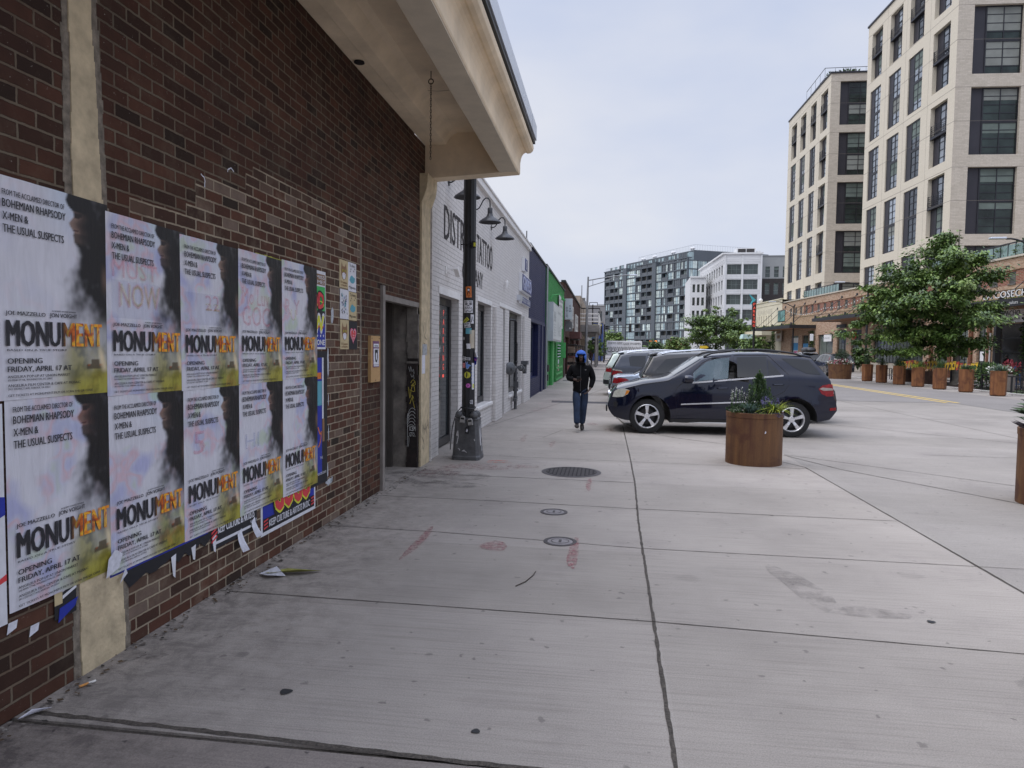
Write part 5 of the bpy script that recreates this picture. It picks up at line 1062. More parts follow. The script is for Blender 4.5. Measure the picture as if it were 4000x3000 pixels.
for i, (x, z, a, lb) in enumerate(((-.045, .635, .12, 'left grey key lockbox hanging at the lamp post base'), (.075, .60, -.12, 'right grey key lockbox hanging at the lamp post base'))):
    k_ = thing('key_lockbox', lb, 'key lockbox', (PX + x, PY - .21, z), 0, 'key lockboxes on the lamp post'); k_.rotation_euler = (0, a, 0)
    g = MB(); g.prism([(-.036, -.055), (.036, -.055), (.036, .03), (.024, .05), (-.024, .05), (-.036, .03)], -.022, .022); g.build('body', LOCKG, k_, bevel=.004)
    g = MB(); g.box(-.026, .026, -.024, -.021, 0, .028); g.box(-.028, .028, -.0235, -.021, -.048, -.044); g.build('dial_window', BLK, k_)
    g = MB(); g.tube([(-.02, 0, .045), (-.02, 0, .09), (0, .0, .11), (.02, 0, .09), (.02, 0, .045)], .006, 6); g.build('shackle', BLK, k_)
g = MB(); g.prism([(-.03, -.05), (.025, -.06), (.03, .06), (-.025, .05)], -.004, .004, 0); g.face([(-.02, -.0045, -.02), (.0, -.0045, -.035), (.012, -.0045, .0), (-.004, -.0045, .025)], 1); o = g.build('padlock_tag', [BLK, PAPW]); o.location = (PX + .03, PY - .215, .47); tag(o, 'black torn tag below the key lockboxes', 'tag')

# ---------------------------------------------------------------- people
def skin(name, J, E, root, mat, parent=None, sub=2, sym=None):
    """J: name -> (pos, radius | (rx, ry)); E: edges; grows one continuous surface"""
    keys = list(J); idx = {k: i for i, k in enumerate(keys)}
    me = bpy.data.meshes.new(name); me.from_pydata([J[k][0] for k in keys], [(idx[a], idx[b_]) for a, b_ in E], [])
    o = bpy.data.objects.new(name, me); C.objects.link(o)
    md = o.modifiers.new('skin', 'SKIN'); md.use_smooth_shade = True; md.branch_smoothing = .6
    for k in keys:
        r = J[k][1]; sv = me.skin_vertices[0].data[idx[k]]; sv.radius = r if isinstance(r, tuple) else (r, r); sv.use_root = (k == root)
    ss = o.modifiers.new('sub', 'SUBSURF'); ss.levels = sub; ss.render_levels = sub
    dg = bpy.context.evaluated_depsgraph_get(); m2 = bpy.data.meshes.new_from_object(o.evaluated_get(dg))
    o.modifiers.clear(); o.data = m2; bpy.data.meshes.remove(me); m2.materials.clear(); m2.materials.append(mat); m2.shade_smooth()
    if parent: o.parent = parent
    return o
def hand(J, E, wrist, tag_, palm, dirv, side, curl, s=1.):
    """palm vertex plus five unequal bent fingers; dirv = finger direction, side = across the palm, curl = bending direction"""
    d, sd, cu = Vector(dirv).normalized(), Vector(side).normalized(), Vector(curl).normalized(); p = Vector(palm)
    J[tag_ + 'p'] = (tuple(p), (.030 * s, .018 * s)); E.append((wrist, tag_ + 'p'))
    J[tag_ + 'k'] = (tuple(p + d * .04 * s), (.034 * s, .014 * s)); E.append((tag_ + 'p', tag_ + 'k'))
    for i, (off, ln) in enumerate(((-.027, .062), (-.009, .075), (.009, .07), (.026, .055))):
        b0 = p + d * .045 * s + sd * off * s; b1 = b0 + d * ln * .45 * s + cu * .008 * s; b2 = b1 + (d * .6 + cu * .8).normalized() * ln * .35 * s; b3 = b2 + (d * .1 + cu).normalized() * ln * .3 * s
        pr = tag_ + 'k'
        for j, q in enumerate((b0, b1, b2, b3)): nm = '%sf%d%d' % (tag_, i, j); J[nm] = (tuple(q), .0085 * s); E.append((pr, nm)); pr = nm
    b0 = p + sd * -.03 * s; b1 = b0 - sd * .016 * s + d * .02 * s + cu * .012 * s; b2 = b1 + d * .025 * s + cu * .02 * s; pr = tag_ + 'p'
    for j, q in enumerate((b0, b1, b2)): nm = '%st%d' % (tag_, j); J[nm] = (tuple(q), .0095 * s); E.append((pr, nm)); pr = nm
SKIN = M('dark_skin', (.075, .042, .03), .5, var=.15, vs=20); SKIN2 = M('brown_skin', (.14, .08, .055), .5, var=.15, vs=20)
JKT = M('black_jacket', (.006, .006, .007), .85, var=.3, vs=9, bump=.5, bs=18, spec=.12); JEAN = M('blue_denim', (.016, .03, .065), .85, var=.45, vs=7, bump=.4, bs=30); SHOE = M('dark_shoe', (.022, .016, .013), .6, var=.3, vs=20); HOOD = M('blue_hood_knit', (.04, .12, .46), .85, var=.15, vs=25, bump=.4, bs=60)
def figure(label, loc, rz, jk, pants, hair, skinm, pose, name='person', hood=None, phone=False, bag=None, hands=True, scale=1., group=None):
    t = thing(name, label, 'person', loc, rz, group); t.scale = (scale,) * 3; p = dict(hipL=(.09, 0, .90), kneeL=(.09, -.03, .50), ankL=(.09, .03, .085), toeL=(.10, -.12, .035), hipR=(-.09, 0, .90), kneeR=(-.09, -.04, .50), ankR=(-.09, .0, .085), toeR=(-.10, -.15, .035), shL=(.175, .01, 1.40), elL=(.25, .04, 1.12), wrL=(.24, -.04, .88), shR=(-.175, .01, 1.40), elR=(-.25, .04, 1.12), wrR=(-.24, -.04, .88), head=(0, -.03, 1.57)); p.update(pose)
    h = Vector(p['head'])
    J = {'pel': ((0, 0, .95), (.12, .09)), 'wai': ((0, 0, 1.08), (.10, .075)), 'che': ((0, .01, 1.28), (.10, .07)), 'nk0': ((0, .01, 1.44), .06), 'nk1': ((0, 0, 1.49), .05), 'jaw': (tuple(h + Vector((0, -.025, -.065))), (.052, .055)), 'hd': (tuple(h), (.072, .085)), 'top': (tuple(h + Vector((0, .01, .075))), (.062, .072)), 'nose': (tuple(h + Vector((0, -.098, -.022))), .012)}
    E = [('pel', 'wai'), ('wai', 'che'), ('che', 'nk0'), ('nk0', 'nk1'), ('nk1', 'jaw'), ('jaw', 'hd'), ('hd', 'top'), ('hd', 'nose')]
    for s in 'LR':
        for a, b_, r in (('hip', 'pel', .075), ('knee', 'hip', .052), ('ank', 'knee', .036), ('toe', 'ank', .03)): J[a + s] = (p[a + s], r); E.append((b_ + s if b_ != 'pel' else 'pel', a + s))
        for a, b_, r in (('sh', 'che', .035), ('el', 'sh', .035), ('wr', 'el', .027)): J[a + s] = (p[a + s], r); E.append((b_ + s if b_ != 'che' else 'che', a + s))
        if hands:
            w_, e_ = Vector(p['wr' + s]), Vector(p['el' + s]); d = (w_ - e_).normalized(); side = (1 if s == 'L' else -1); q = p.get('hand' + s)
            dd, sd, cu = q if q else (d, (0, -1, .1), (-side * .8, .1, -.1))
            hand(J, E, 'wr' + s, 'h' + s, w_ + Vector(dd).normalized() * .045, dd, sd, cu)
    skin('body', J, E, 'pel', skinm, t)
    g = MB()
    for s in (-1, 1): g.lathe([(.0, -.012), (.011, -.006), (.011, .004), (0, .01)], 8, tuple(h + Vector((s * .03, -.078, .005))), axis='y')
    g.build('eyes', M('eye_dark', (.05, .045, .04), .3), t)
    g = MB(); g.X = Matrix.Translation(h + Vector((0, -.083, -.062))); g.box(-.024, .024, -.006, .004, -.006, .006); g.build('mouth', M('lip', (.11, .045, .04), .6), t, bevel=.004)
    # jacket
    J = {'pel': ((0, 0, p.get('hem', .79)), (.205, .14)), 'wai': ((0, 0, 1.02), (.20, .145)), 'che': ((0, .01, 1.27), (.20, .14)), 'col': ((0, .015, 1.44), (.095, .085)), 'coll': ((0, .0, 1.485), (.085, .075))}; E = [('pel', 'wai'), ('wai', 'che'), ('che', 'col'), ('col', 'coll')]
    for s in 'LR':
        w_, e_ = Vector(p['wr' + s]), Vector(p['el' + s]); sh = Vector(p['sh' + s]); 
        J['sh' + s] = (tuple(sh), .085); J['ua' + s] = (tuple((sh + e_) / 2), .078); J['el' + s] = (tuple(e_), .068); J['wr' + s] = (tuple(e_ + (w_ - e_) * .92), .05); E += [('che', 'sh' + s), ('sh' + s, 'ua' + s), ('ua' + s, 'el' + s), ('el' + s, 'wr' + s)]
    j_ = skin('jacket', J, E, 'wai', jk, t)
    J = {'pel': ((0, 0, .93), (.11, .08))}; E = []
    for s in 'LR':
        hp, k, a = Vector(p['hip' + s]), Vector(p['knee' + s]), Vector(p['ank' + s])
        J['hip' + s] = (tuple(hp - Vector((0, 0, .06))), .085); J['th' + s] = (tuple((hp + k) / 2), .098); J['kn' + s] = (tuple(k), .08); J['ca' + s] = (tuple((k + a) / 2), .076); J['an' + s] = (tuple(a + Vector((0, 0, .02))), .07); E += [('pel', 'hip' + s), ('hip' + s, 'th' + s), ('th' + s, 'kn' + s), ('kn' + s, 'ca' + s), ('ca' + s, 'an' + s)]
    skin('jeans', J, E, 'pel', pants, t)
    for s in 'LR':
        a, to = Vector(p['ank' + s]), Vector(p['toe' + s]); d = (to - a); J = {'heel': (tuple(a + Vector((0, .035, -.035)) - d * .1), .045), 'an': (tuple(a), .048), 'ball': (tuple(a + d * .75 + Vector((0, 0, .005))), (.05, .036)), 'toe': (tuple(to + d * .2), (.04, .026))}
        skin('shoe', J, [('heel', 'an'), ('an', 'ball'), ('ball', 'toe')], 'an', SHOE, t)
    if hood:
        o = MB(); n1, n2 = 22, 14; ring = []
        for i in range(n2 + 1):
            ph = math.pi * i / n2
            ring.append([o.vert((h.x + (.108 + .004 * math.sin(3 * ph)) * math.sin(ph) * math.cos(2 * math.pi * j / n1), h.y + .012 + .125 * math.sin(ph) * math.sin(2 * math.pi * j / n1), h.z + .0 + (.135 if ph < math.pi / 2 else .17) * math.cos(ph))) for j in range(n1)])
        for i in range(n2):
            for j in range(n1):
                q = [ring[i][j], ring[i + 1][j], ring[i + 1][(j + 1) % n1], ring[i][(j + 1) % n1]]; c = sum((o.v[k] for k in q), Vector()) / 4
                if c.y < h.y - .055 and h.z - .11 < c.z < h.z + .055 and abs(c.x - h.x) < .075: continue
                if c.z < h.z - .12 and c.y < h.y: continue
                o.f.append(q); o.m.append(0 if c.z > h.z - .005 or (c.z > h.z - .09 and c.x > h.x + .06) else 1)
        hd = o.build('hood', [hood, jk], t, smooth=True, sharp=80); md = hd.modifiers.new('thick', 'SOLIDIFY'); md.thickness = .014; md.offset = 1
    elif hair:
        o = MB()
        o.lathe([(.0, .115), (.05, .105), (.078, .07), (.088, .02), (.086, -.03), (.07, -.05)], 16, tuple(h + Vector((0, .022, .0))), cap=(False, False)); o.build('hair', hair, t, smooth=True, sharp=80)
    return t, p, j_
po = dict(head=(0, -.05, 1.575), shL=(.185, .01, 1.385), elL=(.265, .05, 1.10), wrL=(.20, -.05, .90), shR=(-.185, .01, 1.385), elR=(-.265, .0, 1.11), wrR=(-.12, -.20, 1.105), handR=((.75, -.35, .05), (0, -.1, 1), (.1, -1, .1)), handL=((-.5, -.3, -.6), (0, -1, .2), (-1, 0, 0)), kneeR=(-.07, -.10, .52), ankR=(-.06, -.16, .14), toeR=(-.07, -.31, .13), hipR=(-.085, 0, .9), kneeL=(.07, .04, .49), ankL=(.045, .20, .12), toeL=(.05, .07, .035))
man, mp_, jo = figure('person in a blue hood and black jacket walking towards the camera looking at a phone', (-.53, 14.55, 0), R(2), JKT, JEAN, None, SKIN, po, hood=HOOD)
g = MB(); g.tube([(0, -.112, 1.40), (0, -.128, 1.27), (0, -.125, 1.1), (0, -.128, .86)], .0045, 5); g.build('zip', M('zip_grey', (.10, .10, .11), .4, .6), man)
g = MB(); g.ribbon([(-.014, 0), (0, -.005), (.014, .007)], .004, (.10, -.131, 1.31)); g.build('chest_logo', WHS, man)
ph = thing('phone', 'dark smartphone held in the walking person\'s hand', 'phone', (-.53 - .035, 14.55 - .265, 1.125)); ph.rotation_euler = (R(-35), 0, R(8))
g = MB(); g.box(-.038, .038, -.075, .075, -.004, .004); g.build('case', BLK, ph, bevel=.003); g = MB(); g.box(-.034, .034, -.07, .07, .0045, .0055); g.build('screen', M('phone_screen', (.03, .04, .06), .1), ph)
HAIRB = M('black_hair', (.012, .01, .01), .8); GRYJ = M('grey_coat', (.10, .095, .09), .8, var=.2); BRNJ = M('brown_coat', (.06, .035, .03), .8, var=.2); WHTJ = M('white_shirt', (.5, .5, .5), .8); BKPANT = M('black_trousers', (.015, .015, .018), .8)
figure('person in a grey coat standing on the far left pavement holding a white bag', (-2.0, 70, 0), R(20), GRYJ, BKPANT, HAIRB, SKIN2, {}, group=None)
figure('person in a brown coat half hidden behind the grey coated person', (-1.75, 78, 0), R(-15), BRNJ, BKPANT, HAIRB, SKIN2, {})
figure('person in a white shirt far away near the end of the pavement', (-.95, 118, 0), R(0), WHTJ, BKPANT, HAIRB, SKIN2, {})
figure('person in black far away just right of the white shirted one', (-.35, 121, 0), R(30), BKPANT, BKPANT, HAIRB, SKIN2, {})
g = MB(); g.tube([(0, 0, .72), (0, 0, .62), (0, 0, .45), (0, 0, .32)], [.02, .12, .15, .11], 10); o = g.build('shopping_bag', WHTJ, smooth=True); o.location = (-1.68, 69.8, 0); tag(o, 'white shopping bag carried by the grey coated person', 'bag')
figure('person in a black coat seen from behind at the restaurant patio', (24.6, 46.3, 0), R(200), JKT, BKPANT, HAIRB, SKIN2, {}, scale=1.05)
# ================================================================ PLANTERS
def corten_mat(name, base, dark, lite):
    m, n, l, b = newmat(name); tc = n.new('ShaderNodeTexCoord'); oi = n.new('ShaderNodeObjectInfo')
    off = n.new('ShaderNodeVectorMath'); off.operation = 'ADD'; l.new(tc.outputs['Object'], off.inputs[0])
    cm = n.new('ShaderNodeCombineXYZ'); l.new(mathn(n, l, 'MULTIPLY', oi.outputs['Random'], 50.), cm.inputs[0]); l.new(mathn(n, l, 'MULTIPLY', oi.outputs['Random'], 23.), cm.inputs[1]); l.new(cm.outputs[0], off.inputs[1])
    mp = n.new('ShaderNodeMapping'); mp.inputs['Scale'].default_value = (9, 9, .9); l.new(off.outputs[0], mp.inputs[0])
    a = node(n, 'ShaderNodeTexNoise', Scale=1., Detail=6., Roughness=.6); l.new(mp.outputs[0], a.inputs['Vector'])
    c = node(n, 'ShaderNodeTexNoise', Scale=2.4, Detail=4., Roughness=.55, Distortion=.8); l.new(off.outputs[0], c.inputs['Vector'])
    col = ramp(n, l, a.outputs[0], [(.3, dark), (.5, base), (.75, lite)])
    f = n.new('ShaderNodeMapRange'); f.inputs[1].default_value = .5; f.inputs[2].default_value = .62; f.inputs[4].default_value = .75; l.new(c.outputs[0], f.inputs[0])
    col = mixc(n, l, f.outputs[0], col, dark)
    e = node(n, 'ShaderNodeTexNoise', Scale=90., Detail=3.); l.new(tc.outputs['Object'], e.inputs['Vector']); col = mixc(n, l, .4, col, ramp(n, l, e.outputs[0], [(.3, (.6, .6, .6)), (.7, (1.2, 1.2, 1.2))]), 'MULTIPLY')
    l.new(col, b.inputs['Base Color']); b.inputs['Roughness'].default_value = .75; b.inputs['Metallic'].default_value = .1
    bp = node(n, 'ShaderNodeBump', Strength=.15, Distance=.003); l.new(e.outputs[0], bp.inputs['Height']); l.new(bp.outputs[0], b.inputs['Normal']); return m
CORT = corten_mat('weathered_steel', (.125, .058, .024), (.075, .026, .014), (.19, .09, .033)); CORTH = corten_mat('rust_orange_steel', (.19, .075, .027), (.10, .034, .015), (.27, .115, .04))
SOIL = M('potting_soil', (.04, .028, .02), .95, var=.5, vs=30, bump=1., bs=60)
rl = random.Random(11)
def leaf(mb, c, d, ln, w, m, fold=.15):
    """pointed leaf of two halves"""
    c, d = Vector(c), Vector(d).normalized(); s = d.cross(Vector((rl.uniform(-1, 1), rl.uniform(-1, 1), rl.uniform(.2, 1)))); s = s.normalized() if s.length > .01 else d.orthogonal().normalized(); nn = s.cross(d)
    a, b_, tp = c, c + d * ln * .45, c + d * ln
    mb.face([a, b_ + s * w / 2 + nn * w * fold, tp, b_ - s * w / 2 + nn * w * fold], m)
def blade(mb, c, az, ln, droop, w, m, n=5, rise=1.):
    c = Vector(c); h = Vector((math.cos(az), math.sin(az), 0)); s = Vector((-h.y, h.x, 0)); L = []; Q = []
    for i in range(n + 1):
        t = i / n; p = c + h * ln * droop * t * (.35 + .65 * t) + Vector((0, 0, 1)) * ln * rise * (t - droop * .75 * t * t); ww = w * (1 - t) ** .7 / 2
        L.append(mb.vert(p + s * ww)); Q.append(mb.vert(p - s * ww))
    for i in range(n): mb.f.append([L[i], Q[i], Q[i + 1], L[i + 1]]); mb.m.append(m)
def tuft(mb, c, n, ln, droop, w, ms, spread=.05, rise=1.):
    for i in range(n): a = rl.uniform(0, 6.283); blade(mb, (c[0] + spread * math.cos(a) * rl.random(), c[1] + spread * math.sin(a) * rl.random(), c[2]), a + rl.uniform(-.4, .4), ln * rl.uniform(.6, 1.1), droop * rl.uniform(.5, 1.3), w, rl.choice(ms), rise=rise)
def bush(mb, c, r, n, ln, w, ms, up=.4):
    for i in range(n):
        v = Vector((rl.gauss(0, 1), rl.gauss(0, 1), rl.gauss(0, 1))).normalized() * rl.random() ** .4; p = Vector(c) + Vector((v.x * r[0], v.y * r[1], v.z * r[2]))
        leaf(mb, p, Vector((v.x, v.y, v.z + up)) + Vector((rl.uniform(-.6, .6), rl.uniform(-.6, .6), rl.uniform(-.4, .6))), ln * rl.uniform(.6, 1.3), w * rl.uniform(.7, 1.2), rl.choice(ms))
LF = [M('leaf_dark', (.016, .036, .012), .5, var=.4, vs=9), M('leaf_mid', (.035, .075, .022), .5, var=.4, vs=9), M('leaf_light', (.09, .15, .035), .5, var=.3, vs=9), M('grass_blue', (.10, .16, .15), .6, var=.25, vs=9), M('grass_lime', (.38, .45, .04), .6, var=.25, vs=9), M('flower_white', (.66, .66, .60), .7), M('flower_purple', (.13, .115, .27), .7, var=.3, vs=20), M('flower_red', (.20, .018, .03), .7, var=.3), M('flower_pink', (.38, .10, .15), .7), M('stem_green', (.05, .09, .03), .7), M('leaf_yellowgreen', (.17, .20, .03), .6, var=.3, vs=9), M('leaf_bronze', (.03, .022, .028), .45, var=.3, vs=9)]
lD, lM, lL, gB, gL, fW, fP, fR, fK, sG, lY, lB = range(12)
def round_planter(label, x, y, r, h, mat=CORT, group=None, rim=True, name='round_planter'):
    t = thing(name, label, 'planter', (x, y, 0), rl.uniform(0, 6), group)
    g = MB(); k = .985; P = [(r * k, 0), (r * k, h * .90), (r * 1.0, h * .905), (r * 1.005, h * .995), (r * .995, h), (r * .965, h), (r * .96, h * .93)]
    if not rim: P = [(r * .93, 0), (r, h), (r * .94, h), (r * .93, h * .93)]
    g.lathe(P, 56, cap=(True, False)); g.build('drum', mat, t, smooth=True, sharp=35)
    g = MB(); g.lathe([(r * .965, h * .94), (r * .5, h * .97)], 24, cap=(False, True)); g.build('soil', SOIL, t); return t
def plant(name, label, x, y, z, fn, group=None, cat='plant'):
    g = MB(); fn(g); o = g.build(name, LF); o.location = (x, y, z); return tag(o, label, cat, group)
round_planter('big round rusty steel planter standing in front of the dark blue car', 2.30, 11.03, .425, .80)
gx, gy = 2.30, 11.03; zt = .775
def f(g):
    g.tube([(0, 0, -.05), (0, 0, .4)], .02, 5, sG)
    for i in range(2600):
        z = rl.random() ** 1.3; r_ = (.29 * (1 - z) ** .8 + .025) * rl.random() ** .5; a = rl.uniform(0, 6.28); lobe = .75 + .3 * math.sin(a * 3 + z * 8)
        p = (r_ * lobe * math.cos(a), r_ * lobe * math.sin(a), .02 + z * .58); leaf(g, p, (math.cos(a) * .7, math.sin(a) * .7, 1.0), rl.uniform(.02, .04), .017, lD if rl.random() < .55 - .3 * z else (lM if rl.random() < .8 else lL))
    for cx, cy, hh in ((.0, .0, .66), (.07, -.03, .52), (-.14, .0, .42), (.16, .02, .40), (-.08, -.08, .45)):
        for k in range(50): leaf(g, (cx + rl.uniform(-.016, .016), cy + rl.uniform(-.016, .016), hh - rl.uniform(0, .16)), (rl.uniform(-.5, .5), rl.uniform(-.5, .5), 1), .03, .014, lM if rl.random() < .6 else lL)
plant('evergreen_shrub', 'dark conical evergreen shrub in the round planter by the car', gx + .06, gy + .02, zt, f, cat='shrub')
plant('blue_fescue', 'spiky blue grey grass tuft at the front of the round planter', gx - .12, gy - .23, zt, lambda g: tuft(g, (0, 0, 0), 420, .27, .75, .007, (gB, gB, lM), .06), cat='grass')
plant('golden_grass', 'bright lime yellow grass spilling at the right of the round planter', gx + .27, gy - .17, zt, lambda g: tuft(g, (0, 0, 0), 190, .36, 1.0, .012, (gL, gL, lY), .06), cat='grass')
def f(g):
    for i in range(11):
        x, y = -.12 + .27 * (i / 10) + rl.uniform(-.02, .02), rl.uniform(-.04, .04); hh = rl.uniform(.13, .24); g.tube([(x, y, 0), (x + .01, y, hh + .12)], .006, 5, sG)
        for k in range(30): a, zz = rl.uniform(0, 6.28), rl.random(); r_ = .009 * (1 - zz) + .002; leaf(g, (x + .01 * zz + r_ * math.cos(a), y + r_ * math.sin(a), hh + .16 * zz), (math.cos(a), math.sin(a), .9), .016, .008, fW)
    bush(g, (0, 0, .06), (.16, .1, .07), 220, .05, .022, (lD, lM, lM))
plant('white_spike_flower', 'tall white flower spikes at the left of the round planter', gx - .24, gy + .02, zt, f, cat='flower')
plant('purple_catmint', 'loose purple flowering plant right of the shrub in the round planter', gx + .17, gy - .18, zt, lambda g: (bush(g, (0, 0, .08), (.15, .12, .10), 320, .04, .02, (lM, lD, lL)), [bush(g, (rl.uniform(-.13, .14), rl.uniform(-.1, .08), rl.uniform(.10, .26)), (.012, .012, .035), 22, .014, .012, (fP,)) for k in range(18)], bush(g, (.08, -.14, .0), (.14, .05, .03), 160, .018, .014, (fP, fP, lM))), cat='flower')
plant('white_trailing_flower', 'small white trailing flowers at the left rim of the round planter', gx - .27, gy - .2, zt, lambda g: (bush(g, (0, 0, .04), (.11, .1, .06), 260, .04, .022, (lM, lD, lL)), bush(g, (0, -.03, .06), (.1, .08, .05), 36, .018, .016, (fW,))), cat='flower')
plant('sedum', 'yellow green low sedum at the front rim of the round planter', gx + .04, gy - .35, zt - .02, lambda g: bush(g, (0, 0, .02), (.09, .04, .03), 180, .02, .016, (lY, lL)), cat='plant')
g = MB(); g.face([(0, 0, 0), (.02, -.002, .01), (.022, -.004, .035), (.008, -.002, .045)]); o = g.build('paper_fleck', PAPW); o.location = (2.365, 11.03 - .424, .50); tag(o, 'small white torn fleck on the side of the round planter', 'litter')
round_planter('tall round rusty planter cut off by the right edge of the photo', 5.19, 8.63, .40, .88)
def f(g):
    for i in range(70):
        a = rl.uniform(0, 6.28); z = rl.uniform(-.02, .30); leaf(g, (.10 * math.cos(a), .10 * math.sin(a), z), (math.cos(a), math.sin(a), rl.uniform(-.1, .6)), rl.uniform(.16, .26), .05, rl.choice((lD, lM, lB, lD)), .1)
    g.tube([(0, 0, 0), (0, 0, .35)], .01, 5, sG)
plant('broadleaf_plant', 'dark broad leaved plant in the cut off planter at the right edge', 4.95, 8.5, .86, f)
plant('silver_stem_plant', 'thin silvery stem standing up in the cut off planter', 5.03, 8.5, .86, lambda g: (tuft(g, (0, 0, .1), 60, .5, .2, .012, (gB, gB, lM), .05), bush(g, (0, 0, .25), (.06, .06, .16), 60, .06, .02, (gB, lM))))
# eight hexagonal planters in a row along the far kerb
def hex_planter(label, x, y, rz):
    t = thing('hexagonal_planter', label, 'planter', (x, y, 0), rz, 'hexagonal rusty planters along the far kerb'); r0, h = .31, 1.06
    g = MB()
    def ring(r, z): return [g.vert((r * math.cos(math.pi / 3 * k), r * math.sin(math.pi / 3 * k), z)) for k in range(6)]
    rs = [ring(r0 * .93, .02), ring(r0 * .93, .05), ring(r0, .05), ring(r0 * 1.03, h), ring(r0 * .93, h), ring(r0 * .92, h - .06)]
    for a, b_ in zip(rs, rs[1:]):
        for j in range(6): g.f.append([a[j], a[(j + 1) % 6], b_[(j + 1) % 6], b_[j]]); g.m.append(0)
    g.build('shell', CORTH, t, bevel=.006)
    g = MB(); g.f.append(ring(r0 * .93, h - .05)); g.m.append(0); g.build('soil', SOIL, t)
    g = MB()
    for k in range(6): g.box(r0 * .8 * math.cos(k * math.pi / 3) - .03, r0 * .8 * math.cos(k * math.pi / 3) + .03, r0 * .8 * math.sin(k * math.pi / 3) - .03, r0 * .8 * math.sin(k * math.pi / 3) + .03, 0, .02)
    g.build('foot', BLK, t); return t
HP = ((16.15, 45.35), (16.2, 43.25), (16.28, 40.98), (16.3, 38.68), (16.3, 36.3), (16.4, 34.0), (16.38, 31.35), (16.45, 28.95))
HL = ('tall dark green sprig', 'dark sprig and pale leaves', 'bushy dark green plant', 'trailing lime grass and a tuft', 'spiky green tuft', 'broad leaved green plant and grass', 'silvery grass clump', 'white flowers')
HO = ('leftmost', 'second', 'third', 'fourth', 'fifth', 'sixth', 'seventh', 'rightmost')
for i, (x, y) in enumerate(HP):
    hex_planter('hexagonal rusty planter with %s, %s in the far kerb row' % (HL[i], HO[i]), x, y, R(-10 + rl.uniform(-4, 4)))
    def f(g, i=i):
        if i in (0, 1, 2): bush(g, (-.05, 0, .22), (.16, .16, .26), 260, .09, .035, (lD, lM, lD)); tuft(g, (0, 0, 0), 60, .55, .3, .014, (lM, lD), .1)
        if i == 1: bush(g, (.18, 0, .12), (.15, .15, .12), 120, .08, .04, (lL, lM, fW))
        if i == 2: bush(g, (0, 0, .1), (.33, .3, .14), 240, .08, .04, (lM, lL, lD))
        if i == 3: tuft(g, (-.16, -.05, 0), 150, .55, 1.25, .02, (gL, lY, lL), .12); tuft(g, (.1, 0, 0), 130, .55, .35, .014, (lM, lL), .12); bush(g, (.12, 0, .08), (.2, .2, .1), 120, .07, .035, (lM, lD))
        if i == 4: tuft(g, (.03, 0, 0), 190, .62, .35, .016, (lM, lL, lD), .14); bush(g, (-.1, -.05, .06), (.26, .24, .1), 200, .08, .035, (lD, lM))
        if i == 5: tuft(g, (-.08, 0, 0), 200, .52, .7, .016, (lM, lL, gB), .14); bush(g, (.08, -.05, .06), (.3, .26, .10), 160, .11, .06, (lL, lM))
        if i == 6: tuft(g, (.12, 0, 0), 200, .6, .8, .015, (lM, lL, gB), .12); bush(g, (-.14, -.04, .08), (.24, .24, .14), 240, .06, .03, (gB, lM, lD))
        if i == 7: bush(g, (0, 0, .12), (.38, .34, .16), 260, .09, .045, (lM, lD)); bush(g, (0, -.05, .18), (.38, .34, .14), 160, .07, .05, (fW, fW, lM))
    plant('planter_planting', '%s growing in the %s hexagonal planter' % (HL[i], HO[i]), x, y, 1.0, f, 'plantings in the hexagonal planters')
round_planter('wide low rusty drum planter with flowers beyond the row of hexagonal ones', 15.6, 48.7, .74, 1.0, rim=False)
plant('flower_bed', 'white and pink petunias spilling around the wide drum planter', 15.6, 48.7, .95, lambda g: (bush(g, (0, 0, .05), (.8, .75, .2), 520, .13, .07, (lM, lD, lL)), bush(g, (0, -.15, .14), (.82, .72, .2), 230, .11, .09, (fW, fW, fK)), bush(g, (-.15, -.4, .12), (.4, .3, .2), 70, .11, .09, (fR, fK))), cat='flowers')
plant('boxwood_ball', 'dark clipped shrub in the middle of the wide drum planter', 15.7, 48.7, 1.0, lambda g: bush(g, (0, 0, .45), (.42, .42, .52), 900, .1, .05, (lD, lD, lM)), cat='shrub')
GPL = M('grey_planter_clay', (.20, .165, .15), .8, var=.15, vs=6)
round_planter('grey tapered planter behind the last hexagonal planters on the patio', 18.35, 34.8, .5, .85, GPL, rim=False)
plant('flower_bed', 'red and white flowers in the grey tapered planter', 18.35, 34.8, .82, lambda g: (bush(g, (0, 0, .12), (.65, .6, .25), 360, .13, .07, (lM, lL, lD)), bush(g, (-.2, -.1, .18), (.5, .5, .25), 150, .11, .09, (fW, fW, lM)), bush(g, (.3, -.1, .35), (.35, .4, .28), 140, .12, .09, (fR, fR, fR))), cat='flowers')
for i, (x, y, lb) in enumerate(((18.3, 45.3, 'brown round planter with a dark shrub behind the second and third hexagonal ones'), (18.6, 42.2, 'brown round planter with a leafy shrub behind the third and fourth hexagonal ones'))):
    round_planter(lb, x, y, .5, .75, corten_mat('dull_brown_planter_%d' % i, (.10, .055, .04), (.06, .03, .022), (.13, .07, .05)), 'brown round planters on the patio', rim=False)
    plant('patio_shrub', ('dark upright shrub', 'loose leafy shrub')[i] + ' growing in the ' + ('left', 'right') [i] + ' brown round planter', x, y, .72, lambda g: bush(g, (0, 0, .4), (.42, .42, .55), 520, .13, .05, (lD, lD, lM) if i == 0 else (lM, lD, lL)), cat='shrub')
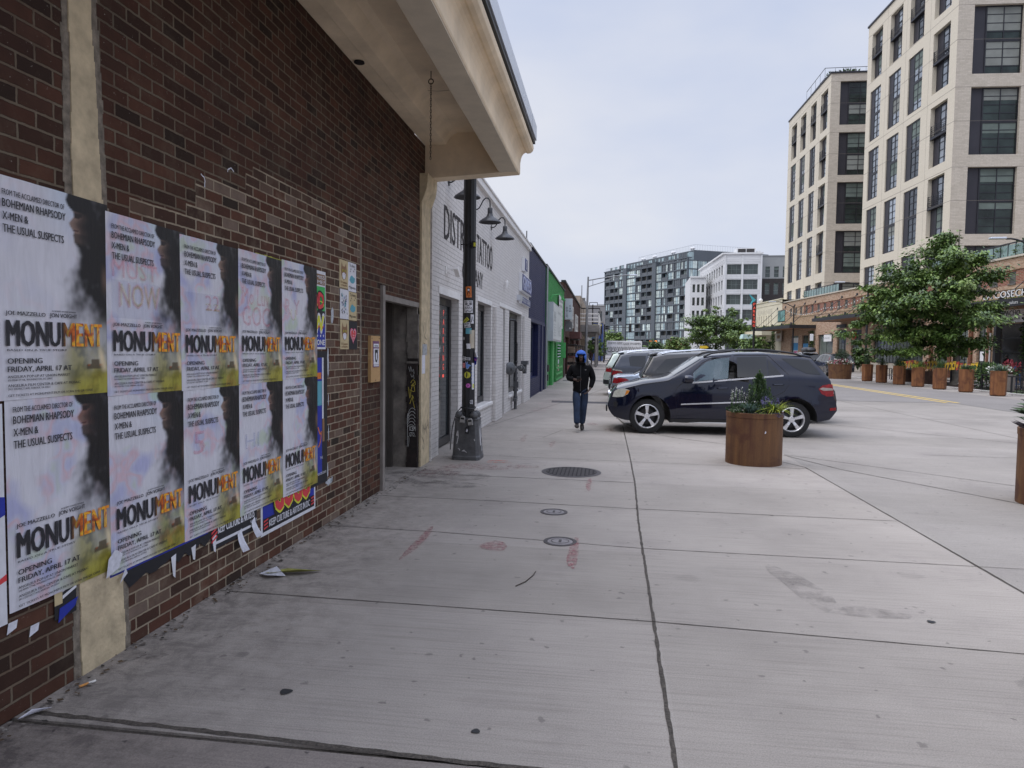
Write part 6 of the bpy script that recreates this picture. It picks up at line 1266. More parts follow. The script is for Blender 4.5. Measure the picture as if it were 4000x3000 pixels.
for i, (x, y, s) in enumerate(((17.95, 45.0, .28), (19.2, 39.6, .45), (18.9, 37.4, .33))):
    g = MB(); g.lathe([(s * .4, 0), (s, s * .25), (s * .9, s * .6), (s * .45, s * .85), (.02, s * .9)], 12)
    for k, v in enumerate(g.v): g.v[k] = v * (1 + .18 * noise.noise(v * 4 + Vector((i, 0, 0))))
    o = g.build('boulder', STONE, smooth=True, sharp=60); o.location = (x, y, .03); tag(o, ('pale upright boulder by the second hexagonal planter', 'large rounded boulder near the tree foot', 'smaller boulder beside the tree foot')[i], 'boulder')
plant('patio_hedge', 'light green leafy hedge behind the seventh hexagonal planter', 18.6, 36.6, .0, lambda g: (bush(g, (0, 0, .9), (.6, 1.2, .38), 900, .17, .08, (lL, lM, lM)), bush(g, (0, 0, .4), (.5, 1.1, .4), 400, .15, .07, (lD, lM))), cat='hedge')

# ================================================================ VEHICLES
PAINT = {}
def paintmat(name, col, metal=.35, r=.16): return M(name, col, r, metal, var=.06, vs=1.5, coat=.8, spec=.3, obj=True)
TYRE = M('tyre_rubber', (.014, .014, .015), .85, var=.3, vs=30, obj=True); RIM = M('alloy_rim', (.68, .68, .70), .28, .7, var=.08, vs=9, obj=True); HUB = M('rim_dark', (.03, .03, .033), .5, .4, obj=True)
CHR = M('chrome_trim', (.80, .81, .84), .22, .7, var=.03); CGL = M('car_glass_dark', (.010, .011, .013), .04, 0, var=.3, vs=1, spec=.6); CGT = M('car_glass_clear', (.10, .15, .18), .03, 0, var=.2, vs=1, spec=.8, alpha=.62); CGW = M('windscreen_glass', (.10, .12, .135), .04, 0, var=.2, spec=1., coat=.6)
CLAD = M('black_cladding', (.016, .016, .018), .6, var=.2, vs=9, obj=True); TAILR = M('tail_lamp_red', (.22, .007, .010), .15, var=.5, vs=22, coat=.3, spec=.3); LENS = M('lamp_lens', (.50, .50, .44), .1, var=.2, vs=25, coat=1.); AMB = M('amber_lens', (.62, .22, .03), .15, coat=1.); SEATM = M('seat_leather', (.16, .155, .15), .6, var=.15, vs=12); PLATE = M('licence_plate', (.55, .56, .58), .5)
ML_TOP = [(0, .62), (.03, .72), (.09, .90), (.16, .955), (.74, 1.11), (1.2, 1.175), (1.31, 1.20), (1.98, 1.605), (2.22, 1.672), (2.8, 1.725), (3.28, 1.735), (4.0, 1.685), (4.28, 1.64), (4.63, 1.22), (4.68, .95), (4.76, .80), (4.78, .64)]
ML_BOT = [(0, .56), (.04, .44), (.14, .33), (.4, .27), (1.32, .25), (3.4, .25), (4.3, .32), (4.64, .38), (4.78, .56)]
def make_car(name, label, cat, loc, rz, S):
    """S: spec with outline profiles (x from the nose, z), windows, lamps; returns the thing. local +x forward, side seen = +y and -y alike"""
    t = thing(name, label, cat, loc, rz, S.get('group')); L = S['top'][-1][0]; HW = S.get('hw', .955); belt = S.get('belt', 1.15); TH = S.get('tumble', .40); paint_ = S['paint']; ww = S['wheels']; wr = S.get('wr', .365)
    def wid(x, z):
        w = HW
        if x < .75: w *= 1 - .24 * ((.75 - x) / .75) ** 2.4
        if x > L - .55: w *= 1 - .085 * ((x - L + .55) / .55) ** 2.5
        if z > belt: w -= (z - belt) * TH + .02 * min(1, (z - belt) / .1)
        elif z > .8: w -= .02 * ((z - .8) / (belt - .8)) ** 2
        if z < .62: w -= .05 * ((.62 - z) / .35) ** 2
        for wx in ww:
            d = math.hypot(x - wx, z - wr)
            if .3 < d < .62: w += .016 * math.sin((d - .3) / .32 * math.pi)
        return w
    def loc_(x, y, z): return (L / 2 - x, y, z)
    xs = [0, .03, .08, .15, .25, .38, .5]; x = .6
    while x < L - .5: xs.append(x); x += .1
    xs += [L - .5, L - .4, L - .3, L - .22, L - .15, L - .08, L - .03, L]; xs = sorted(set(xs) | {p[0] for p in S['top'] if 0 < p[0] < L})
    xs = [a for i, a in enumerate(xs) if i == 0 or a - xs[i - 1] > .012]
    NS, NT = 13, 7; G = []
    for x in xs:
        zb, zt = lerp_pts(S['bot'], x), lerp_pts(S['top'], x); cr = min(.07, (zt - zb) * .3); ze = zt - cr; ring = []
        for i in range(NS): z = zb + (ze - zb) * i / (NS - 1); ring.append((x, wid(x, z), z))
        we = wid(x, ze)
        for j in range(1, NT + 1): a = math.pi / 2 * j / NT; ring.append((x, we * math.cos(a) ** .72 if j < NT else 0, ze + cr * math.sin(a) ** .9))
        G.append(ring)
    mb = MB(); n = NS + NT; rows = []
    for ring in G:
        l_ = [mb.vert(loc_(*p)) for p in ring]; r_ = [mb.vert(loc_(p[0], -p[1], p[2])) for p in ring[:-1]]; rows.append(l_ + r_[::-1])
    k = len(rows[0])
    for a, b_ in zip(rows, rows[1:]):
        for j in range(k): mb.f.append([a[j], b_[j], b_[(j + 1) % k], a[(j + 1) % k]]); mb.m.append(0)
    mb.f.append(rows[0]); mb.m.append(0); mb.f.append(rows[-1][::-1]); mb.m.append(0)
    body = mb.build('body', [paint_, CLAD, SEATM], t)
    bm = bmesh.new(); bm.from_mesh(body.data); bmesh.ops.recalc_face_normals(bm, faces=bm.faces); bm.to_mesh(body.data); bm.free()
    # wheel arches (and see-through front windows) cut out of the shell
    cm = MB()
    for wx in ww:
        cm.lathe([(wr + .075, -1.2), (wr + .075, 1.2)], 36, loc_(wx, 0, wr), axis='y', m=1)
        cm.box(L / 2 - wx - wr - .0, L / 2 - wx + wr + .0, -1.19, 1.19, -.2, wr * .7, 1)
    for poly in S.get('cut', ()): cm.prism([(L / 2 - a, b_) for a, b_ in poly], -1.15, 1.15, 2)
    cut = cm.build('cut', [paint_, CLAD, SEATM]); bm = bmesh.new(); bm.from_mesh(cut.data); bmesh.ops.recalc_face_normals(bm, faces=bm.faces); bm.to_mesh(cut.data); bm.free()
    md = body.modifiers.new('b', 'BOOLEAN'); md.operation = 'DIFFERENCE'; md.object = cut; md.solver = 'EXACT'; md.use_self = True
    dg = bpy.context.evaluated_depsgraph_get(); m2 = bpy.data.meshes.new_from_object(body.evaluated_get(dg)); body.modifiers.clear(); body.data = m2; bpy.data.objects.remove(cut)
    m2.shade_smooth(); m2.set_sharp_from_angle(angle=R(32))
    def side(polys, m, nm, off=.006, par=body, parts=True, inset=None, mats=None, both=True):
        """panels lying on the body side: 2-D outlines in (x, z) bent onto the flank"""
        o = None
        for sgn in ((1, -1) if both else (1,)):
            q = MB()
            for poly in polys:
                bmx = bmesh.new(); vs = [bmx.verts.new((a, 0, b_)) for a, b_ in poly]; bmx.faces.new(vs); bmesh.ops.triangulate(bmx, faces=bmx.faces); bmesh.ops.subdivide_edges(bmx, edges=bmx.edges, cuts=2, use_grid_fill=True); bmesh.ops.triangulate(bmx, faces=bmx.faces)
                ids = {v: q.vert(loc_(v.co.x, sgn * (wid(v.co.x, v.co.z) + off), v.co.z)) for v in bmx.verts}
                for f_ in bmx.faces:
                    vv = [ids[v] for v in f_.verts]; nn = (q.v[vv[1]] - q.v[vv[0]]).cross(q.v[vv[2]] - q.v[vv[0]])
                    q.f.append(vv if nn.y * sgn > 0 else vv[::-1]); q.m.append(0)
                bmx.free()
            o = q.build(nm, m, par, smooth=True)
        return o
    def strip(pts, w, m, nm, off=.012, par=body):
        for sgn in (1, -1):
            q = MB()
            P = []
            for (a, b_), (c, d) in zip(pts, pts[1:]):
                for i in range(8): P.append((a + (c - a) * i / 8, b_ + (d - b_) * i / 8))
            P.append(pts[-1])
            for (a, b_), (c, d) in zip(P, P[1:]):
                A = [loc_(a, sgn * (wid(a, b_) + e), b_ + h * w) for e, h in ((.001, -.5), (off, -.42), (off, .42), (.001, .5))]; B_ = [loc_(c, sgn * (wid(c, d) + e), d + h * w) for e, h in ((.001, -.5), (off, -.42), (off, .42), (.001, .5))]
                for i in range(3): q.face([A[i], B_[i], B_[i + 1], A[i + 1]] if sgn < 0 else [A[i + 1], B_[i + 1], B_[i], A[i]])
            q.build(nm, m, par)
    t['_'] = 0; del t['_']
    for nm, polys, m in S.get('windows', ()): side(polys, m, nm, .005, t)
    for nm, polys, m, off in S.get('panels', ()): side(polys, m, nm, off, t)
    for nm, pts, w, m in S.get('strips', ()): strip(pts, w, m, nm, .012, t)
    for nm, pts, w in S.get('seams', ()): strip(pts, w, CLAD, nm, .0035, t)
    # windscreen and rear glass laid over the top surface
    for nm, x0, x1, m in (('windscreen', *S['ws'], CGW), ('rear_window', *S['rw'], S.get('rwm', CGL))):
        q = MB(); rr_ = []
        for ring in G:
            if x0 - .001 <= ring[0][0] <= x1 + .001:
                tops = ring[NS - 1 - S.get('wsd', 0):]; tops = [p for p in tops if abs(p[1]) < wid(p[0], p[2]) * .97 or p[1] == 0]
                rr_.append([q.vert(loc_(p[0] + (-.004 if nm == 'windscreen' else .004), p[1], p[2] + .006)) for p in tops] + [q.vert(loc_(p[0] + (-.004 if nm == 'windscreen' else .004), -p[1], p[2] + .006)) for p in tops[:-1][::-1]])
        kk = min(len(r_) for r_ in rr_)
        for a, b_ in zip(rr_, rr_[1:]):
            for j in range(kk - 1): q.f.append([a[j], b_[j], b_[j + 1], a[j + 1]]); q.m.append(0)
        q.build(nm, m, t, smooth=True)
    # wheels
    for wx in ww:
        for sgn in (1, -1):
            y0 = sgn * (HW - .04); q = MB()
            c = loc_(wx, y0, wr); wt = .235
            q.lathe([(wr * .70, -.5 * wt), (wr * .90, -.5 * wt), (wr * .97, -.44 * wt), (wr, -.3 * wt), (wr, .3 * wt), (wr * .97, .44 * wt), (wr * .90, .5 * wt), (wr * .70, .5 * wt), (wr * .68, .3 * wt), (wr * .68, -.3 * wt), (wr * .70, -.5 * wt)], 48, (c[0], c[1] - sgn * wt / 2, c[2]), axis='y', cap=(False, False))
            wh = thing('wheel', None, None); wh.parent = t; q.build('tyre', TYRE, wh, smooth=True, sharp=40)
            q = MB(); yo = c[1] - sgn * .03
            q.lathe([(wr * .70, sgn * .022), (wr * .66, sgn * .03), (wr * .62, sgn * .012), (wr * .62, -sgn * .12)], 44, (c[0], yo, c[2]), axis='y', cap=(False, False)); q.lathe([(wr * .62, -sgn * .11)], 40, (c[0], yo, c[2]), axis='y', m=1, cap=(True, True)); q.lathe([(wr * .45, -sgn * .06), (wr * .45, -sgn * .1)], 30, (c[0], yo, c[2]), axis='y', m=1)
            for k in range(5):
                a = 2 * math.pi * k / 5 + .31; ca, sa = math.cos(a), math.sin(a)
                P = []
                for r_, w_, d in ((.13, .06, .004), (.35, .075, .018), (.665, .115, .016)):
                    for s in (-1, 1): P.append((c[0] + wr * (r_ * ca - s * w_ * sa), yo + sgn * d, c[2] + wr * (r_ * sa + s * w_ * ca)))
                q.face([P[0], P[1], P[3], P[2]]); q.face([P[2], P[3], P[5], P[4]])
                for e in (0, 1): # spoke flanks
                    for i in (0, 2): A, B_ = P[i + e], P[i + 2 + e]; q.face([A, B_, (B_[0], B_[1] - sgn * .05, B_[2]), (A[0], A[1] - sgn * .05, A[2])])
            q.lathe([(wr * .17, sgn * .012), (wr * .15, sgn * .02)], 20, (c[0], yo, c[2]), axis='y'); q.lathe([(wr * .17, sgn * .012), (wr * .17, -sgn * .04)], 20, (c[0], yo, c[2]), axis='y', cap=(False, False))
            for k in range(5): a = 2 * math.pi * (k + .5) / 5 + .31; q.lathe([(wr * .03, sgn * .014), (wr * .03, sgn * .02)], 8, (c[0] + wr * .25 * math.cos(a), yo, c[2] + wr * .25 * math.sin(a)), axis='y', m=1)
            q.build('rim', [RIM, HUB], wh, smooth=True, sharp=35)
    # underside, mirrors, handles, roof rails, lamps, plates
    for a, b_ in S.get('handles', ()):
        for sgn in (1, -1): q = MB(); y = wid(a, b_) + .0; q.tube([loc_(a - .11, sgn * y, b_ - .004), loc_(a - .09, sgn * (y + .03), b_), loc_(a + .09, sgn * (y + .03), b_ + .006), loc_(a + .11, sgn * y, b_ + .006)], .014, 8); q.build('door_handle', [paint_], t, smooth=True)
    if 'mirror' in S:
        a, b_ = S['mirror']
        for sgn in (1, -1):
            y = wid(a, b_) + .02; q = MB()
            q.lathe([(.005, -.10), (.07, -.09), (.095, -.03), (.095, .05), (.08, .09)], 16, loc_(a, sgn * (y + .10), b_ + .07), axis='x', m=0)
            q.bar(loc_(a, sgn * (y - .06), b_ - .01), loc_(a, sgn * (y + .08), b_ + .0), .10, .03, 1)
            for v in range(len(q.v)):
                cz = b_ + .07
                q.v[v].z = cz + (q.v[v].z - cz) * .85
            q.build('wing_mirror', [S.get('mirm', paint_), CLAD], t, smooth=True, sharp=40)
    if 'rails' in S:
        x0, x1 = S['rails']
        for sgn in (1, -1):
            q = MB(); P = []
            for i in range(13):
                x = x0 + (x1 - x0) * i / 12; z = lerp_pts(S['top'], x) - .035; lift = .055 * math.sin(math.pi * i / 12) ** .4; P.append(loc_(x, sgn * (wid(x, z) - .09), z + .02 + lift))
            q.tube(P, .02, 8); q.build('roof_rail', S.get('railm', BLK), t, smooth=True)
    if 'spoiler' in S:
        q = MB(); x, z, w = S['spoiler']; q.prism([(L / 2 - x + .16, z + .02), (L / 2 - x, z - .005), (L / 2 - x - .06, z - .045), (L / 2 - x - .02, z - .06), (L / 2 - x + .14, z - .03)], -w, w, 0); q.build('spoiler', [paint_], t, bevel=.012)
    for z, x, m in S.get('rear_plate', ()):
        q = MB(); q.box(L / 2 - x - .012, L / 2 - x, -.26, .26, z - .07, z + .07, 0); q.build('licence_plate', m, t)
    if 'front' in S:
        q = MB(); x0, z0, z1 = S['front']
        for i in range(4): z = z0 + (z1 - z0) * (i + .5) / 4; q.tube([loc_(x0 + .08, -.52, z + .0), loc_(x0 + .0 + .01 * i, -.3, z), loc_(x0 - .015 + .012 * i, 0, z), loc_(x0 + .0 + .01 * i, .3, z), loc_(x0 + .08, .52, z)], .016, 6)
        q.lathe([(.085, 0), (.085, .03)], 20, loc_(x0 - .02, 0, (z0 + z1) / 2), axis='x'); q.build('grille', CHR, t, smooth=True, sharp=50)
        q = MB(); q.box(L / 2 - .0, L / 2 + .03, -.28, .28, .40, .53); q.build('licence_plate', BLK, t)
    return t
NAVYP = paintmat('navy_car_paint', (.005, .007, .021), .2, .07)
win_f = [(1.806, 1.277), (1.93, 1.385), (2.096, 1.506), (2.29, 1.572), (2.58, 1.60), (2.53, 1.18), (1.82, 1.107)]
win_r = [(2.737, 1.612), (3.345, 1.632), (3.345, 1.232), (2.725, 1.204)]; win_q = [(3.372, 1.585), (3.64, 1.267), (3.372, 1.239)]; win_b = [(3.66, 1.60), (3.95, 1.595), (4.21, 1.575), (4.43, 1.285), (4.15, 1.302), (3.90, 1.42)]
def bloat(poly, k):
    cx, cz = sum(p[0] for p in poly) / len(poly), sum(p[1] for p in poly) / len(poly); return [(cx + (a - cx) * k, cz + (b_ - cz) * k) for a, b_ in poly]
S_ML = dict(top=ML_TOP, bot=ML_BOT, paint=NAVYP, wheels=(.85, 3.87), cut=[win_f], ws=(1.31, 1.98), rw=(4.28, 4.63), hw=.955,
    windows=[('side_window', [win_f], CGT), ('side_window', [win_r], CGL), ('side_window', [win_q], CGL), ('side_window', [win_b], CGL)],
    panels=[('headlight', [[(.10, .75), (.13, .86), (.22, .92), (.36, .935), (.47, .90), (.43, .82), (.33, .765), (.2, .745)]], LENS, .006), ('indicator', [[(.36, .79), (.40, .90), (.465, .893), (.43, .83)]], AMB, .009), ('tail_light', [[(4.37, 1.0), (4.45, 1.07), (4.60, 1.10), (4.665, 1.09), (4.70, .86), (4.55, .85), (4.44, .90)]], TAILR, .006), ('reverse_light', [[(4.39, 1.0), (4.45, 1.03), (4.66, 1.015), (4.68, .975), (4.48, .965)]], M('reverse_lens', (.30, .26, .23), .15, var=.2, vs=25), .009), ('fog_light', [[(.14 + .05 * math.cos(k * .6) + .03, .60 + .06 * math.sin(k * .6)) for k in range(10)]], HUB, .006), ('rear_reflector', [[(4.62, .615), (4.755, .63), (4.76, .575), (4.62, .565)]], TAILR, .008), ('sill_cladding', [[(1.32, .25), (3.42, .25), (3.42, .335), (1.36, .335)]], CLAD, .008)],
    strips=[('belt_trim', [(1.79, 1.078), (2.6, 1.155), (3.67, 1.252)], .036, CHR), ('door_trim', [(1.56, .632), (3.42, .735)], .030, CHR), ('sill_trim', [(1.40, .262), (3.4, .262)], .026, CHR)],
    seams=[('door_seam', [(1.50, .33), (1.43, .85), (1.47, .98), (1.62, 1.10), (1.78, 1.26), (2.0, 1.48), (2.2, 1.59), (2.62, 1.64)], .014), ('door_seam', [(2.62, .30), (2.635, 1.1), (2.67, 1.63)], .014), ('door_seam', [(2.67, 1.65), (3.38, 1.66), (3.78, 1.27), (3.78, 1.07), (3.68, .93), (3.42, .80), (3.36, .62)], .014), ('bonnet_seam', [(.45, .94), (.9, 1.05), (1.32, 1.11)], .008)],
    handles=[(2.42, .975), (3.56, 1.07)], mirror=(1.70, 1.09), rails=(2.05, 4.1), spoiler=(4.27, 1.665, .60), front=(.07, .63, .90))
navy = make_car('parked_car', 'dark navy blue SUV parked nose to the pavement, behind the round planter', 'car', (0, 0, 0), R(180), S_ML)
navy.location = (2.43, 15.35, 0)
navy.rotation_euler = (0, 0, R(180.5)); k_ = .955; navy.scale = (k_, 1, 1); navy.location.x = .04 + 2.39 * k_
for w_ in [c for c in C.objects if c.parent == navy and c.type == 'EMPTY']:
    tx_ = [c for c in C.objects if c.parent == w_]; cx = sum(v.co.x for v in tx_[0].data.vertices) / len(tx_[0].data.vertices); w_.scale.x = 1 / k_; w_.location.x = cx - cx / k_
for sy in (.36, -.36):
    g = MB(); X0 = 2.39; g.X = Matrix.Translation((X0 - 2.42, sy, 0)) @ Matrix.Rotation(R(-12), 4, 'Y')
    g.prism([(-.06, 1.05), (.06, 1.05), (.05, 1.32), (-.05, 1.32)], -.2, .2); g.prism([(-.045, 1.345), (.045, 1.345), (.035, 1.48), (-.035, 1.48)], -.11, .11); g.tube([(0, -.05, 1.3), (0, -.05, 1.36)], .01, 6); g.tube([(0, .05, 1.3), (0, .05, 1.36)], .01, 6); g.build('seat', SEATM, navy, bevel=.02)
g = MB(); g.tube([(2.39 - 1.98 + .04 * math.sin(a), .36 + .17 * math.cos(a), 1.18 + .14 * math.sin(a)) for a in [k * .5 for k in range(13)]], .013, 6, close=True); g.bar((2.39 - 1.98, .2, 1.19), (2.39 - 1.98, .52, 1.19), .03); g.build('steering_wheel', BLK, navy)
# reversed SUVs and a sedan beyond
SUV_T = [(0, .60), (.05, .85), (.2, .98), (.9, 1.08), (1.25, 1.13), (2.0, 1.62), (2.5, 1.70), (3.2, 1.72), (4.2, 1.66), (4.42, 1.61), (4.68, 1.15), (4.72, .90), (4.78, .75), (4.80, .55)]
SUV_B = [(0, .5), (.1, .3), (.4, .25), (3.6, .25), (4.4, .34), (4.7, .38), (4.8, .5)]
def suv(paint_, ch=CHR, rail=CHR, hw=.94, win='a'):
    wf = [(1.72, 1.17), (2.1, 1.46), (2.35, 1.56), (2.72, 1.59), (2.70, 1.13)]; w2 = [(2.80, 1.60), (3.45, 1.59), (3.50, 1.16), (2.79, 1.13)]; w3 = [(3.55, 1.58), (4.1, 1.52), (4.40, 1.20), (4.28, 1.16), (3.6, 1.16)] if win == 'a' else [(3.6, 1.56), (4.05, 1.55), (4.15, 1.50), (4.10, 1.22), (3.62, 1.18)]
    return dict(top=SUV_T, bot=SUV_B, paint=paint_, wheels=(.92, 3.75), ws=(1.25, 2.0), rw=(4.42, 4.68), hw=hw, belt=1.1, tumble=.38, windows=[('side_window', [w], CGL) for w in (wf, w2, w3)],
        panels=[('headlight', [[(.08, .74), (.2, .9), (.5, .96), (.42, .82)]], LENS, .006), ('tail_light', [[(4.30, .98), (4.42, 1.06), (4.66, 1.08), (4.70, .92), (4.5, .90)]], TAILR, .006), ('reverse_light', [[(4.34, 1.045), (4.45, 1.10), (4.66, 1.12), (4.66, 1.075), (4.42, 1.05)]], LENS, .008), ('bumper_cladding', [[(4.2, .40), (4.78, .45), (4.78, .62), (4.25, .56)]], CLAD, .006)],
        strips=[('belt_trim', [(1.75, 1.125), (3.5, 1.135)], .016, ch)], seams=[('door_seam', [(1.5, .32), (1.5, 1.05)], .012), ('door_seam', [(2.74, .30), (2.76, 1.6)], .012), ('door_seam', [(3.52, 1.6), (3.5, 1.0), (3.3, .75)], .012)], handles=[(2.55, 1.0), (3.4, 1.02)], mirror=(1.66, 1.10), rails=(2.2, 4.2), railm=rail, spoiler=(4.45, 1.655, .58), rear_plate=[(.86, 4.74, PLATE)])
def park(label, xr, y, S, rz=0, cat='car'):
    L = S['top'][-1][0]; return make_car('parked_car', label, cat, (xr + L / 2, y, 0), R(rz), S)
for S in (S_ML,): pass
G_ = 'cars parked along the left kerb'
s1 = suv(paintmat('brown_grey_paint', (.035, .033, .034)), rail=ALU); s1['group'] = G_; park('brownish dark grey SUV with a rear spoiler, just behind the navy blue one', .78, 18.3, s1)
SED_T = [(0, .55), (.06, .70), (.25, .80), (1.0, .93), (1.35, .97), (2.1, 1.36), (2.5, 1.43), (3.0, 1.43), (3.6, 1.33), (4.15, 1.06), (4.60, 1.03), (4.74, .98), (4.80, .72), (4.84, .5)]
S_SED = dict(top=SED_T, bot=[(0, .45), (.1, .25), (.4, .2), (4.4, .24), (4.84, .42)], paint=paintmat('silver_blue_paint', (.26, .30, .36), .6), wheels=(.9, 3.75), wr=.32, ws=(1.35, 2.1), rw=(3.6, 4.15), hw=.90, belt=.95, tumble=.42, windows=[('side_window', [w], CGL) for w in ([(1.75, 1.02), (2.15, 1.30), (2.65, 1.35), (2.65, 1.0)], [(2.72, 1.35), (3.2, 1.33), (3.75, 1.1), (3.6, 1.02), (2.72, 1.0)])], panels=[('tail_light', [[(4.22, .84), (4.4, .92), (4.72, .94), (4.78, .78), (4.5, .76)]], TAILR, .006), ('headlight', [[(.08, .6), (.2, .75), (.5, .8), (.4, .66)]], LENS, .006)], strips=[('belt_trim', [(1.7, .985), (3.7, 1.0)], .014, CHR)], handles=[(2.5, .88)], mirror=(1.6, .98), rear_plate=[(.8, 4.83, PLATE)], group=G_)
park('silver sedan with red tail lamp tucked between two dark SUVs', .12, 21.0, S_SED)
s2 = suv(paintmat('slate_grey_paint', (.045, .05, .065)), rail=CHR, win='b'); s2['group'] = G_; park('slate grey SUV with a wide red and white tail lamp, third behind the navy one', .08, 23.6, s2)
s3 = suv(paintmat('pale_green_white_paint', (.50, .56, .50), .2), rail=CHR); s3['group'] = G_; park('pale greenish white SUV farthest left in the parked row', -.12, 27.2, s3)
s4 = suv(paintmat('white_car_paint', (.62, .63, .64), .1), rail=BLK); s4['group'] = G_; park('white SUV whose roof shows beyond the pale green one', .3, 30.6, s4)
s5 = suv(paintmat('dark_blue_grey_paint', (.02, .025, .045)), rail=BLK); s5['group'] = G_; park('dark blue grey SUV farthest along the parked row', .9, 34.2, s5)
# cars on the far side
s6 = suv(paintmat('black_blue_paint', (.012, .014, .022)), hw=.9, rail=BLK); s6['group'] = 'cars parked on the far side'; s6['panels'] = s6['panels'] + [('tail_light', [[(4.40, 1.08), (4.52, 1.08), (4.40, 1.5), (4.32, 1.5)]], TAILR, .006)]
far = make_car('parked_car', 'dark blue SUV with tall red rear lamp parked behind the flower drum planter', 'car', (16.85, 54.5, 0), R(90), s6)
s7 = suv(paintmat('black_car_paint', (.008, .008, .010)), rail=CHR); s7['group'] = 'cars parked on the far side'
make_car('parked_car', 'black SUV carrying a roof cargo box beyond the planters', 'car', (17.0, 62.5, 0), R(90), s7)
g = MB(); 
for z, k in ((0, .85), (.08, 1), (.2, .98), (.33, .8), (.38, .6)): pass
prof = [(.80, 0), (.98, .06), (1.0, .16), (.93, .28), (.75, .37), (.4, .40)]
rings = []
for k, z in prof: rings.append([g.vert((.45 * k * (abs(math.cos(a)) ** .55) * (1 if math.cos(a) > 0 else -1), 1.05 * k * (abs(math.sin(a)) ** .55) * (1 if math.sin(a) > 0 else -1), z)) for a in [2 * math.pi * j / 28 for j in range(28)]])
for a, b_ in zip(rings, rings[1:]):
    for j in range(28): g.f.append([a[j], a[(j + 1) % 28], b_[(j + 1) % 28], b_[j]]); g.m.append(0)
g.f.append(rings[-1]); g.m.append(0); g.f.append(rings[0][::-1]); g.m.append(0)
t = thing('roof_cargo_box', 'black roof cargo box on top of the black SUV', 'cargo box', (17.0, 61.2, 1.80)); g.build('shell', M('cargo_black', (.012, .012, .014), .35), t, smooth=True, sharp=50)
g = MB(); [g.bar((-.55, y, -.05), (.55, y, -.05), .06) for y in (-.5, .5)]; g.build('cross_bar', CHR, t)
# graffiti box truck across the end of the street
t = thing('box_truck', 'white box truck covered in black graffiti crossing at the end of the street', 'truck', (0, 117, 0))
TRW = M('truck_box_white', (.68, .68, .69), .6, var=.12, vs=1.2)
g = MB(); g.box(0, 5.9, 0, 2.3, .9, 3.35); g.build('cargo_box', TRW, t, bevel=.05)
g = MB(); rt = random.Random(2)
x = .2
for wd in ('ZERYO', 'GEIZ', 'QIZE', 'WOBMN'): x += g.text(wd, (x, -.02, 2.75 + rt.uniform(-.05, .05)), .36, m=0, cond=.9) + .15
for k in range(9): xx = .15 + k * .62; g.ribbon(squig([(xx, 1.7), (xx + .12, 2.35), (xx + .3, 1.8), (xx + .45, 2.4), (xx + .6, 1.7), (xx + .2, 1.6), (xx, 1.9)], .1, 0), .06, (0, -.02, 0), m=0)
g.ribbon([(.1, 1.5), (3, 1.48), (5.7, 1.52)], .08, (0, -.025, 0)); g.build('graffiti', BKP, t)
g = MB(); g.prism([(5.95, .5), (7.6, .5), (7.65, 1.3), (7.2, 1.45), (6.8, 2.25), (5.95, 2.3)], .15, 2.15); g.build('cab', s4['paint'], t, bevel=.05); g = MB(); g.prism([(6.1, 1.45), (6.95, 1.45), (6.7, 2.1), (6.1, 2.15)], .13, .149); g.prism([(5.9, 2.7), (7.0, 2.6), (6.9, 3.2), (5.9, 3.3)], .3, 2.0); g.build('cab_window', CGL, t)
for x in (1.2, 6.8): g = MB(); g.lathe([(.45, .0), (.45, .3)], 20, (x, .05, .45), axis='y'); g.build('wheel', TYRE, t)
# ================================================================ RIGHT SIDE: brick market hall (local x = from far end towards the camera, y = into the building)
MO, MR = (22.10, 91.62, 0), R(-85.055)
def MW(u, v=0, z=0):
    c, s = math.cos(MR), math.sin(MR); return Vector((MO[0] + u * c - v * s, MO[1] + u * s + v * c, z))
BR_TAN = brick('tan_market_brick', [(.36, .21, .14), (.50, .33, .22), (.60, .43, .30), (.40, .23, .15), (.64, .48, .36)], (.52, .45, .37), bw=.3, rh=.10, ms=.022, bump=.4, stain=.12, blotch=(.2, .12, .09))
BR_RED = brick('red_market_brick', [(.24, .085, .06), (.32, .12, .08), (.40, .17, .12)], (.45, .37, .31), bw=.3, rh=.10, ms=.022, bump=.4, stain=.1)
STN = M('limestone_trim', (.50, .45, .38), .8, var=.12, vs=4); LOUV = M('louvre_grey', (.13, .125, .12), .6, var=.2, vs=5); CANM = M('canopy_steel', (.03, .03, .034), .45, .3, var=.2, vs=3); SOFF = M('canopy_soffit_wood', (.27, .14, .075), .7, var=.2, vs=3)
MGL = M('market_glass', (.10, .115, .11), .05, 0, var=.7, vs=.5, spec=.8); MGD = M('market_glass_dark', (.012, .014, .016), .06, 0, var=.5, vs=.7, spec=.7)
mk = thing('market_hall', 'long tan and red brick market hall with steel canopies and small clerestory openings', 'building', MO, MR)
cl = [3.2, 4.9, 6.55] + [8.23 + 1.755 * i for i in range(22)]; cl = [u for u in cl if u < 46.5]
gw = [(3.5, 5.95, 0, 3.75, 'a'), (7.2, 9.15, 0, 3.75, 'a'), (11.85, 15.9, .05, 3.72, 'b'), (16.9, 19.05, .1, 4.08, 'c'), (20.2, 22.4, .75, 4.0, 'c'), (24.7, 33.2, .9, 4.0, 'd'), (35.1, 36.6, .1, 4.0, 'c'), (37.2, 38.95, .1, 4.0, 'c'), (40.0, 40.95, .1, 4.0, 'c'), (42.0, 47.5, .1, 3.75, 'e'), (49, 56, .1, 3.75, 'e')]
g = MB(); g.facade(0, 58, 8.0, [(u - .35, u + .35, 6.33, 7.1, .14) for u in cl] + [(a, b_, c, d, .3) for a, b_, c, d, k in gw], mf=lambda x, z: 1 if 6.25 < z < 7.2 and x > 7.4 else 0, zs=(6.25, 7.2), xs=(7.4,))
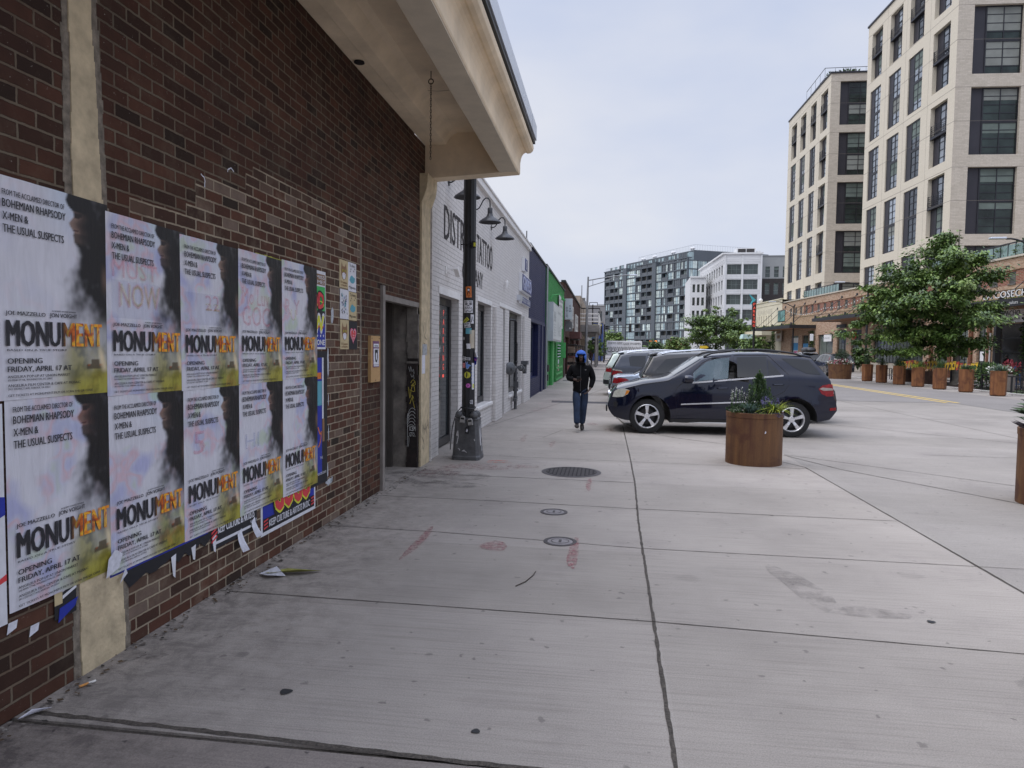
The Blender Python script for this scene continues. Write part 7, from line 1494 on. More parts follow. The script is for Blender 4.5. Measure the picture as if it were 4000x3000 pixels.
g.box(57.9, 58, .02, 14, 0, 8); g.box(0, .1, .02, 14, 0, 8); g.face([(0, .1, 7.9), (58, .1, 7.9), (58, 14, 7.9), (0, 14, 7.9)]); g.build('wall', [BR_TAN, BR_RED], mk)
g = MB(); g.box(-.05, 58, -.10, .35, 8.0, 8.12); g.build('coping', STN, mk)
for q in ((5.98, 6.1), (7.22, 7.3)): g = MB(); g.box(4.5, 58, -.06, .0, *q); g.build('string_course', BR_TAN, mk)
for u in cl:
    g = MB(); g.box(u - .35, u + .35, .10, .13, 6.33, 7.1)
    for i in range(8): g.box(u - .33, u + .33, .06, .1, 6.36 + i * .093, 6.41 + i * .093)
    g.box(u - .38, u + .38, -.05, .06, 6.26, 6.328); g.build('louvre', LOUV, mk)
for a, b_, c, d, k in gw:
    n_ = max(2, int((b_ - a) / .55)); f = shop_window(mk, a + .02, b_ - .02, c, d, .16, 'door' if c < .2 and k in 'ac' else 'window', .08, BLKF, {'a': MGL, 'b': MGL, 'c': MGL, 'd': MGL, 'e': MGD}[k], cols=n_ if k in 'cd' else 2, rows={'a': 1, 'b': 1, 'c': 3, 'd': 3, 'e': 4}[k])
for q in ((24.6, 33.3, .88), (20.1, 22.5, .55)): g = MB(); g.box(q[0], q[1], -.08, .0, .0, q[2]); g.build('plinth', STN, mk)
RSTEEL = corten_mat('rust_column', (.16, .06, .03), (.08, .03, .015), (.22, .09, .04))
for u in (34.45, 36.9, 39.4, 41.4): g = MB(); g.box(u - .18, u + .18, -.12, .0, 0, 4.1); g.build('pilaster', [RSTEEL], mk)
g = MB(); g.box(-1.5, 1.2, -.03, .02, 5.62, 7.12, 0); g.box(-1.4, 1.1, -.045, -.03, 5.72, 7.02, 1); g.build('transom_window', [BLKF, M('teal_glass', (.16, .30, .30), .1, 0, var=.6, vs=.8)], mk)
# canopies hung on rods
def canopy(label, u0, u1, z0, z1, proj, rods, moss=False):
    t = thing('steel_canopy', label, 'canopy', MO, MR, 'steel canopies hung from the market hall')
    g = MB(); g.box(u0, u1, -proj, -proj + .10, z0, z1); g.box(u0, u0 + .1, -proj + .1, -.0, z0, z1); g.box(u1 - .1, u1, -proj + .1, -.0, z0, z1); g.build('fascia', CANM, t)
    g = MB(); g.box(u0 + .1, u1 - .1, -proj + .1, -.0, z0 + .05, z0 + .1); g.build('soffit', SOFF, t)
    g = MB(); g.box(u0 + .1, u1 - .1, -proj + .1, -.0, z1 - .1, z1 - .04); g.build('deck', MULCH if not moss else LF[lY], t)
    if moss:
        g = MB()
        for k in range(500): leaf(g, (rl.uniform(u0 + .3, u1 - .2), rl.uniform(-proj + .1, -proj + .8), z1 - .04), (rl.uniform(-.5, .5), rl.uniform(-.5, .5), 1), rl.uniform(.1, .28), .05, rl.choice((lL, lY, lM)))
        g.build('green_roof', LF, t)
    for u in rods:
        g = MB(); g.tube([(u - .1, 0, 7.42), (u, -proj + .25, z1)], .028, 6); g.box(u - .25, u + .05, -.06, .0, 7.3, 7.54, 0); g.prism([(u - .16, z1 - .05), (u + .16, z1 - .05), (u + .05, z1 + .28), (u - .05, z1 + .28)], -proj + .17, -proj + .33); g.build('tie_rod', CANM, t)
    return t
canopy('far steel canopy with a green planted roof on the market hall', -1.6, 11.25, 4.47, 4.84, 2.9, (-1.6, 1.4, 4.6, 7.9, 11.0), True)
canopy('middle steel canopy partly hidden by the big street tree', 17.68, 33.5, 4.90, 5.22, 2.9, (17.9, 21.3, 24.9, 28.4, 32), True)
ct = canopy('near steel canopy carrying white raised letters at the right edge of the photo', 42.6, 56, 4.58, 5.04, 2.9, (43, 46.6, 50.5, 54), True)
g = MB(); g.text('LA COSECHA', (45.3, -2.86, 5.12), .42, m=0, width=4.4, bold=.02, depth=.08, ms=1); g.build('roof_lettering', [WHS, BLK], ct)
g = MB(); g.text('mercado . arte . cultura', (45.75, -2.905, 4.71), .20, m=0, width=2.65, bold=.008); g.build('fascia_lettering', WHS, ct)
t = thing('taqueria_sign', 'white taqueria sign board hanging under the near canopy', 'sign', MO, MR)
g = MB(); g.box(41.9, 46.4, -.26, -.2, 3.82, 4.72, 0); g.text('APAPACHO', (42.2, -.264, 4.25), .36, m=1, width=2.45, bold=.03); g.text('TAQUERIA', (43.4, -.264, 3.98), .16, m=1, width=1.25); g.build('board', [WHS, BKP], t); g = MB(); g.box(41.9, 46.4, -.20, -.02, 4.3, 4.4); g.build('bracket', DKM, t)
def wall_sign(label, u, z, w, h, bg, txt, ink, y=-.1, th=.35):
    t = thing('wall_sign', label, 'sign', MO, MR); g = MB(); g.box(u, u + w, y, y + .08, z, z + h, 0)
    if txt: g.text(txt, (u + w / 2, y - .004, z + h * (1 - th) / 2), h * th, m=1, align='c', width=w * .8)
    g.build('panel', [bg, ink], t); return t
wall_sign('white shop name panel over the pale window of the market hall', 13.9, 2.95, 1.9, .72, WHS, 'EASTERN MARKET CO', BKP, -.16, .14)
t = wall_sign('long dark sign strip above the barred door of the market hall', 16.9, 4.28, 2.2, .36, BKP, None, WHS)
t = thing('red_round_sign', 'red ring shaped sign in the window beside the big tree', 'sign', MO, MR)
g = MB(); g.tube([(21.0 + .34 * math.cos(a), -.08, 3.42 + .34 * math.sin(a)) for a in [k * .35 for k in range(18)]], .09, 8, close=True); g.build('ring', M('sign_red', (.55, .06, .04), .5), t); g = MB(); g.bar((20.8, -.08, 3.25), (21.2, -.08, 3.55), .1); g.build('leaf_bar', LF[lM], t)
t = thing('window_display', 'blue and pink advertising panels in the far market windows', 'display', MO, MR)
g = MB(); g.box(3.6, 5.9, .1, .13, .3, 3.5, 0); g.box(3.65, 5.9, .08, .1, 2.0, 2.9, 1); g.box(4.4, 5.6, .08, .1, .4, 1.9, 2); g.build('left_panel', [WHS, M('ad_blue', (.06, .26, .52), .6), M('ad_pink', (.5, .1, .26), .6, var=.8, vs=3)], t); g = MB(); g.box(7.3, 9.0, .1, .13, 2.1, 2.8, 1); g.build('right_panel', [WHS, MATS['ad_blue']], t)
t = thing('blade_sign', 'white projecting blade sign under the far canopy', 'sign', MO, MR); g = MB(); g.box(-1.0, .9, -.35, -.2, 3.15, 4.5, 0); g.box(-.9, .8, -.36, -.35, 4.15, 4.45, 1); g.box(-.5, .5, -.36, -.35, 3.5, 3.9, 1); g.build('panel', [M('pale_sign', (.5, .46, .42), .6), BRNP], t)
# climbing plants
def vine(label, u, z0, z1, w, seed):
    g = MB()
    for k in range(int(420 * (z1 - z0) / 3)): z = rl.uniform(z0, z1); leaf(g, (rl.gauss(0, w * .4), -abs(rl.gauss(.1, .12)), z), (rl.uniform(-1, 1), -1, rl.uniform(-.8, .5)), .22, .13, rl.choice((lM, lL, lD)))
    o = g.build('climbing_vine', LF); o.location = MW(u, 0); o.rotation_euler = (0, 0, MR); tag(o, label, 'vine')
vine('vine climbing the brick pier between the far shop windows', 10.6, .1, 4.2, .7, 1); vine('vine hanging under the left end of the far canopy', -2.6, .8, 4.6, .9, 2); vine('tall vine climbing the post at the right edge of the restaurant front', 45.2, 1.5, 4.4, .35, 3)
# string lights
t = thing('string_lights', 'string of small bulbs sagging along the market hall front', 'string lights', MO, MR)
g = MB(); P = [(5.2 + i * .55, -1.2, 6.75 - .55 * math.sin(math.pi * i / 20) + (i / 20) * -.35) for i in range(21)]; P += [(P[-1][0] + .6 * i, -1.2, 6.4 + .03 * i - .3 * math.sin(math.pi * i / 16)) for i in range(1, 17)]; g.tube(P, .012, 4); g.build('cable', BLK, t)
g = MB(); [g.lathe([(.0, -.09), (.05, -.05), (.05, 0), (.01, .03)], 8, p) for p in P]; g.build('bulbs', WHS, t)
# cream hall beyond
CRM = M('cream_hall_paint', (.62, .57, .44), .8, var=.07, vs=1.2)
ch = thing('cream_hall', 'cream painted hall with slit windows beyond the brick market hall', 'building', MO, MR)
sl = [-10.6 + 1.05 * i for i in range(7)]
g = MB(); g.facade(-12.0, -.02, 8.55, [(u, u + .3, 5.2, 6.7, .15) for u in sl] + [(-10.5, -8.2, 0, 3.2, .4), (-7, -4, 0, 3.2, .4)]); g.box(-12, -11.95, .02, 12, 0, 8.55); g.face([(-12, .1, 8.5), (-.02, .1, 8.5), (-.02, 12, 8.5), (-12, 12, 8.5)]); g.build('wall', CRM, ch)
g = MB(); g.box(-12.05, -.02, -.12, .2, 8.55, 8.66); g.box(-12, -.3, -.05, .0, 8.0, 8.1); g.build('coping', CRM, ch)
g = MB(); [g.box(u + .01, u + .29, .1, .12, 5.2, 6.7) for u in sl]; g.build('slit_glazing', DKM, ch)
for a, b_ in ((-10.5, -8.2), (-7, -4)): shop_window(ch, a, b_, 0, 3.2, .25, 'window', .1, BLKF, MGD, 3)
g = MB(); g.box(-11.5, -2.8, -1.6, -.02, 4.0, 4.6, 0); g.box(-11.8, -6, -2.2, -1.61, 3.6, 4.05, 0); g.build('marquee', CRM, ch)
g = MB(); g.text('EARNIE', (-9.8, -.02, 6.9), .7, m=0, width=6); g.build('ghost_lettering', M('ghost_paint', (.55, .51, .41), .8), ch)
t = thing('roof_globe', 'small white globe on the corner of the cream hall roof', 'globe', MW(-10.6, .5, 8.66)); g = MB(); g.lathe([(.05, 0), (.05, .15), (.22, .25), (.3, .45), (.22, .65), (.02, .75)], 12); g.build('globe', WHS, t, smooth=True)
t = thing('teal_awning', 'pale teal awning left of the parking sign', 'awning', (17.9, 95, 0)); g = MB(); g.prism([(0, 3.5), (1.5, 3.5), (1.3, 4.1), (.2, 4.1)], 0, 2); g.build('cloth', M('teal_cloth', (.45, .60, .58), .7, var=.15), t); g = MB(); [g.bar((x, .2, 0), (x, .2, 3.5), .06) for x in (.1, 1.4)]; g.build('frame', DKM, t)
# ---------------------------------------------------------------- parking sign, street lamps
t = thing('parking_sign', 'tall black parking sign with red letters and a teal arrow', 'sign', (16.95, 84, 0))
PK = M('neon_red_letters', (.85, .10, .06), .5, emit=.3); TL = M('teal_arrow', (.06, .42, .48), .5)
g = MB(); g.tube([(.2, 0, 0), (.2, 0, 5.0)], .13, 10); g.build('post', BLK, t)
g = MB(); g.box(-.06, .36, -.16, .16, 4.63, 7.6); g.build('sign_box', M('sign_dark', (.03, .012, .012), .5), t)
g = MB(); [g.text(c_, (.15, -.165, 7.18 - i * .41), .32, m=0, align='c', bold=.02, width=.26 if c_ != 'I' else .07) for i, c_ in enumerate('PARKING')]; g.build('lettering', PK, t)
g = MB(); g.prism([(.3, 7.85), (-.46, 8.55), (-.06, 7.82), (-.36, 7.25)], -.1, .1); g.build('arrow', TL, t)
def lamp(label, x, y, h, dx, arm=2.6):
    t = thing('street_lamp', label, 'street lamp', (x, y, 0), 0, 'tall black street lamps on the far pavement')
    g = MB(); g.tube([(0, 0, 0), (0, 0, .9), (0, 0, .95), (0, 0, h)], [.17, .16, .10, .07], 10); g.build('post', BLK, t)
    g = MB(); P = [(dx * arm * k, 0, h - .18 + .62 * math.sin(k * 1.9) ** 1 * (1 if k < .85 else 1)) for k in (0, .15, .3, .45, .6, .75, .9)]; g.tube(P, .045, 8); g.build('arm', BLK, t)
    g = MB(); e = P[-1]; g.box(min(e[0], e[0] + dx * .75), max(e[0], e[0] + dx * .75), -.13, .13, e[2] - .02, e[2] + .08); g.build('lamp_head', ALU, t, bevel=.03); return t
lamp('street lamp rising in front of the near end of the far canopy', 20.86, 81.2, 7.0, -1, 2.2); lamp('street lamp half hidden left of the big tree crown', 20.8, 58.9, 7.0, -1, 2.0); lamp('street lamp whose arm reaches in from the right edge of the photo', 21.2, 37.6, 7.1, -1, 1.7); lamp('farthest street lamp standing in the tree before the white building', 21.8, 128.9, 7.0, -1, 2.4)
t = thing('mast_arm_lamp', 'tall grey mast arm street lamp on the left pavement', 'street lamp', (-1.95, 66, 0))
GZ = M('galvanised', (.24, .245, .25), .45, .5, var=.15, vs=3)
g = MB(); g.tube([(0, 0, 0), (0.02, 0, 4), (.1, 0, 8.7)], [.16, .13, .08], 10); g.box(-.16, .16, -.16, .16, 0, .3); g.build('post', GZ, t)
g = MB(); g.tube([(.1, 0, 8.35), (1.2, 0, 8.55), (2.6, 0, 8.75), (3.6, 0, 8.85), (4.1, 0, 8.86)], .055, 7); g.tube([(.08, 0, 7.75), (1.5, 0, 8.2), (2.6, 0, 8.62), (3.3, 0, 8.8)], .04, 7); g.bar((.55, 0, 7.92), (.55, 0, 8.42), .05); g.build('arm', GZ, t); g = MB(); g.box(4.0, 4.7, -.14, .14, 8.78, 8.9); g.build('lamp_head', ALU, t, bevel=.03)
g = MB(); g.tube([(-2.95, 80, 0), (-2.95, 80, 9.2)], [.1, .05], 8); tag(g.build('flagpole', GZ), 'thin bare pole behind the mast arm lamp', 'pole')
def signal(label, x, y, arm):
    t = thing('traffic_signal', label, 'traffic signal', (x, y, 0), 0, 'traffic signals at the far junction'); g = MB(); g.tube([(0, 0, 0), (0, 0, 5.4)], .09, 8); g.build('post', BLK, t); 
    if arm: g = MB(); g.tube([(0, 0, 4.9), (arm, 0, 5.0)], .05, 6); g.build('arm', BLK, t)
    g = MB(); X = arm or 0; g.box(X - .2, X + .2, -.3, .05, 4.3, 5.5); g.build('signal_head', BLK, t, bevel=.03)
    g = MB(); [g.lathe([(.13, -.32), (.13, -.3)], 10, (X, 0, z), axis='y', m=i) for i, z in enumerate((5.25, 4.9, 4.55))]; g.build('lens', [M('signal_off', (.03, .02, .02), .4), MATS['signal_off'], MATS['signal_off']], t); return t
signal('traffic signal on a bracket arm at the far left junction corner', -.35, 98, 3.6); signal('second traffic signal behind, in front of the dark apartment building', -.9, 108, 0)
for i, (x, lb) in enumerate(((8.75, 'left of the pair of amber lit signals at the junction'), (9.75, 'right of the pair of amber lit signals at the junction'))):
    t = thing('pedestrian_signal', lb, 'traffic signal', (x, 140, 0), 0, 'amber signals at the far junction'); g = MB(); g.tube([(0, 0, 0), (0, 0, 5.6 if i else 3.3)], .08, 8); g.box(-.3, .3, -.3, .1, 3.3, 3.9); g.build('post', BLK, t); g = MB(); g.box(-.22, .22, -.32, -.3, 3.38, 3.82); g.build('lens', M('amber_lit', (.9, .25, .06), .5, emit=.9), t)
t = thing('yellow_arrow_sign', 'small yellow arrow sign by the trees at the far pavement', 'sign', (13.7, 100, 0)); g = MB(); g.tube([(0, .05, 0), (0, .05, 2.5)], .05, 6); g.build('post', DKM, t); g = MB(); g.prism([(-.6, 2.15), (.3, 2.15), (.65, 2.35), (.3, 2.55), (-.6, 2.55)], 0, .04); g.build('panel', M('sign_yellow', (.7, .48, .03), .5), t); g = MB(); g.box(-.55, .55, 0, .04, 1.3, 2.0); g.build('lower_panel', WHS, t)
t = thing('parking_meter_post', 'slim post with a white panel before the vine covered pier', 'sign post', (19.15, 68, 0)); g = MB(); g.tube([(0, 0, 0), (0, 0, 2.5)], .05, 6); g.build('post', DKM, t); g = MB(); g.box(-.16, .16, -.03, .03, 2.85, 3.5); g.build('panel', WHS, t, bevel=.03)
t = thing('black_post', 'thick black canopy post at the right edge of the photo', 'post', MW(46.2, -2.6, 0)); g = MB(); g.box(-.13, .13, -.13, .13, 0, 4.5, 0); g.build('shaft', BLK, t); g = MB(); g.box(-.2, .2, -.2, .2, 0, .2); g.build('foot', BLK, t)
# ---------------------------------------------------------------- restaurant patio
def stool(x, y, mat, label, grp, back=True, rz=0):
    t = thing('bar_stool', label, 'stool', (x, y, 0), rz, grp)
    for sx in (-1, 1):
        for sy in (-1, 1): g = MB(); g.bar((sx * .2, sy * .2, 0), (sx * .15, sy * .15, .72), .035); g.build('leg', mat, t)
    g = MB(); g.box(-.18, .18, -.18, .18, .72, .755); g.build('seat', mat, t, bevel=.01); g = MB(); g.bar((-.18, .18, .25), (.18, .18, .25), .025); g.bar((-.18, -.18, .25), (.18, -.18, .25), .025); g.build('footrest', mat, t)
    if back: g = MB(); g.bar((-.16, .17, .75), (-.16, .2, 1.12), .03); g.bar((.16, .17, .75), (.16, .2, 1.12), .03); g.bar((-.16, .2, 1.1), (.16, .2, 1.1), .05, .14); g.build('backrest', mat, t)
    return t
STB = M('stool_light_blue', (.16, .36, .48), .5); STY = M('stool_yellow', (.55, .30, .03), .5); STK_ = M('stool_black', (.02, .02, .025), .5); STN2 = M('stool_navy', (.02, .05, .14), .5)
for i, (x, y, mt, lb) in enumerate(((20.5, 42.3, STB, 'light blue bar stool'), (20.2, 41.2, STY, 'mustard yellow bar stool'), (20.2, 38.6, STN2, 'navy metal bar stool left of the tree trunk'), (20.6, 38.0, STN2, 'navy metal bar stool close behind the tree trunk'))): stool(x, y, mt, lb + ' on the patio', 'metal bar stools on the patio')
def table(x, y, l, label, h=1.05, mat=STK_, rz=0):
    t = thing('high_table', label, 'table', (x, y, 0), rz, 'high tables on the patio'); g = MB(); g.box(-.35, .35, -l / 2, l / 2, h - .07, h); g.build('tabletop', mat, t, bevel=.01)
    for sy in (-1, 1):
        for sx in (-1, 1): g = MB(); g.bar((sx * .3, sy * (l / 2 - .1), 0), (sx * .3, sy * (l / 2 - .1), h - .07), .06); g.build('leg', mat, t)
table(19.9, 44.0, 3.6, 'dark high table behind the third hexagonal planter'); table(20.2, 39.4, 3.2, 'dark high table left of the tree trunk'); table(19.5, 48.2, 2.2, 'low dark table behind the first hexagonal planter', .75)
for i, (x, y) in enumerate(((18.9, 49.4), (18.7, 47.6), (18.6, 46.6))): stool(x, y, STK_, ('black stool beside the flower drum planter', 'black stool just right of the first hexagonal planter', 'black stool just left of the second hexagonal planter')[i], 'black stools behind the hexagonal planters', False)
# railing with paper banners
t = thing('patio_railing', 'black patio railing hung with yellow and red paper pennants', 'railing', (0, 0, 0))
def rail(a, b_, h=1.0, n=12):
    g = MB(); a, b_ = Vector(a), Vector(b_); g.bar(a + Vector((0, 0, h)), b_ + Vector((0, 0, h)), .05); g.bar(a + Vector((0, 0, .12)), b_ + Vector((0, 0, .12)), .04)
    for i in range(n + 1): p = a.lerp(b_, i / n); g.bar(p, p + Vector((0, 0, h)), .025)
    return g
rail((21.0, 46.2, 0), (20.9, 36.2, 0), 1.05, 40).build('fence_run', BLK, t); rail((19.0, 35.6, 0), (19.1, 29.5, 0), 1.0, 24).build('fence_run', BLK, t)
PN = [M('pennant_yellow', (.62, .40, .03), .7, var=.2), M('pennant_red', (.42, .06, .03), .7, var=.2), M('pennant_orange', (.6, .20, .03), .7), BKP]
g = MB()
for i in range(26):
    y = 46.0 - i * .36
    z = 1.30 - .05 * math.sin(i * .9); k = rl.choice((0, 0, 1, 0, 2)); g.face([(18.2, y, z), (18.2, y - .33, z + .02), (18.18 + rl.uniform(-.05, .05), y - .31, z - .42), (18.18 + rl.uniform(-.05, .05), y - .03, z - .44)], k); g.face([(18.165, y - .1, z - .12), (18.165, y - .22, z - .12), (18.15, y - .22, z - .3), (18.15, y - .1, z - .3)], 3 if k == 0 else 0)
g.build('pennants', PN, t)
g = MB(); g.tube([(18.2, 46.1, 1.3), (18.2, 36.6, 1.3)], .012, 4); [g.bar((18.22, y, 0), (18.22, y, 1.33), .05) for y in (46.1, 43, 40.5, 38, 36.4)]; g.build('pennant_line', BLK, t)
t = thing('low_fence', 'thin black wire fence in front of the leafy hedge', 'fence', (0, 0, 0)); rail((17.75, 35.4, 0), (17.8, 30.6, 0), .78, 12).build('fence_run', BLK, t); g = MB(); [g.bar((17.78, y, 0), (17.78, y, .8), .06) for y in (35.4, 33, 30.6)]; g.build('post', BLK, t)
t = thing('patio_notice', 'white notice sheet in the restaurant door glass', 'notice', MO, MR); g = MB(); g.box(40.2, 40.6, .12, .125, 1.3, 1.95); g.build('sheet', WHS, t)
t = thing('white_pipe', 'white vertical pipe beside the restaurant glass front', 'pipe', MO, MR); g = MB(); g.tube([(41.75, -.2, 0), (41.75, -.2, 3.2)], .05, 8); g.build('tube', WHS, t)
t = thing('orange_sculpture', 'small orange patterned totem beside the last hexagonal planter', 'ornament', (20.4, 31.6, 0)); g = MB(); g.box(-.06, .06, -.06, .06, 0, .9, 1); [g.lathe([(.02, z), (.12, z + .05), (.02, z + .12)], 6, (0, 0, 0)) for z in (.9, 1.02, 1.14, 1.26)]; g.build('totem', [M('totem_orange', (.55, .2, .08), .6), BLK], t)
t = thing('white_wedge', 'white folded sign stand between the last two hexagonal planters', 'sign stand', (17.75, 30.2, 0)); g = MB(); g.prism([(-.12, 0), (.1, 0), (.03, .95), (-.02, .95)], -.1, .1); g.build('stand', WHS, t)
# ================================================================ TOWERS AND FAR BUILDINGS
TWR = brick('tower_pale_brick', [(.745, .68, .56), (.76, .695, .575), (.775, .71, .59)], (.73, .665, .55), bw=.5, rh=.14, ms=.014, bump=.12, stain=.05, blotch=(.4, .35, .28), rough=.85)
TWRE = brick('tower_shaded_brick', [(.56, .50, .42), (.63, .565, .48), (.68, .61, .525)], (.52, .46, .38), bw=.42, rh=.12, ms=.02, bump=.3, stain=.05, blotch=(.36, .32, .28), rough=.85)  # end walls: the pale tower brick, with their shade put into the colour
TWF = M('tower_window_frame', (.018, .018, .024), .45, .2, var=.2, vs=3); TWP = M('tower_dark_panel', (.028, .026, .034), .5, .2, var=.2, vs=.6); TWG = M('tower_glass', (.10, .12, .14), .04, 0, var=.55, vs=.35, spec=1., coat=1.); TWGD = M('tower_glass_green', (.02, .03, .028), .05, 0, var=.9, vs=.5, spec=.4); TWGS = [TWG, TWG, M('tower_glass_bright', (.20, .23, .26), .06, 0, var=.6, vs=.5, spec=1., coat=1.), M('tower_glass_dim', (.04, .05, .06), .04, 0, var=.8, vs=.6, spec=.8)]; BLIND = M('window_blind', (.12, .15, .135), .8, var=.3, vs=.6)
BLIND2 = M('window_curtain', (.19, .20, .185), .8, var=.2, vs=.8)
SEAM = M('panel_seam', (.16, .14, .12), .9)
def tower(label, A, ang, L, H, cols, rows, ecols, D, erows):
    t = thing('apartment_tower', label, 'building', (A[0], A[1], 0), ang)
    wins = [(c[0], c[1], z0, z1, .45, ci, z1 - z0 > 3) for ci, c in enumerate(cols) for z0, z1 in (rows[ci] if isinstance(rows[0], list) else rows)]
    g = MB(); g.facade(0, L, H, [w[:5] for w in wins], m=0)
    # end wall: facade in a frame turned by a quarter
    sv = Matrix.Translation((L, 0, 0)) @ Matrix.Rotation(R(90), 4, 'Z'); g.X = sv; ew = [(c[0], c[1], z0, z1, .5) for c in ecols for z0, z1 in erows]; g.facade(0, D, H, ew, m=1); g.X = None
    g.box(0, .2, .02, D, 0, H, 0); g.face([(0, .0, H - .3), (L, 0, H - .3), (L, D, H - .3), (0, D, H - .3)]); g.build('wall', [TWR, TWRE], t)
    g = MB(); g.box(-.1, L + .1, -.1, .4, H, H + .18); g.box(L - .4, L + .1, .4, D, H, H + .18); g.build('coping', TWF, t)
    g = MB()
    for z in sorted({(a + b_) / 2 for a, b_ in erows}) + [b_ for a, b_ in erows]: 
        g.box(0, L + .004, -.004, .0, z - .012, z + .012); g.box(L, L + .004, 0, D, z - .012, z + .012)
    for c in cols[1:]: g.box(c[0] - .6, c[0] - .585, -.004, .0, 8, H)
    g.build('panel_seam', SEAM, t)
    def win(w, end, rail_):
        a, b_, z0, z1 = w[:4]; f = MB(); M0 = sv if end else None; f.X = M0; y = .3 if end else (.34 if rail_ else .10); pw = (b_ - a) * (.27 if end else .36); two = z1 - z0 > 3
        f.box(a, a + pw, y, y + .1, z0, z1, 1); f.box(a + pw, a + pw + .1, y - .05, y + .05, z0, z1); f.box(b_ - .08, b_, y - .05, y + .05, z0, z1); zm = (z0 + z1) / 2
        zz = [z0, zm, z1] if two else [z0, z1]
        for q in zz: f.box(a + pw + .1, b_ - .08, y - .05, y + .05, max(z0, q - .12), min(z1, q + .12))
        nb = 3 if two else 3
        for lo, hi in zip(zz, zz[1:]):
            for i in range(1, nb + 1): q = lo + (hi - lo) * i / (nb + 1); f.box(a + pw + .1, b_ - .08, y - .03, y + .03, q - .028, q + .028)
        xm = a + pw + (b_ - a - pw) * .5
        f.box(xm - .035, xm + .035, y - .04, y + .04, z0 + .12, z1 - .12)
        o = f.build('window', [TWF, TWP], t)
        p = MB(); p.X = M0
        for lo, hi in zip(zz, zz[1:]):
            p.box(a + pw + .1, b_ - .08, y, y + .02, lo + .12, hi - .12, 1 if end else 0)
        p.build('pane', [rb.choice(TWGS), TWGD], o)
        if two:
            for lo, hi in zip(zz, zz[1:]):
                if rb.random() < (.75 if end else .35): p = MB(); p.X = M0; p.box(a + pw + .12, b_ - .1, y - .012, y - .002, hi - .12 - (hi - lo) * rb.uniform(.2, .7), hi - .12, 0); p.build('blind', rb.choice((BLIND, BLIND, BLIND2)), o)
        if rail_:
            p = MB(); p.X = M0; q0 = zm + .1
            for i in range(6): p.bar((a + .05, .05, q0 + i * .17), (b_ - .05, .05, q0 + i * .17), .035)
            for i in range(4): x = a + .05 + (b_ - a - .1) * i / 3; p.bar((x, .05, q0 - .1), (x, .05, q0 + .95), .045)
            p.box(a + .02, b_ - .02, .02, .4, q0 - .22, q0 - .05); p.build('balcony_rail', TWF, o)
    top = max(z1 for *_, z1 in [(w[2], w[3]) for w in wins])
    for w in wins: win(w, False, w[6] and (w[5] == len(cols) - 1 or w[3] > top - 1.2))
    for w in ew: win(w, True, False)
    return t
rb = random.Random(4)
rows1 = [(29.1, 33.8), (23.1, 28.1), (17.2, 22.2), (11.3, 16.3), (8.5, 10.5)]; rows1b = [(29.6, 33.9), (23.4, 28.4), (17.3, 22.3), (11.5, 16.4), (8.6, 10.6)]
t1 = tower('near pale brick apartment tower with tall black windows on the right', (25.96, 75.99), R(-87.07), 16.75, 34.9, [(.95, 3.3), (4.95, 7.4), (8.85, 11.4), (13.1, 15.7)], [rows1, rows1, rows1, rows1b], [(1.2, 4.9), (6.6, 10.3)], 14, [(29.7, 33.9), (23.75, 29.05), (17.5, 22.75), (11.3, 16.55), (7.6, 10.4)])
rows2 = [(28.15, 32.75), (22.55, 27.35), (16.9, 21.8), (11.3, 16.2), (7, 10.2)]
t2 = tower('far pale brick apartment tower with a roof garden', (24.8, 102.19), R(-88.736), 17.05, 34.0, [(1.5, 3.9), (5.6, 7.95), (9.75, 12.0), (13.6, 16.1)], rows2, [(1.05, 4.7)], 12, [(28.15, 33.1), (22.4, 27.3), (16.8, 21.6), (11.1, 16.0), (6.5, 10)])
t = thing('roof_garden', 'green planting behind a railing on the far tower roof', 'roof garden', (25.2, 86.5, 34.1)); g = MB(); bush(g, (2.6, 1.2, .6), (1.6, .8, .5), 260, .35, .18, (lD, lM)); bush(g, (.8, 1, .4), (.8, .6, .4), 90, .3, .15, (lM, lL)); g.build('foliage', LF, t)
g = rail((-.2, .5, .0), (5.5, .5, .0), 1.25, 5); a = rail((-.2, .5, 0), (-.2, 8, 0), 1.25, 4); g.build('railing', TWF, t); a.build('railing', TWF, t)
# terrace glass balustrades over the market roof
GB = M('balustrade_glass', (.16, .24, .22), .06, 0, var=.4, vs=.8, spec=.8)
def terrace(label, u0, u1, v, name='terrace_balustrade', tg=2):
    t = thing(name, label, 'balustrade', MO, MR); n_ = max(2, int((u1 - u0) / .75)); g = MB(); g.box(u0, u1, v, v + .06, 9.05, 9.13)
    for i in range(n_ + 1): x = u0 + (u1 - u0) * i / n_; g.box(x - .03, x + .03, v, v + .06, 8.1, 9.05)
    g.build('frame', TWF, t); g = MB(); g.box(u0, u1, v + .02, v + .035, 8.15, 9.0); g.build('glass_panel', GB, t)
terrace('glass terrace balustrade between the two towers above the market hall', 5.6, 15.4, .6); terrace('glass terrace balustrade over the restaurant at the right edge', 33.0, 57, .5)
for u, v, s, lb in ((6.2, 1.2, .8, 'bush at the left end of the terrace between the towers'), (36.2, 1.1, .8, 'loose green shrub on the right terrace behind the tree top'), (41.2, 1.0, .9, 'light green shrub on the terrace above the lettered canopy'), (43.6, 1.0, 1.2, 'tall shrub on the terrace at the right edge')):
    g = MB(); bush(g, (0, 0, .1), (s, s * .6, s * .7), 260, .22, .08, (lM, lL, lD)); o = g.build('terrace_shrub', LF); o.location = MW(u, v, 8.35); tag(o, lb, 'shrub')
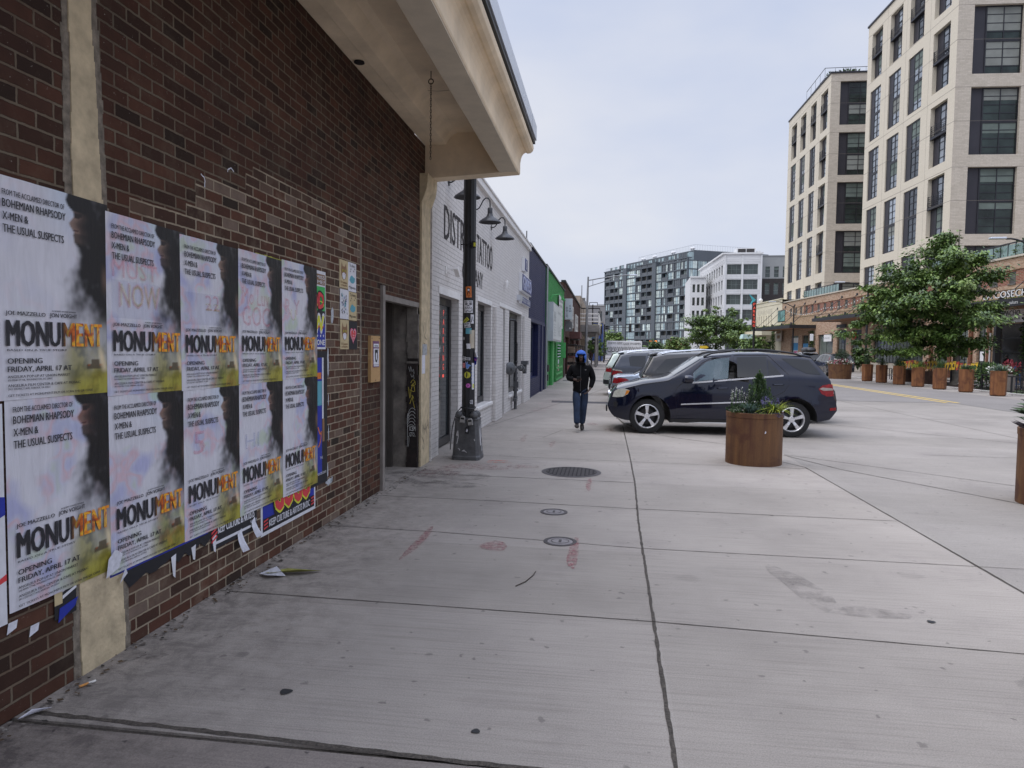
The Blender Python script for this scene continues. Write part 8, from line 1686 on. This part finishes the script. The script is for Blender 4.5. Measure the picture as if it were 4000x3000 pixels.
# ---------------------------------------------------------------- white office building
WHB = M('white_metal_panel', (.66, .66, .66), .5, var=.05, vs=.4); WHG = M('office_glass', (.035, .048, .045), .05, 0, var=.8, vs=.25, spec=.8); OFR = M('office_frame', (.16, .19, .18), .5)
t = thing('white_office_building', 'white panelled office block with gridded windows beyond the trees', 'building', (28.96, 179.43, 0), R(-2.26))
zrow = [(21.1, 23.75), (17.4, 19.95), (13.65, 16.2), (9.8, 12.4), (6, 8.6), (2, 5)]
fw = [(.7, 4.2), (4.7, 8.2)]; sw = [(1.6 + i * 3.4, 4.0 + i * 3.4) for i in range(10)]
g = MB(); g.facade(0, 9.1, 26.5, [(a, b_, z0, z1, .5) for a, b_ in fw for z0, z1 in zrow], m=0)
SX = Matrix.Rotation(R(-85.7), 4, 'Z') @ Matrix.Translation((-36, 0, 0)); g.X = SX; g.facade(0, 36, 26.5, [(a, b_, z0, z1, .6) for a, b_ in sw for z0, z1 in zrow], m=0); g.X = None
g.box(9.0, 9.1, .05, 30, 0, 26.5); g.face([(0, 0, 26.4), (9.1, 0, 26.4), (9.1, 30, 26.4), (-2, 36, 26.4)]); g.build('wall', WHB, t)
g = MB()
for z0, z1 in zrow:
    for k in range(3): g.box(0, 9.1, -.06, .0, z1 + .3 + k * .4, z1 + .45 + k * .4)
for x in (0, 4.25, 8.75): g.box(x, x + .4, -.16, -.06, 0, 26)
g.box(-.2, 9.3, -.4, 0, 26.2, 26.6); g.X = SX
for z0, z1 in zrow:
    for k in range(3): g.box(0, 36, -.08, .0, z1 + .3 + k * .4, z1 + .45 + k * .4)
g.box(0, 36.2, -.5, 0, 26.2, 26.6); g.X = None; g.build('banding', WHB, t)
for a, b_ in fw:
    for z0, z1 in zrow: shop_window(t, a, b_, z0, z1, .3, 'window', .12, OFR, WHG, 3, 2)
for a, b_ in sw:
    for z0, z1 in zrow:
        f = MB(); f.X = SX; f.box(a, b_, .35, .4, z0, z1, 0); f.box((a + b_) / 2 - .05, (a + b_) / 2 + .05, .28, .35, z0, z1, 1); f.box(a, b_, .28, .35, z0 + 1.6, z0 + 1.7, 1); f.build('window', [WHG, OFR], t)
g = MB(); g.box(3.1, 7.9, 2, 6, 26.4, 28.0, 0); g.box(3.5, 5.4, 1.9, 2, 26.9, 27.8, 1); g.box(5.6, 7.5, 1.9, 2, 26.9, 27.8, 1); g.box(8.2, 9, 2, 4, 26.4, 27.3, 0); g.build('roof_plant', [WHB, DKM], t)
t = thing('white_low_wing', 'lower white wing of the office block left of the main part', 'building', (22.6, 195, 0), R(-2.26)); g = MB(); zl = [(18.0, 20.2), (14.4, 16.6), (10.8, 13), (7.2, 9.4)]; g.facade(0, 4.2, 22.3, [(.6 + i * 1.2, 1.3 + i * 1.2, a, b_, .4) for i in range(3) for a, b_ in zl]); g.box(0, .1, .02, 20, 0, 22.3); g.face([(0, 0, 22.2), (4.2, 0, 22.2), (4.2, 20, 22.2), (0, 20, 22.2)]); g.build('wall', WHB, t)
for i in range(3):
    for a, b_ in zl: g = MB(); g.box(.6 + i * 1.2, 1.3 + i * 1.2, .3, .35, a, b_); g.build('window', WHG, t)
g = MB(); g.box(-.2, 4.3, -.4, 0, 22.0, 22.4); g.build('cornice', WHB, t)
GBK = M('grey_upper_wall', (.27, .28, .28), .8, var=.05, vs=.4); GBD = brick('charcoal_brick', [(.055, .05, .05), (.07, .062, .06)], (.05, .045, .045), bw=.6, rh=.2, bump=.2, stain=.1)
t = thing('grey_brick_block', 'grey block with a darker brick lower part between the white office and the tower', 'building', (38.4, 181, 0), R(-2)); zl = [(20.6, 23.3), (16.3, 19.2), (11.7, 14.8)]; xs_ = [.9 + i * 2.1 for i in range(6)]
g = MB(); g.facade(0, 14, 26.0, [(x, x + 1.1, a, b_, .4) for x in xs_ for a, b_ in zl], mf=lambda x, z: 0 if z > 20.3 else 1, zs=(20.3,)); g.face([(0, 0, 25.9), (14, 0, 25.9), (14, 20, 25.9), (0, 20, 25.9)]); g.build('wall', [GBK, GBD], t)
for x in xs_:
    for a, b_ in zl: f = MB(); f.box(x, x + 1.1, .25, .3, a, b_, 0); f.box(x, x + 1.1, .2, .25, a + 1.0, a + 1.1, 1); f.box(x, x + 1.1, .22, .25, b_ - .8, b_, 2); f.build('window', [WHG, OFR, BLIND], t)
g = MB(); g.box(-.1, 14, -.15, 0, 25.9, 26.1); g.build('coping', GBK, t)
# ---------------------------------------------------------------- dark glass apartment building across the end of the street
DKF = M('slate_frame', (.10, .115, .13), .6, .1, var=.1, vs=.2); DKW = M('taupe_recess_wall', (.20, .19, .165), .85, var=.1, vs=.3); DKG = M('apartment_glass', (.30, .41, .43), .05, 0, var=.55, vs=.22, spec=1., coat=1.); DKG2 = M('apartment_glass_pale', (.56, .64, .60), .08, 0, var=.5, vs=.3, spec=.9); DKC = M('balcony_glass', (.07, .08, .09), .1, 0, var=.4, spec=.8)
dk = thing('glass_apartment_building', 'dark slate and glass apartment building across the end of the street', 'building', (-1.43, 302.78, 0), R(-59.833))
Ld = 58.6; fl = [3.3 + i * 3.1 for i in range(11)]   # floor levels
def bays(a, b_, n_): return [(a + (b_ - a) * i / n_, a + (b_ - a) * (i + 1) / n_) for i in range(n_)]
B_ = [(x, 'L') for x in bays(1.0, 15.6, 4)] + [(x, 'G') for x in bays(18.2, 24.6, 1)] + [(x, 'L') for x in bays(25.0, 36.8, 3)] + [(x, 'G') for x in bays(39.2, 42.6, 1)] + [(x, 'R') for x in bays(42.8, 58.2, 4)]
HD = {'L': 35.4, 'G': 32.6, 'R': 35.2}
g = MB(); g.box(0, Ld, 1.6, 12, 0, 34.5); g.build('core_wall', DKW, dk)
g = MB()
for x0, x1, h, d in ((0, .6, 35.4, 1.6), (15.6, 18.2, 35.6, 1.9), (24.6, 25.0, 35, 1.6), (36.8, 39.2, 35.6, 1.9), (42.6, 42.8, 35, 1.6), (58.2, 58.7, 35.2, 1.6)): g.box(x0, x1, 1.6 - d, 1.6, 0, h)
for (a, b_), k in B_:
    if b_ < 58 and k != 'G': g.box(b_ - .16, b_ + .16, .0, 1.6, 0, HD[k] - .1)
for z in fl + [fl[-1] + 3.1]:
    for x0, x1, yy in ((.6, 15.6, -.02), (25.0, 36.8, -.02), (42.8, 58.2, -.02)): 
        if z < 37: g.box(x0, x1, yy, 1.6, z - .22, z + .22)
g.build('slab_grid', DKF, dk)
cnt = 0; rest = MB(); rd = random.Random(8); railb = MB()
for fi, z in enumerate(fl):
    for (a, b_), k in B_:
        zt = z + 3.1 - .22; 
        if k == 'G' and fi == 10: continue
        f = rest if cnt >= 100 else MB(); bal = k == 'L' and rd.random() < .72 or k == 'R' and rd.random() < .25
        y = 1.35 if bal else .25; x0, x1 = (a + .2, b_ - .2) if k != 'G' else (a, b_)
        if bal: x0 = a + .2 + (b_ - a) * rd.choice((.05, .45)); x1 = min(b_ - .2, x0 + (b_ - a) * .5)
        n_ = 5 if k == 'G' else max(2, int((x1 - x0) / .95))
        for i in range(n_):
            u0, u1 = x0 + (x1 - x0) * i / n_, x0 + (x1 - x0) * (i + 1) / n_; f.box(u0 + .05, u1 - .05, y, y + .1, z + .22, zt, rd.choice((1, 2, 2, 1, 1)) if k == 'G' or rd.random() < .6 else 0); f.box(u0 - .05, u0 + .05, y - .06, y + .1, z + .22, zt, 3)
        f.box(x0, x1, y - .05, y + .1, z + 1.2, z + 1.28, 3); f.box(x0, x1, y - .05, y + .12, zt - .12, zt, 3)
        if k == 'G': f.box(x0, x1, y - .08, y + .1, z - .1, z + .22, 3)
        if cnt < 100: f.build('window', [DKC, DKG, DKG2, DKF], dk)
        cnt += 1
        if bal:
            railb = MB(); railb.box(a + .2, b_ - .2, .1, .14, z + .22, z + 1.25, 0); railb.build('balcony_glazing', DKC, dk)
o = rest.build('window', [DKC, DKG, DKG2, DKF], dk); o['kind'] = 'stuff'
g = MB(); g.box(-.1, 15.8, -.3, 1.6, 35.4, 35.75); g.box(24.9, 39.3, -.3, 1.6, 35.4, 35.75); g.box(13.5, Ld + .3, 2.5, 12, 34.5, 37.9); g.box(42.6, Ld + .2, -.1, 2.5, 35.0, 35.4); g.build('parapet', DKF, dk)
g = MB()
for i in range(20): x = 15 + i * 2.2; g.box(x, x + rd.uniform(.4, 1.6), 2.44, 2.5, 35.5, 37.2)
g.build('penthouse_window', DKG, dk)
g = rail((20.5, 4, 37.9), (Ld, 3, 37.9), 2.0, 40); g.build('roof_screen', DKF, dk); g = rail((1, .1, 35.75), (13, .1, 35.75), 1.1, 16); g.build('roof_railing', DKF, dk)
g = rail((Ld, 3, 37.9), (Ld + 2, 26, 37.9), 2.0, 22); g.build('roof_screen', DKF, dk)
# right return face
SXD = Matrix.Translation((Ld, 0, 0)) @ Matrix.Rotation(R(85), 4, 'Z'); g = MB(); g.X = SXD; g.box(0, 34, .02, .5, 0, 34.5); g.box(2.5, 34, -.1, 1, 34.5, 37.9)
for z in fl: g.box(0, 34, -.1, .02, z - .2, z + .2)
for i in range(9): g.box(i * 4, i * 4 + .3, -.1, .02, 0, 34.5)
g.build('side_wall', DKF, dk)
for z in fl[-6:]:
    for i in range(3): g = MB(); g.X = SXD; [g.box(.4 + i * 4 + j * .9, 1.2 + i * 4 + j * .9, -.04, .01, z + .22, z + 2.88, rd.choice((0, 1))) for j in range(4)]; g.build('side_window', [DKG, DKG2], dk)
for x in (23, 31, 43, 58, 75):
    pass
for i, (u, v) in enumerate(((22.5, 4.5), (24, 4.6), (31, 4.3), (32.2, 4.3), (44, 3.8), (45.3, 3.8), (56, 3.6), (57, 3.7))):
    c, s = math.cos(R(-59.833)), math.sin(R(-59.833)); t = thing('roof_fan', 'pair of white roof fans on the dark apartment roof', 'roof fan', (-1.43 + u * c - v * s, 302.78 + u * s + v * c, 37.9), 0, 'white roof fans on the dark apartment building'); g = MB(); g.lathe([(.25, 0), (.25, .6), (.55, .7), (.6, 1.1), (.3, 1.4), (.02, 1.5)], 10); g.build('housing', WHS, t)
# ================================================================ TREES
BARK = M('tree_bark', (.075, .062, .05), .9, var=.4, vs=10, bump=1., bs=30); BARKL = M('pale_bark', (.22, .195, .165), .9, var=.35, vs=8, bump=1., bs=25)
TL_ = [M('foliage_dark', (.036, .070, .014), .5, var=.35, vs=2), M('foliage_mid', (.085, .15, .03), .48, var=.35, vs=2), M('foliage_light', (.145, .225, .045), .48, var=.3, vs=2), M('foliage_yellow', (.18, .25, .07), .5, var=.3, vs=2), M('foliage_rust', (.12, .05, .02), .6)]
def tree(label, x, y, h, r, trunk_h, n_leaf, ls, seed, lobes=None, trunk_r=.16, group=None, name='street_tree', asym=0., mats=(0, 0, 1, 1, 1, 2, 2, 3), bark=None):
    rt = random.Random(seed); t = thing(name, label, 'tree', (x, y, 0), 0, group)
    g = MB(); lean = rt.uniform(-.15, .15)
    tr = [(0, 0, 0), (.02, 0, .3), (lean * .3, 0, trunk_h), (lean, .1, (trunk_h + h) * .5), (lean * 1.2, .0, h * .93)]; g.tube(tr, [trunk_r * 1.6, trunk_r, trunk_r * .85, trunk_r * .5, .02], 10)
    tips = []
    nb = 15
    for k in range(nb):
        z0 = trunk_h + (h * .80 - trunk_h) * (k / nb); a = k * 2.4 + rt.uniform(-.4, .4); ln = r * (1.05 - .55 * (k / nb)) * rt.uniform(.75, 1.1) * (1 - asym * math.cos(a)); b0 = Vector((lean * z0 / h, 0, z0)); b1 = b0 + Vector((math.cos(a) * ln * .5, math.sin(a) * ln * .5, ln * .28)); b2 = b0 + Vector((math.cos(a + .15) * ln, math.sin(a + .15) * ln, ln * .30))
        g.tube([b0, b1, b2], [trunk_r * .38 * (1.1 - k / nb), trunk_r * .2, .012], 6); tips += [b1, b2, (b1 + b2) / 2]
        for q in range(3):
            a2 = a + rt.uniform(-.9, .9); c = b0.lerp(b2, rt.uniform(.4, .9)); e = c + Vector((math.cos(a2), math.sin(a2), rt.uniform(.0, .6))) * ln * .38; g.tube([c, e], [.02, .006], 4); tips.append(e)
    g.build('trunk', [bark or BARK], t, smooth=True, sharp=60)
    g = MB(); cl_ = []
    base = lobes or [(0, 0, trunk_h + (h - trunk_h) * .5, r, r, (h - trunk_h) * .5)]
    for p in tips: cl_.append((p, rt.uniform(.55, 1.0) * r * .30))
    for (lx, ly, lz, a, b_, c) in base:
        for k in range(int(60 * max(.25, a * b_ * c / (r * r * (h - trunk_h) * .5)))):
            v = Vector((rt.gauss(0, 1), rt.gauss(0, 1), rt.gauss(0, 1))).normalized() * rt.uniform(.5, 1.16); cl_.append((Vector((lx + v.x * a, ly + v.y * b_, lz + v.z * c)), rt.uniform(.3, 1.0) * r * .215))
    per = max(6, n_leaf // len(cl_))
    for p, cr in cl_:
        tone = rt.choice(mats); ox = p - Vector((lean, 0, h * .45)); ax_ = Vector((ox.x + rt.uniform(-1, 1), ox.y + rt.uniform(-1, 1), rt.uniform(-.5, .6))).normalized()

        for k in range(per):
            t_ = rt.uniform(-1, 1); v = (ax_ * t_ + Vector((rt.gauss(0, .32), rt.gauss(0, .32), rt.gauss(0, .22)))) * cr; c = p + v
            d = Vector((v.x + rt.uniform(-.5, .5), v.y + rt.uniform(-.5, .5), -.45 + rt.uniform(-.4, .5))).normalized(); ln = ls * rt.uniform(.45, 1.45); s = d.cross(Vector((rt.uniform(-.5, .5), rt.uniform(-.5, .5), 1))); s = s.normalized() if s.length > .05 else d.orthogonal().normalized()
            m = tone if rt.random() < .55 else rt.choice(mats); w = ln * .55
            g.face([c, c + d * ln * .45 + s * w / 2, c + d * ln, c + d * ln * .45 - s * w / 2], m)
    g.build('crown', TL_, t); return t
tree('big leafy street tree behind the hexagonal planters on the right', 19.5, 41.6, 9.3, 3.0, 2.0, 76000, .18, 21, lobes=[(-1.7, 0, 4.7, 2.9, 2.4, 2.5), (-1.6, 0, 4.0, 2.8, 2.4, 1.7), (-3.9, -.3, 3.1, 1.9, 1.8, 1.3), (-2.4, -.5, 2.3, 2.2, 1.5, .7), (-.4, .3, 2.5, 1.3, 1.4, .6), (-3.2, 0, 4.6, 1.7, 1.5, .9), (.0, .2, 3.6, 1.5, 1.6, 1.2), (-1.3, 0, 5.8, 2.0, 1.9, 1.1), (-.6, 0, 7.4, .8, .8, 1.1), (-3.4, 0, 5.3, 1.4, 1.2, .8)], asym=.5, trunk_r=.17, bark=BARKL)
G3 = 'street trees along the far pavement'
tree('dense street tree in front of the white office block', 15.9, 104, 8.2, 3.9, 2.2, 17000, .33, 33, trunk_r=.18, group=G3)
tree('smaller street tree just left of the parking sign post', 21.8, 116, 7.4, 2.0, 2.0, 8500, .34, 37, trunk_r=.14, group=G3)
tree('small rusty tinged tree left of the dense street tree', 12.2, 122, 4.4, 2.0, 1.4, 4200, .42, 41, mats=(1, 2, 3, 3, 4, 1), trunk_r=.1, group=G3)
tree('light green young tree above the graffiti truck', 1.2, 128, 5.8, 1.9, 2, 2600, .4, 43, mats=(1, 2, 3, 2), trunk_r=.1)
tree('low green tree at the far left corner behind the hanging black sign', -1.7, 104, 3.6, 1.5, .9, 2200, .32, 47, mats=(1, 2, 1), trunk_r=.08)
tree('pair of low dark trees by the amber signals', 8.6, 135, 4.0, 2.0, 1.2, 2600, .42, 51, mats=(0, 0, 1), trunk_r=.09)
tree('short tree by the teal awning under the parking sign', 18.6, 91, 4.0, 1.6, 1.3, 2400, .32, 53, trunk_r=.08)
tree('bushy small tree at the leftmost patio table', 18.4, 52.5, 2.6, .7, .7, 1500, .2, 57, mats=(0, 0, 1), trunk_r=.06)
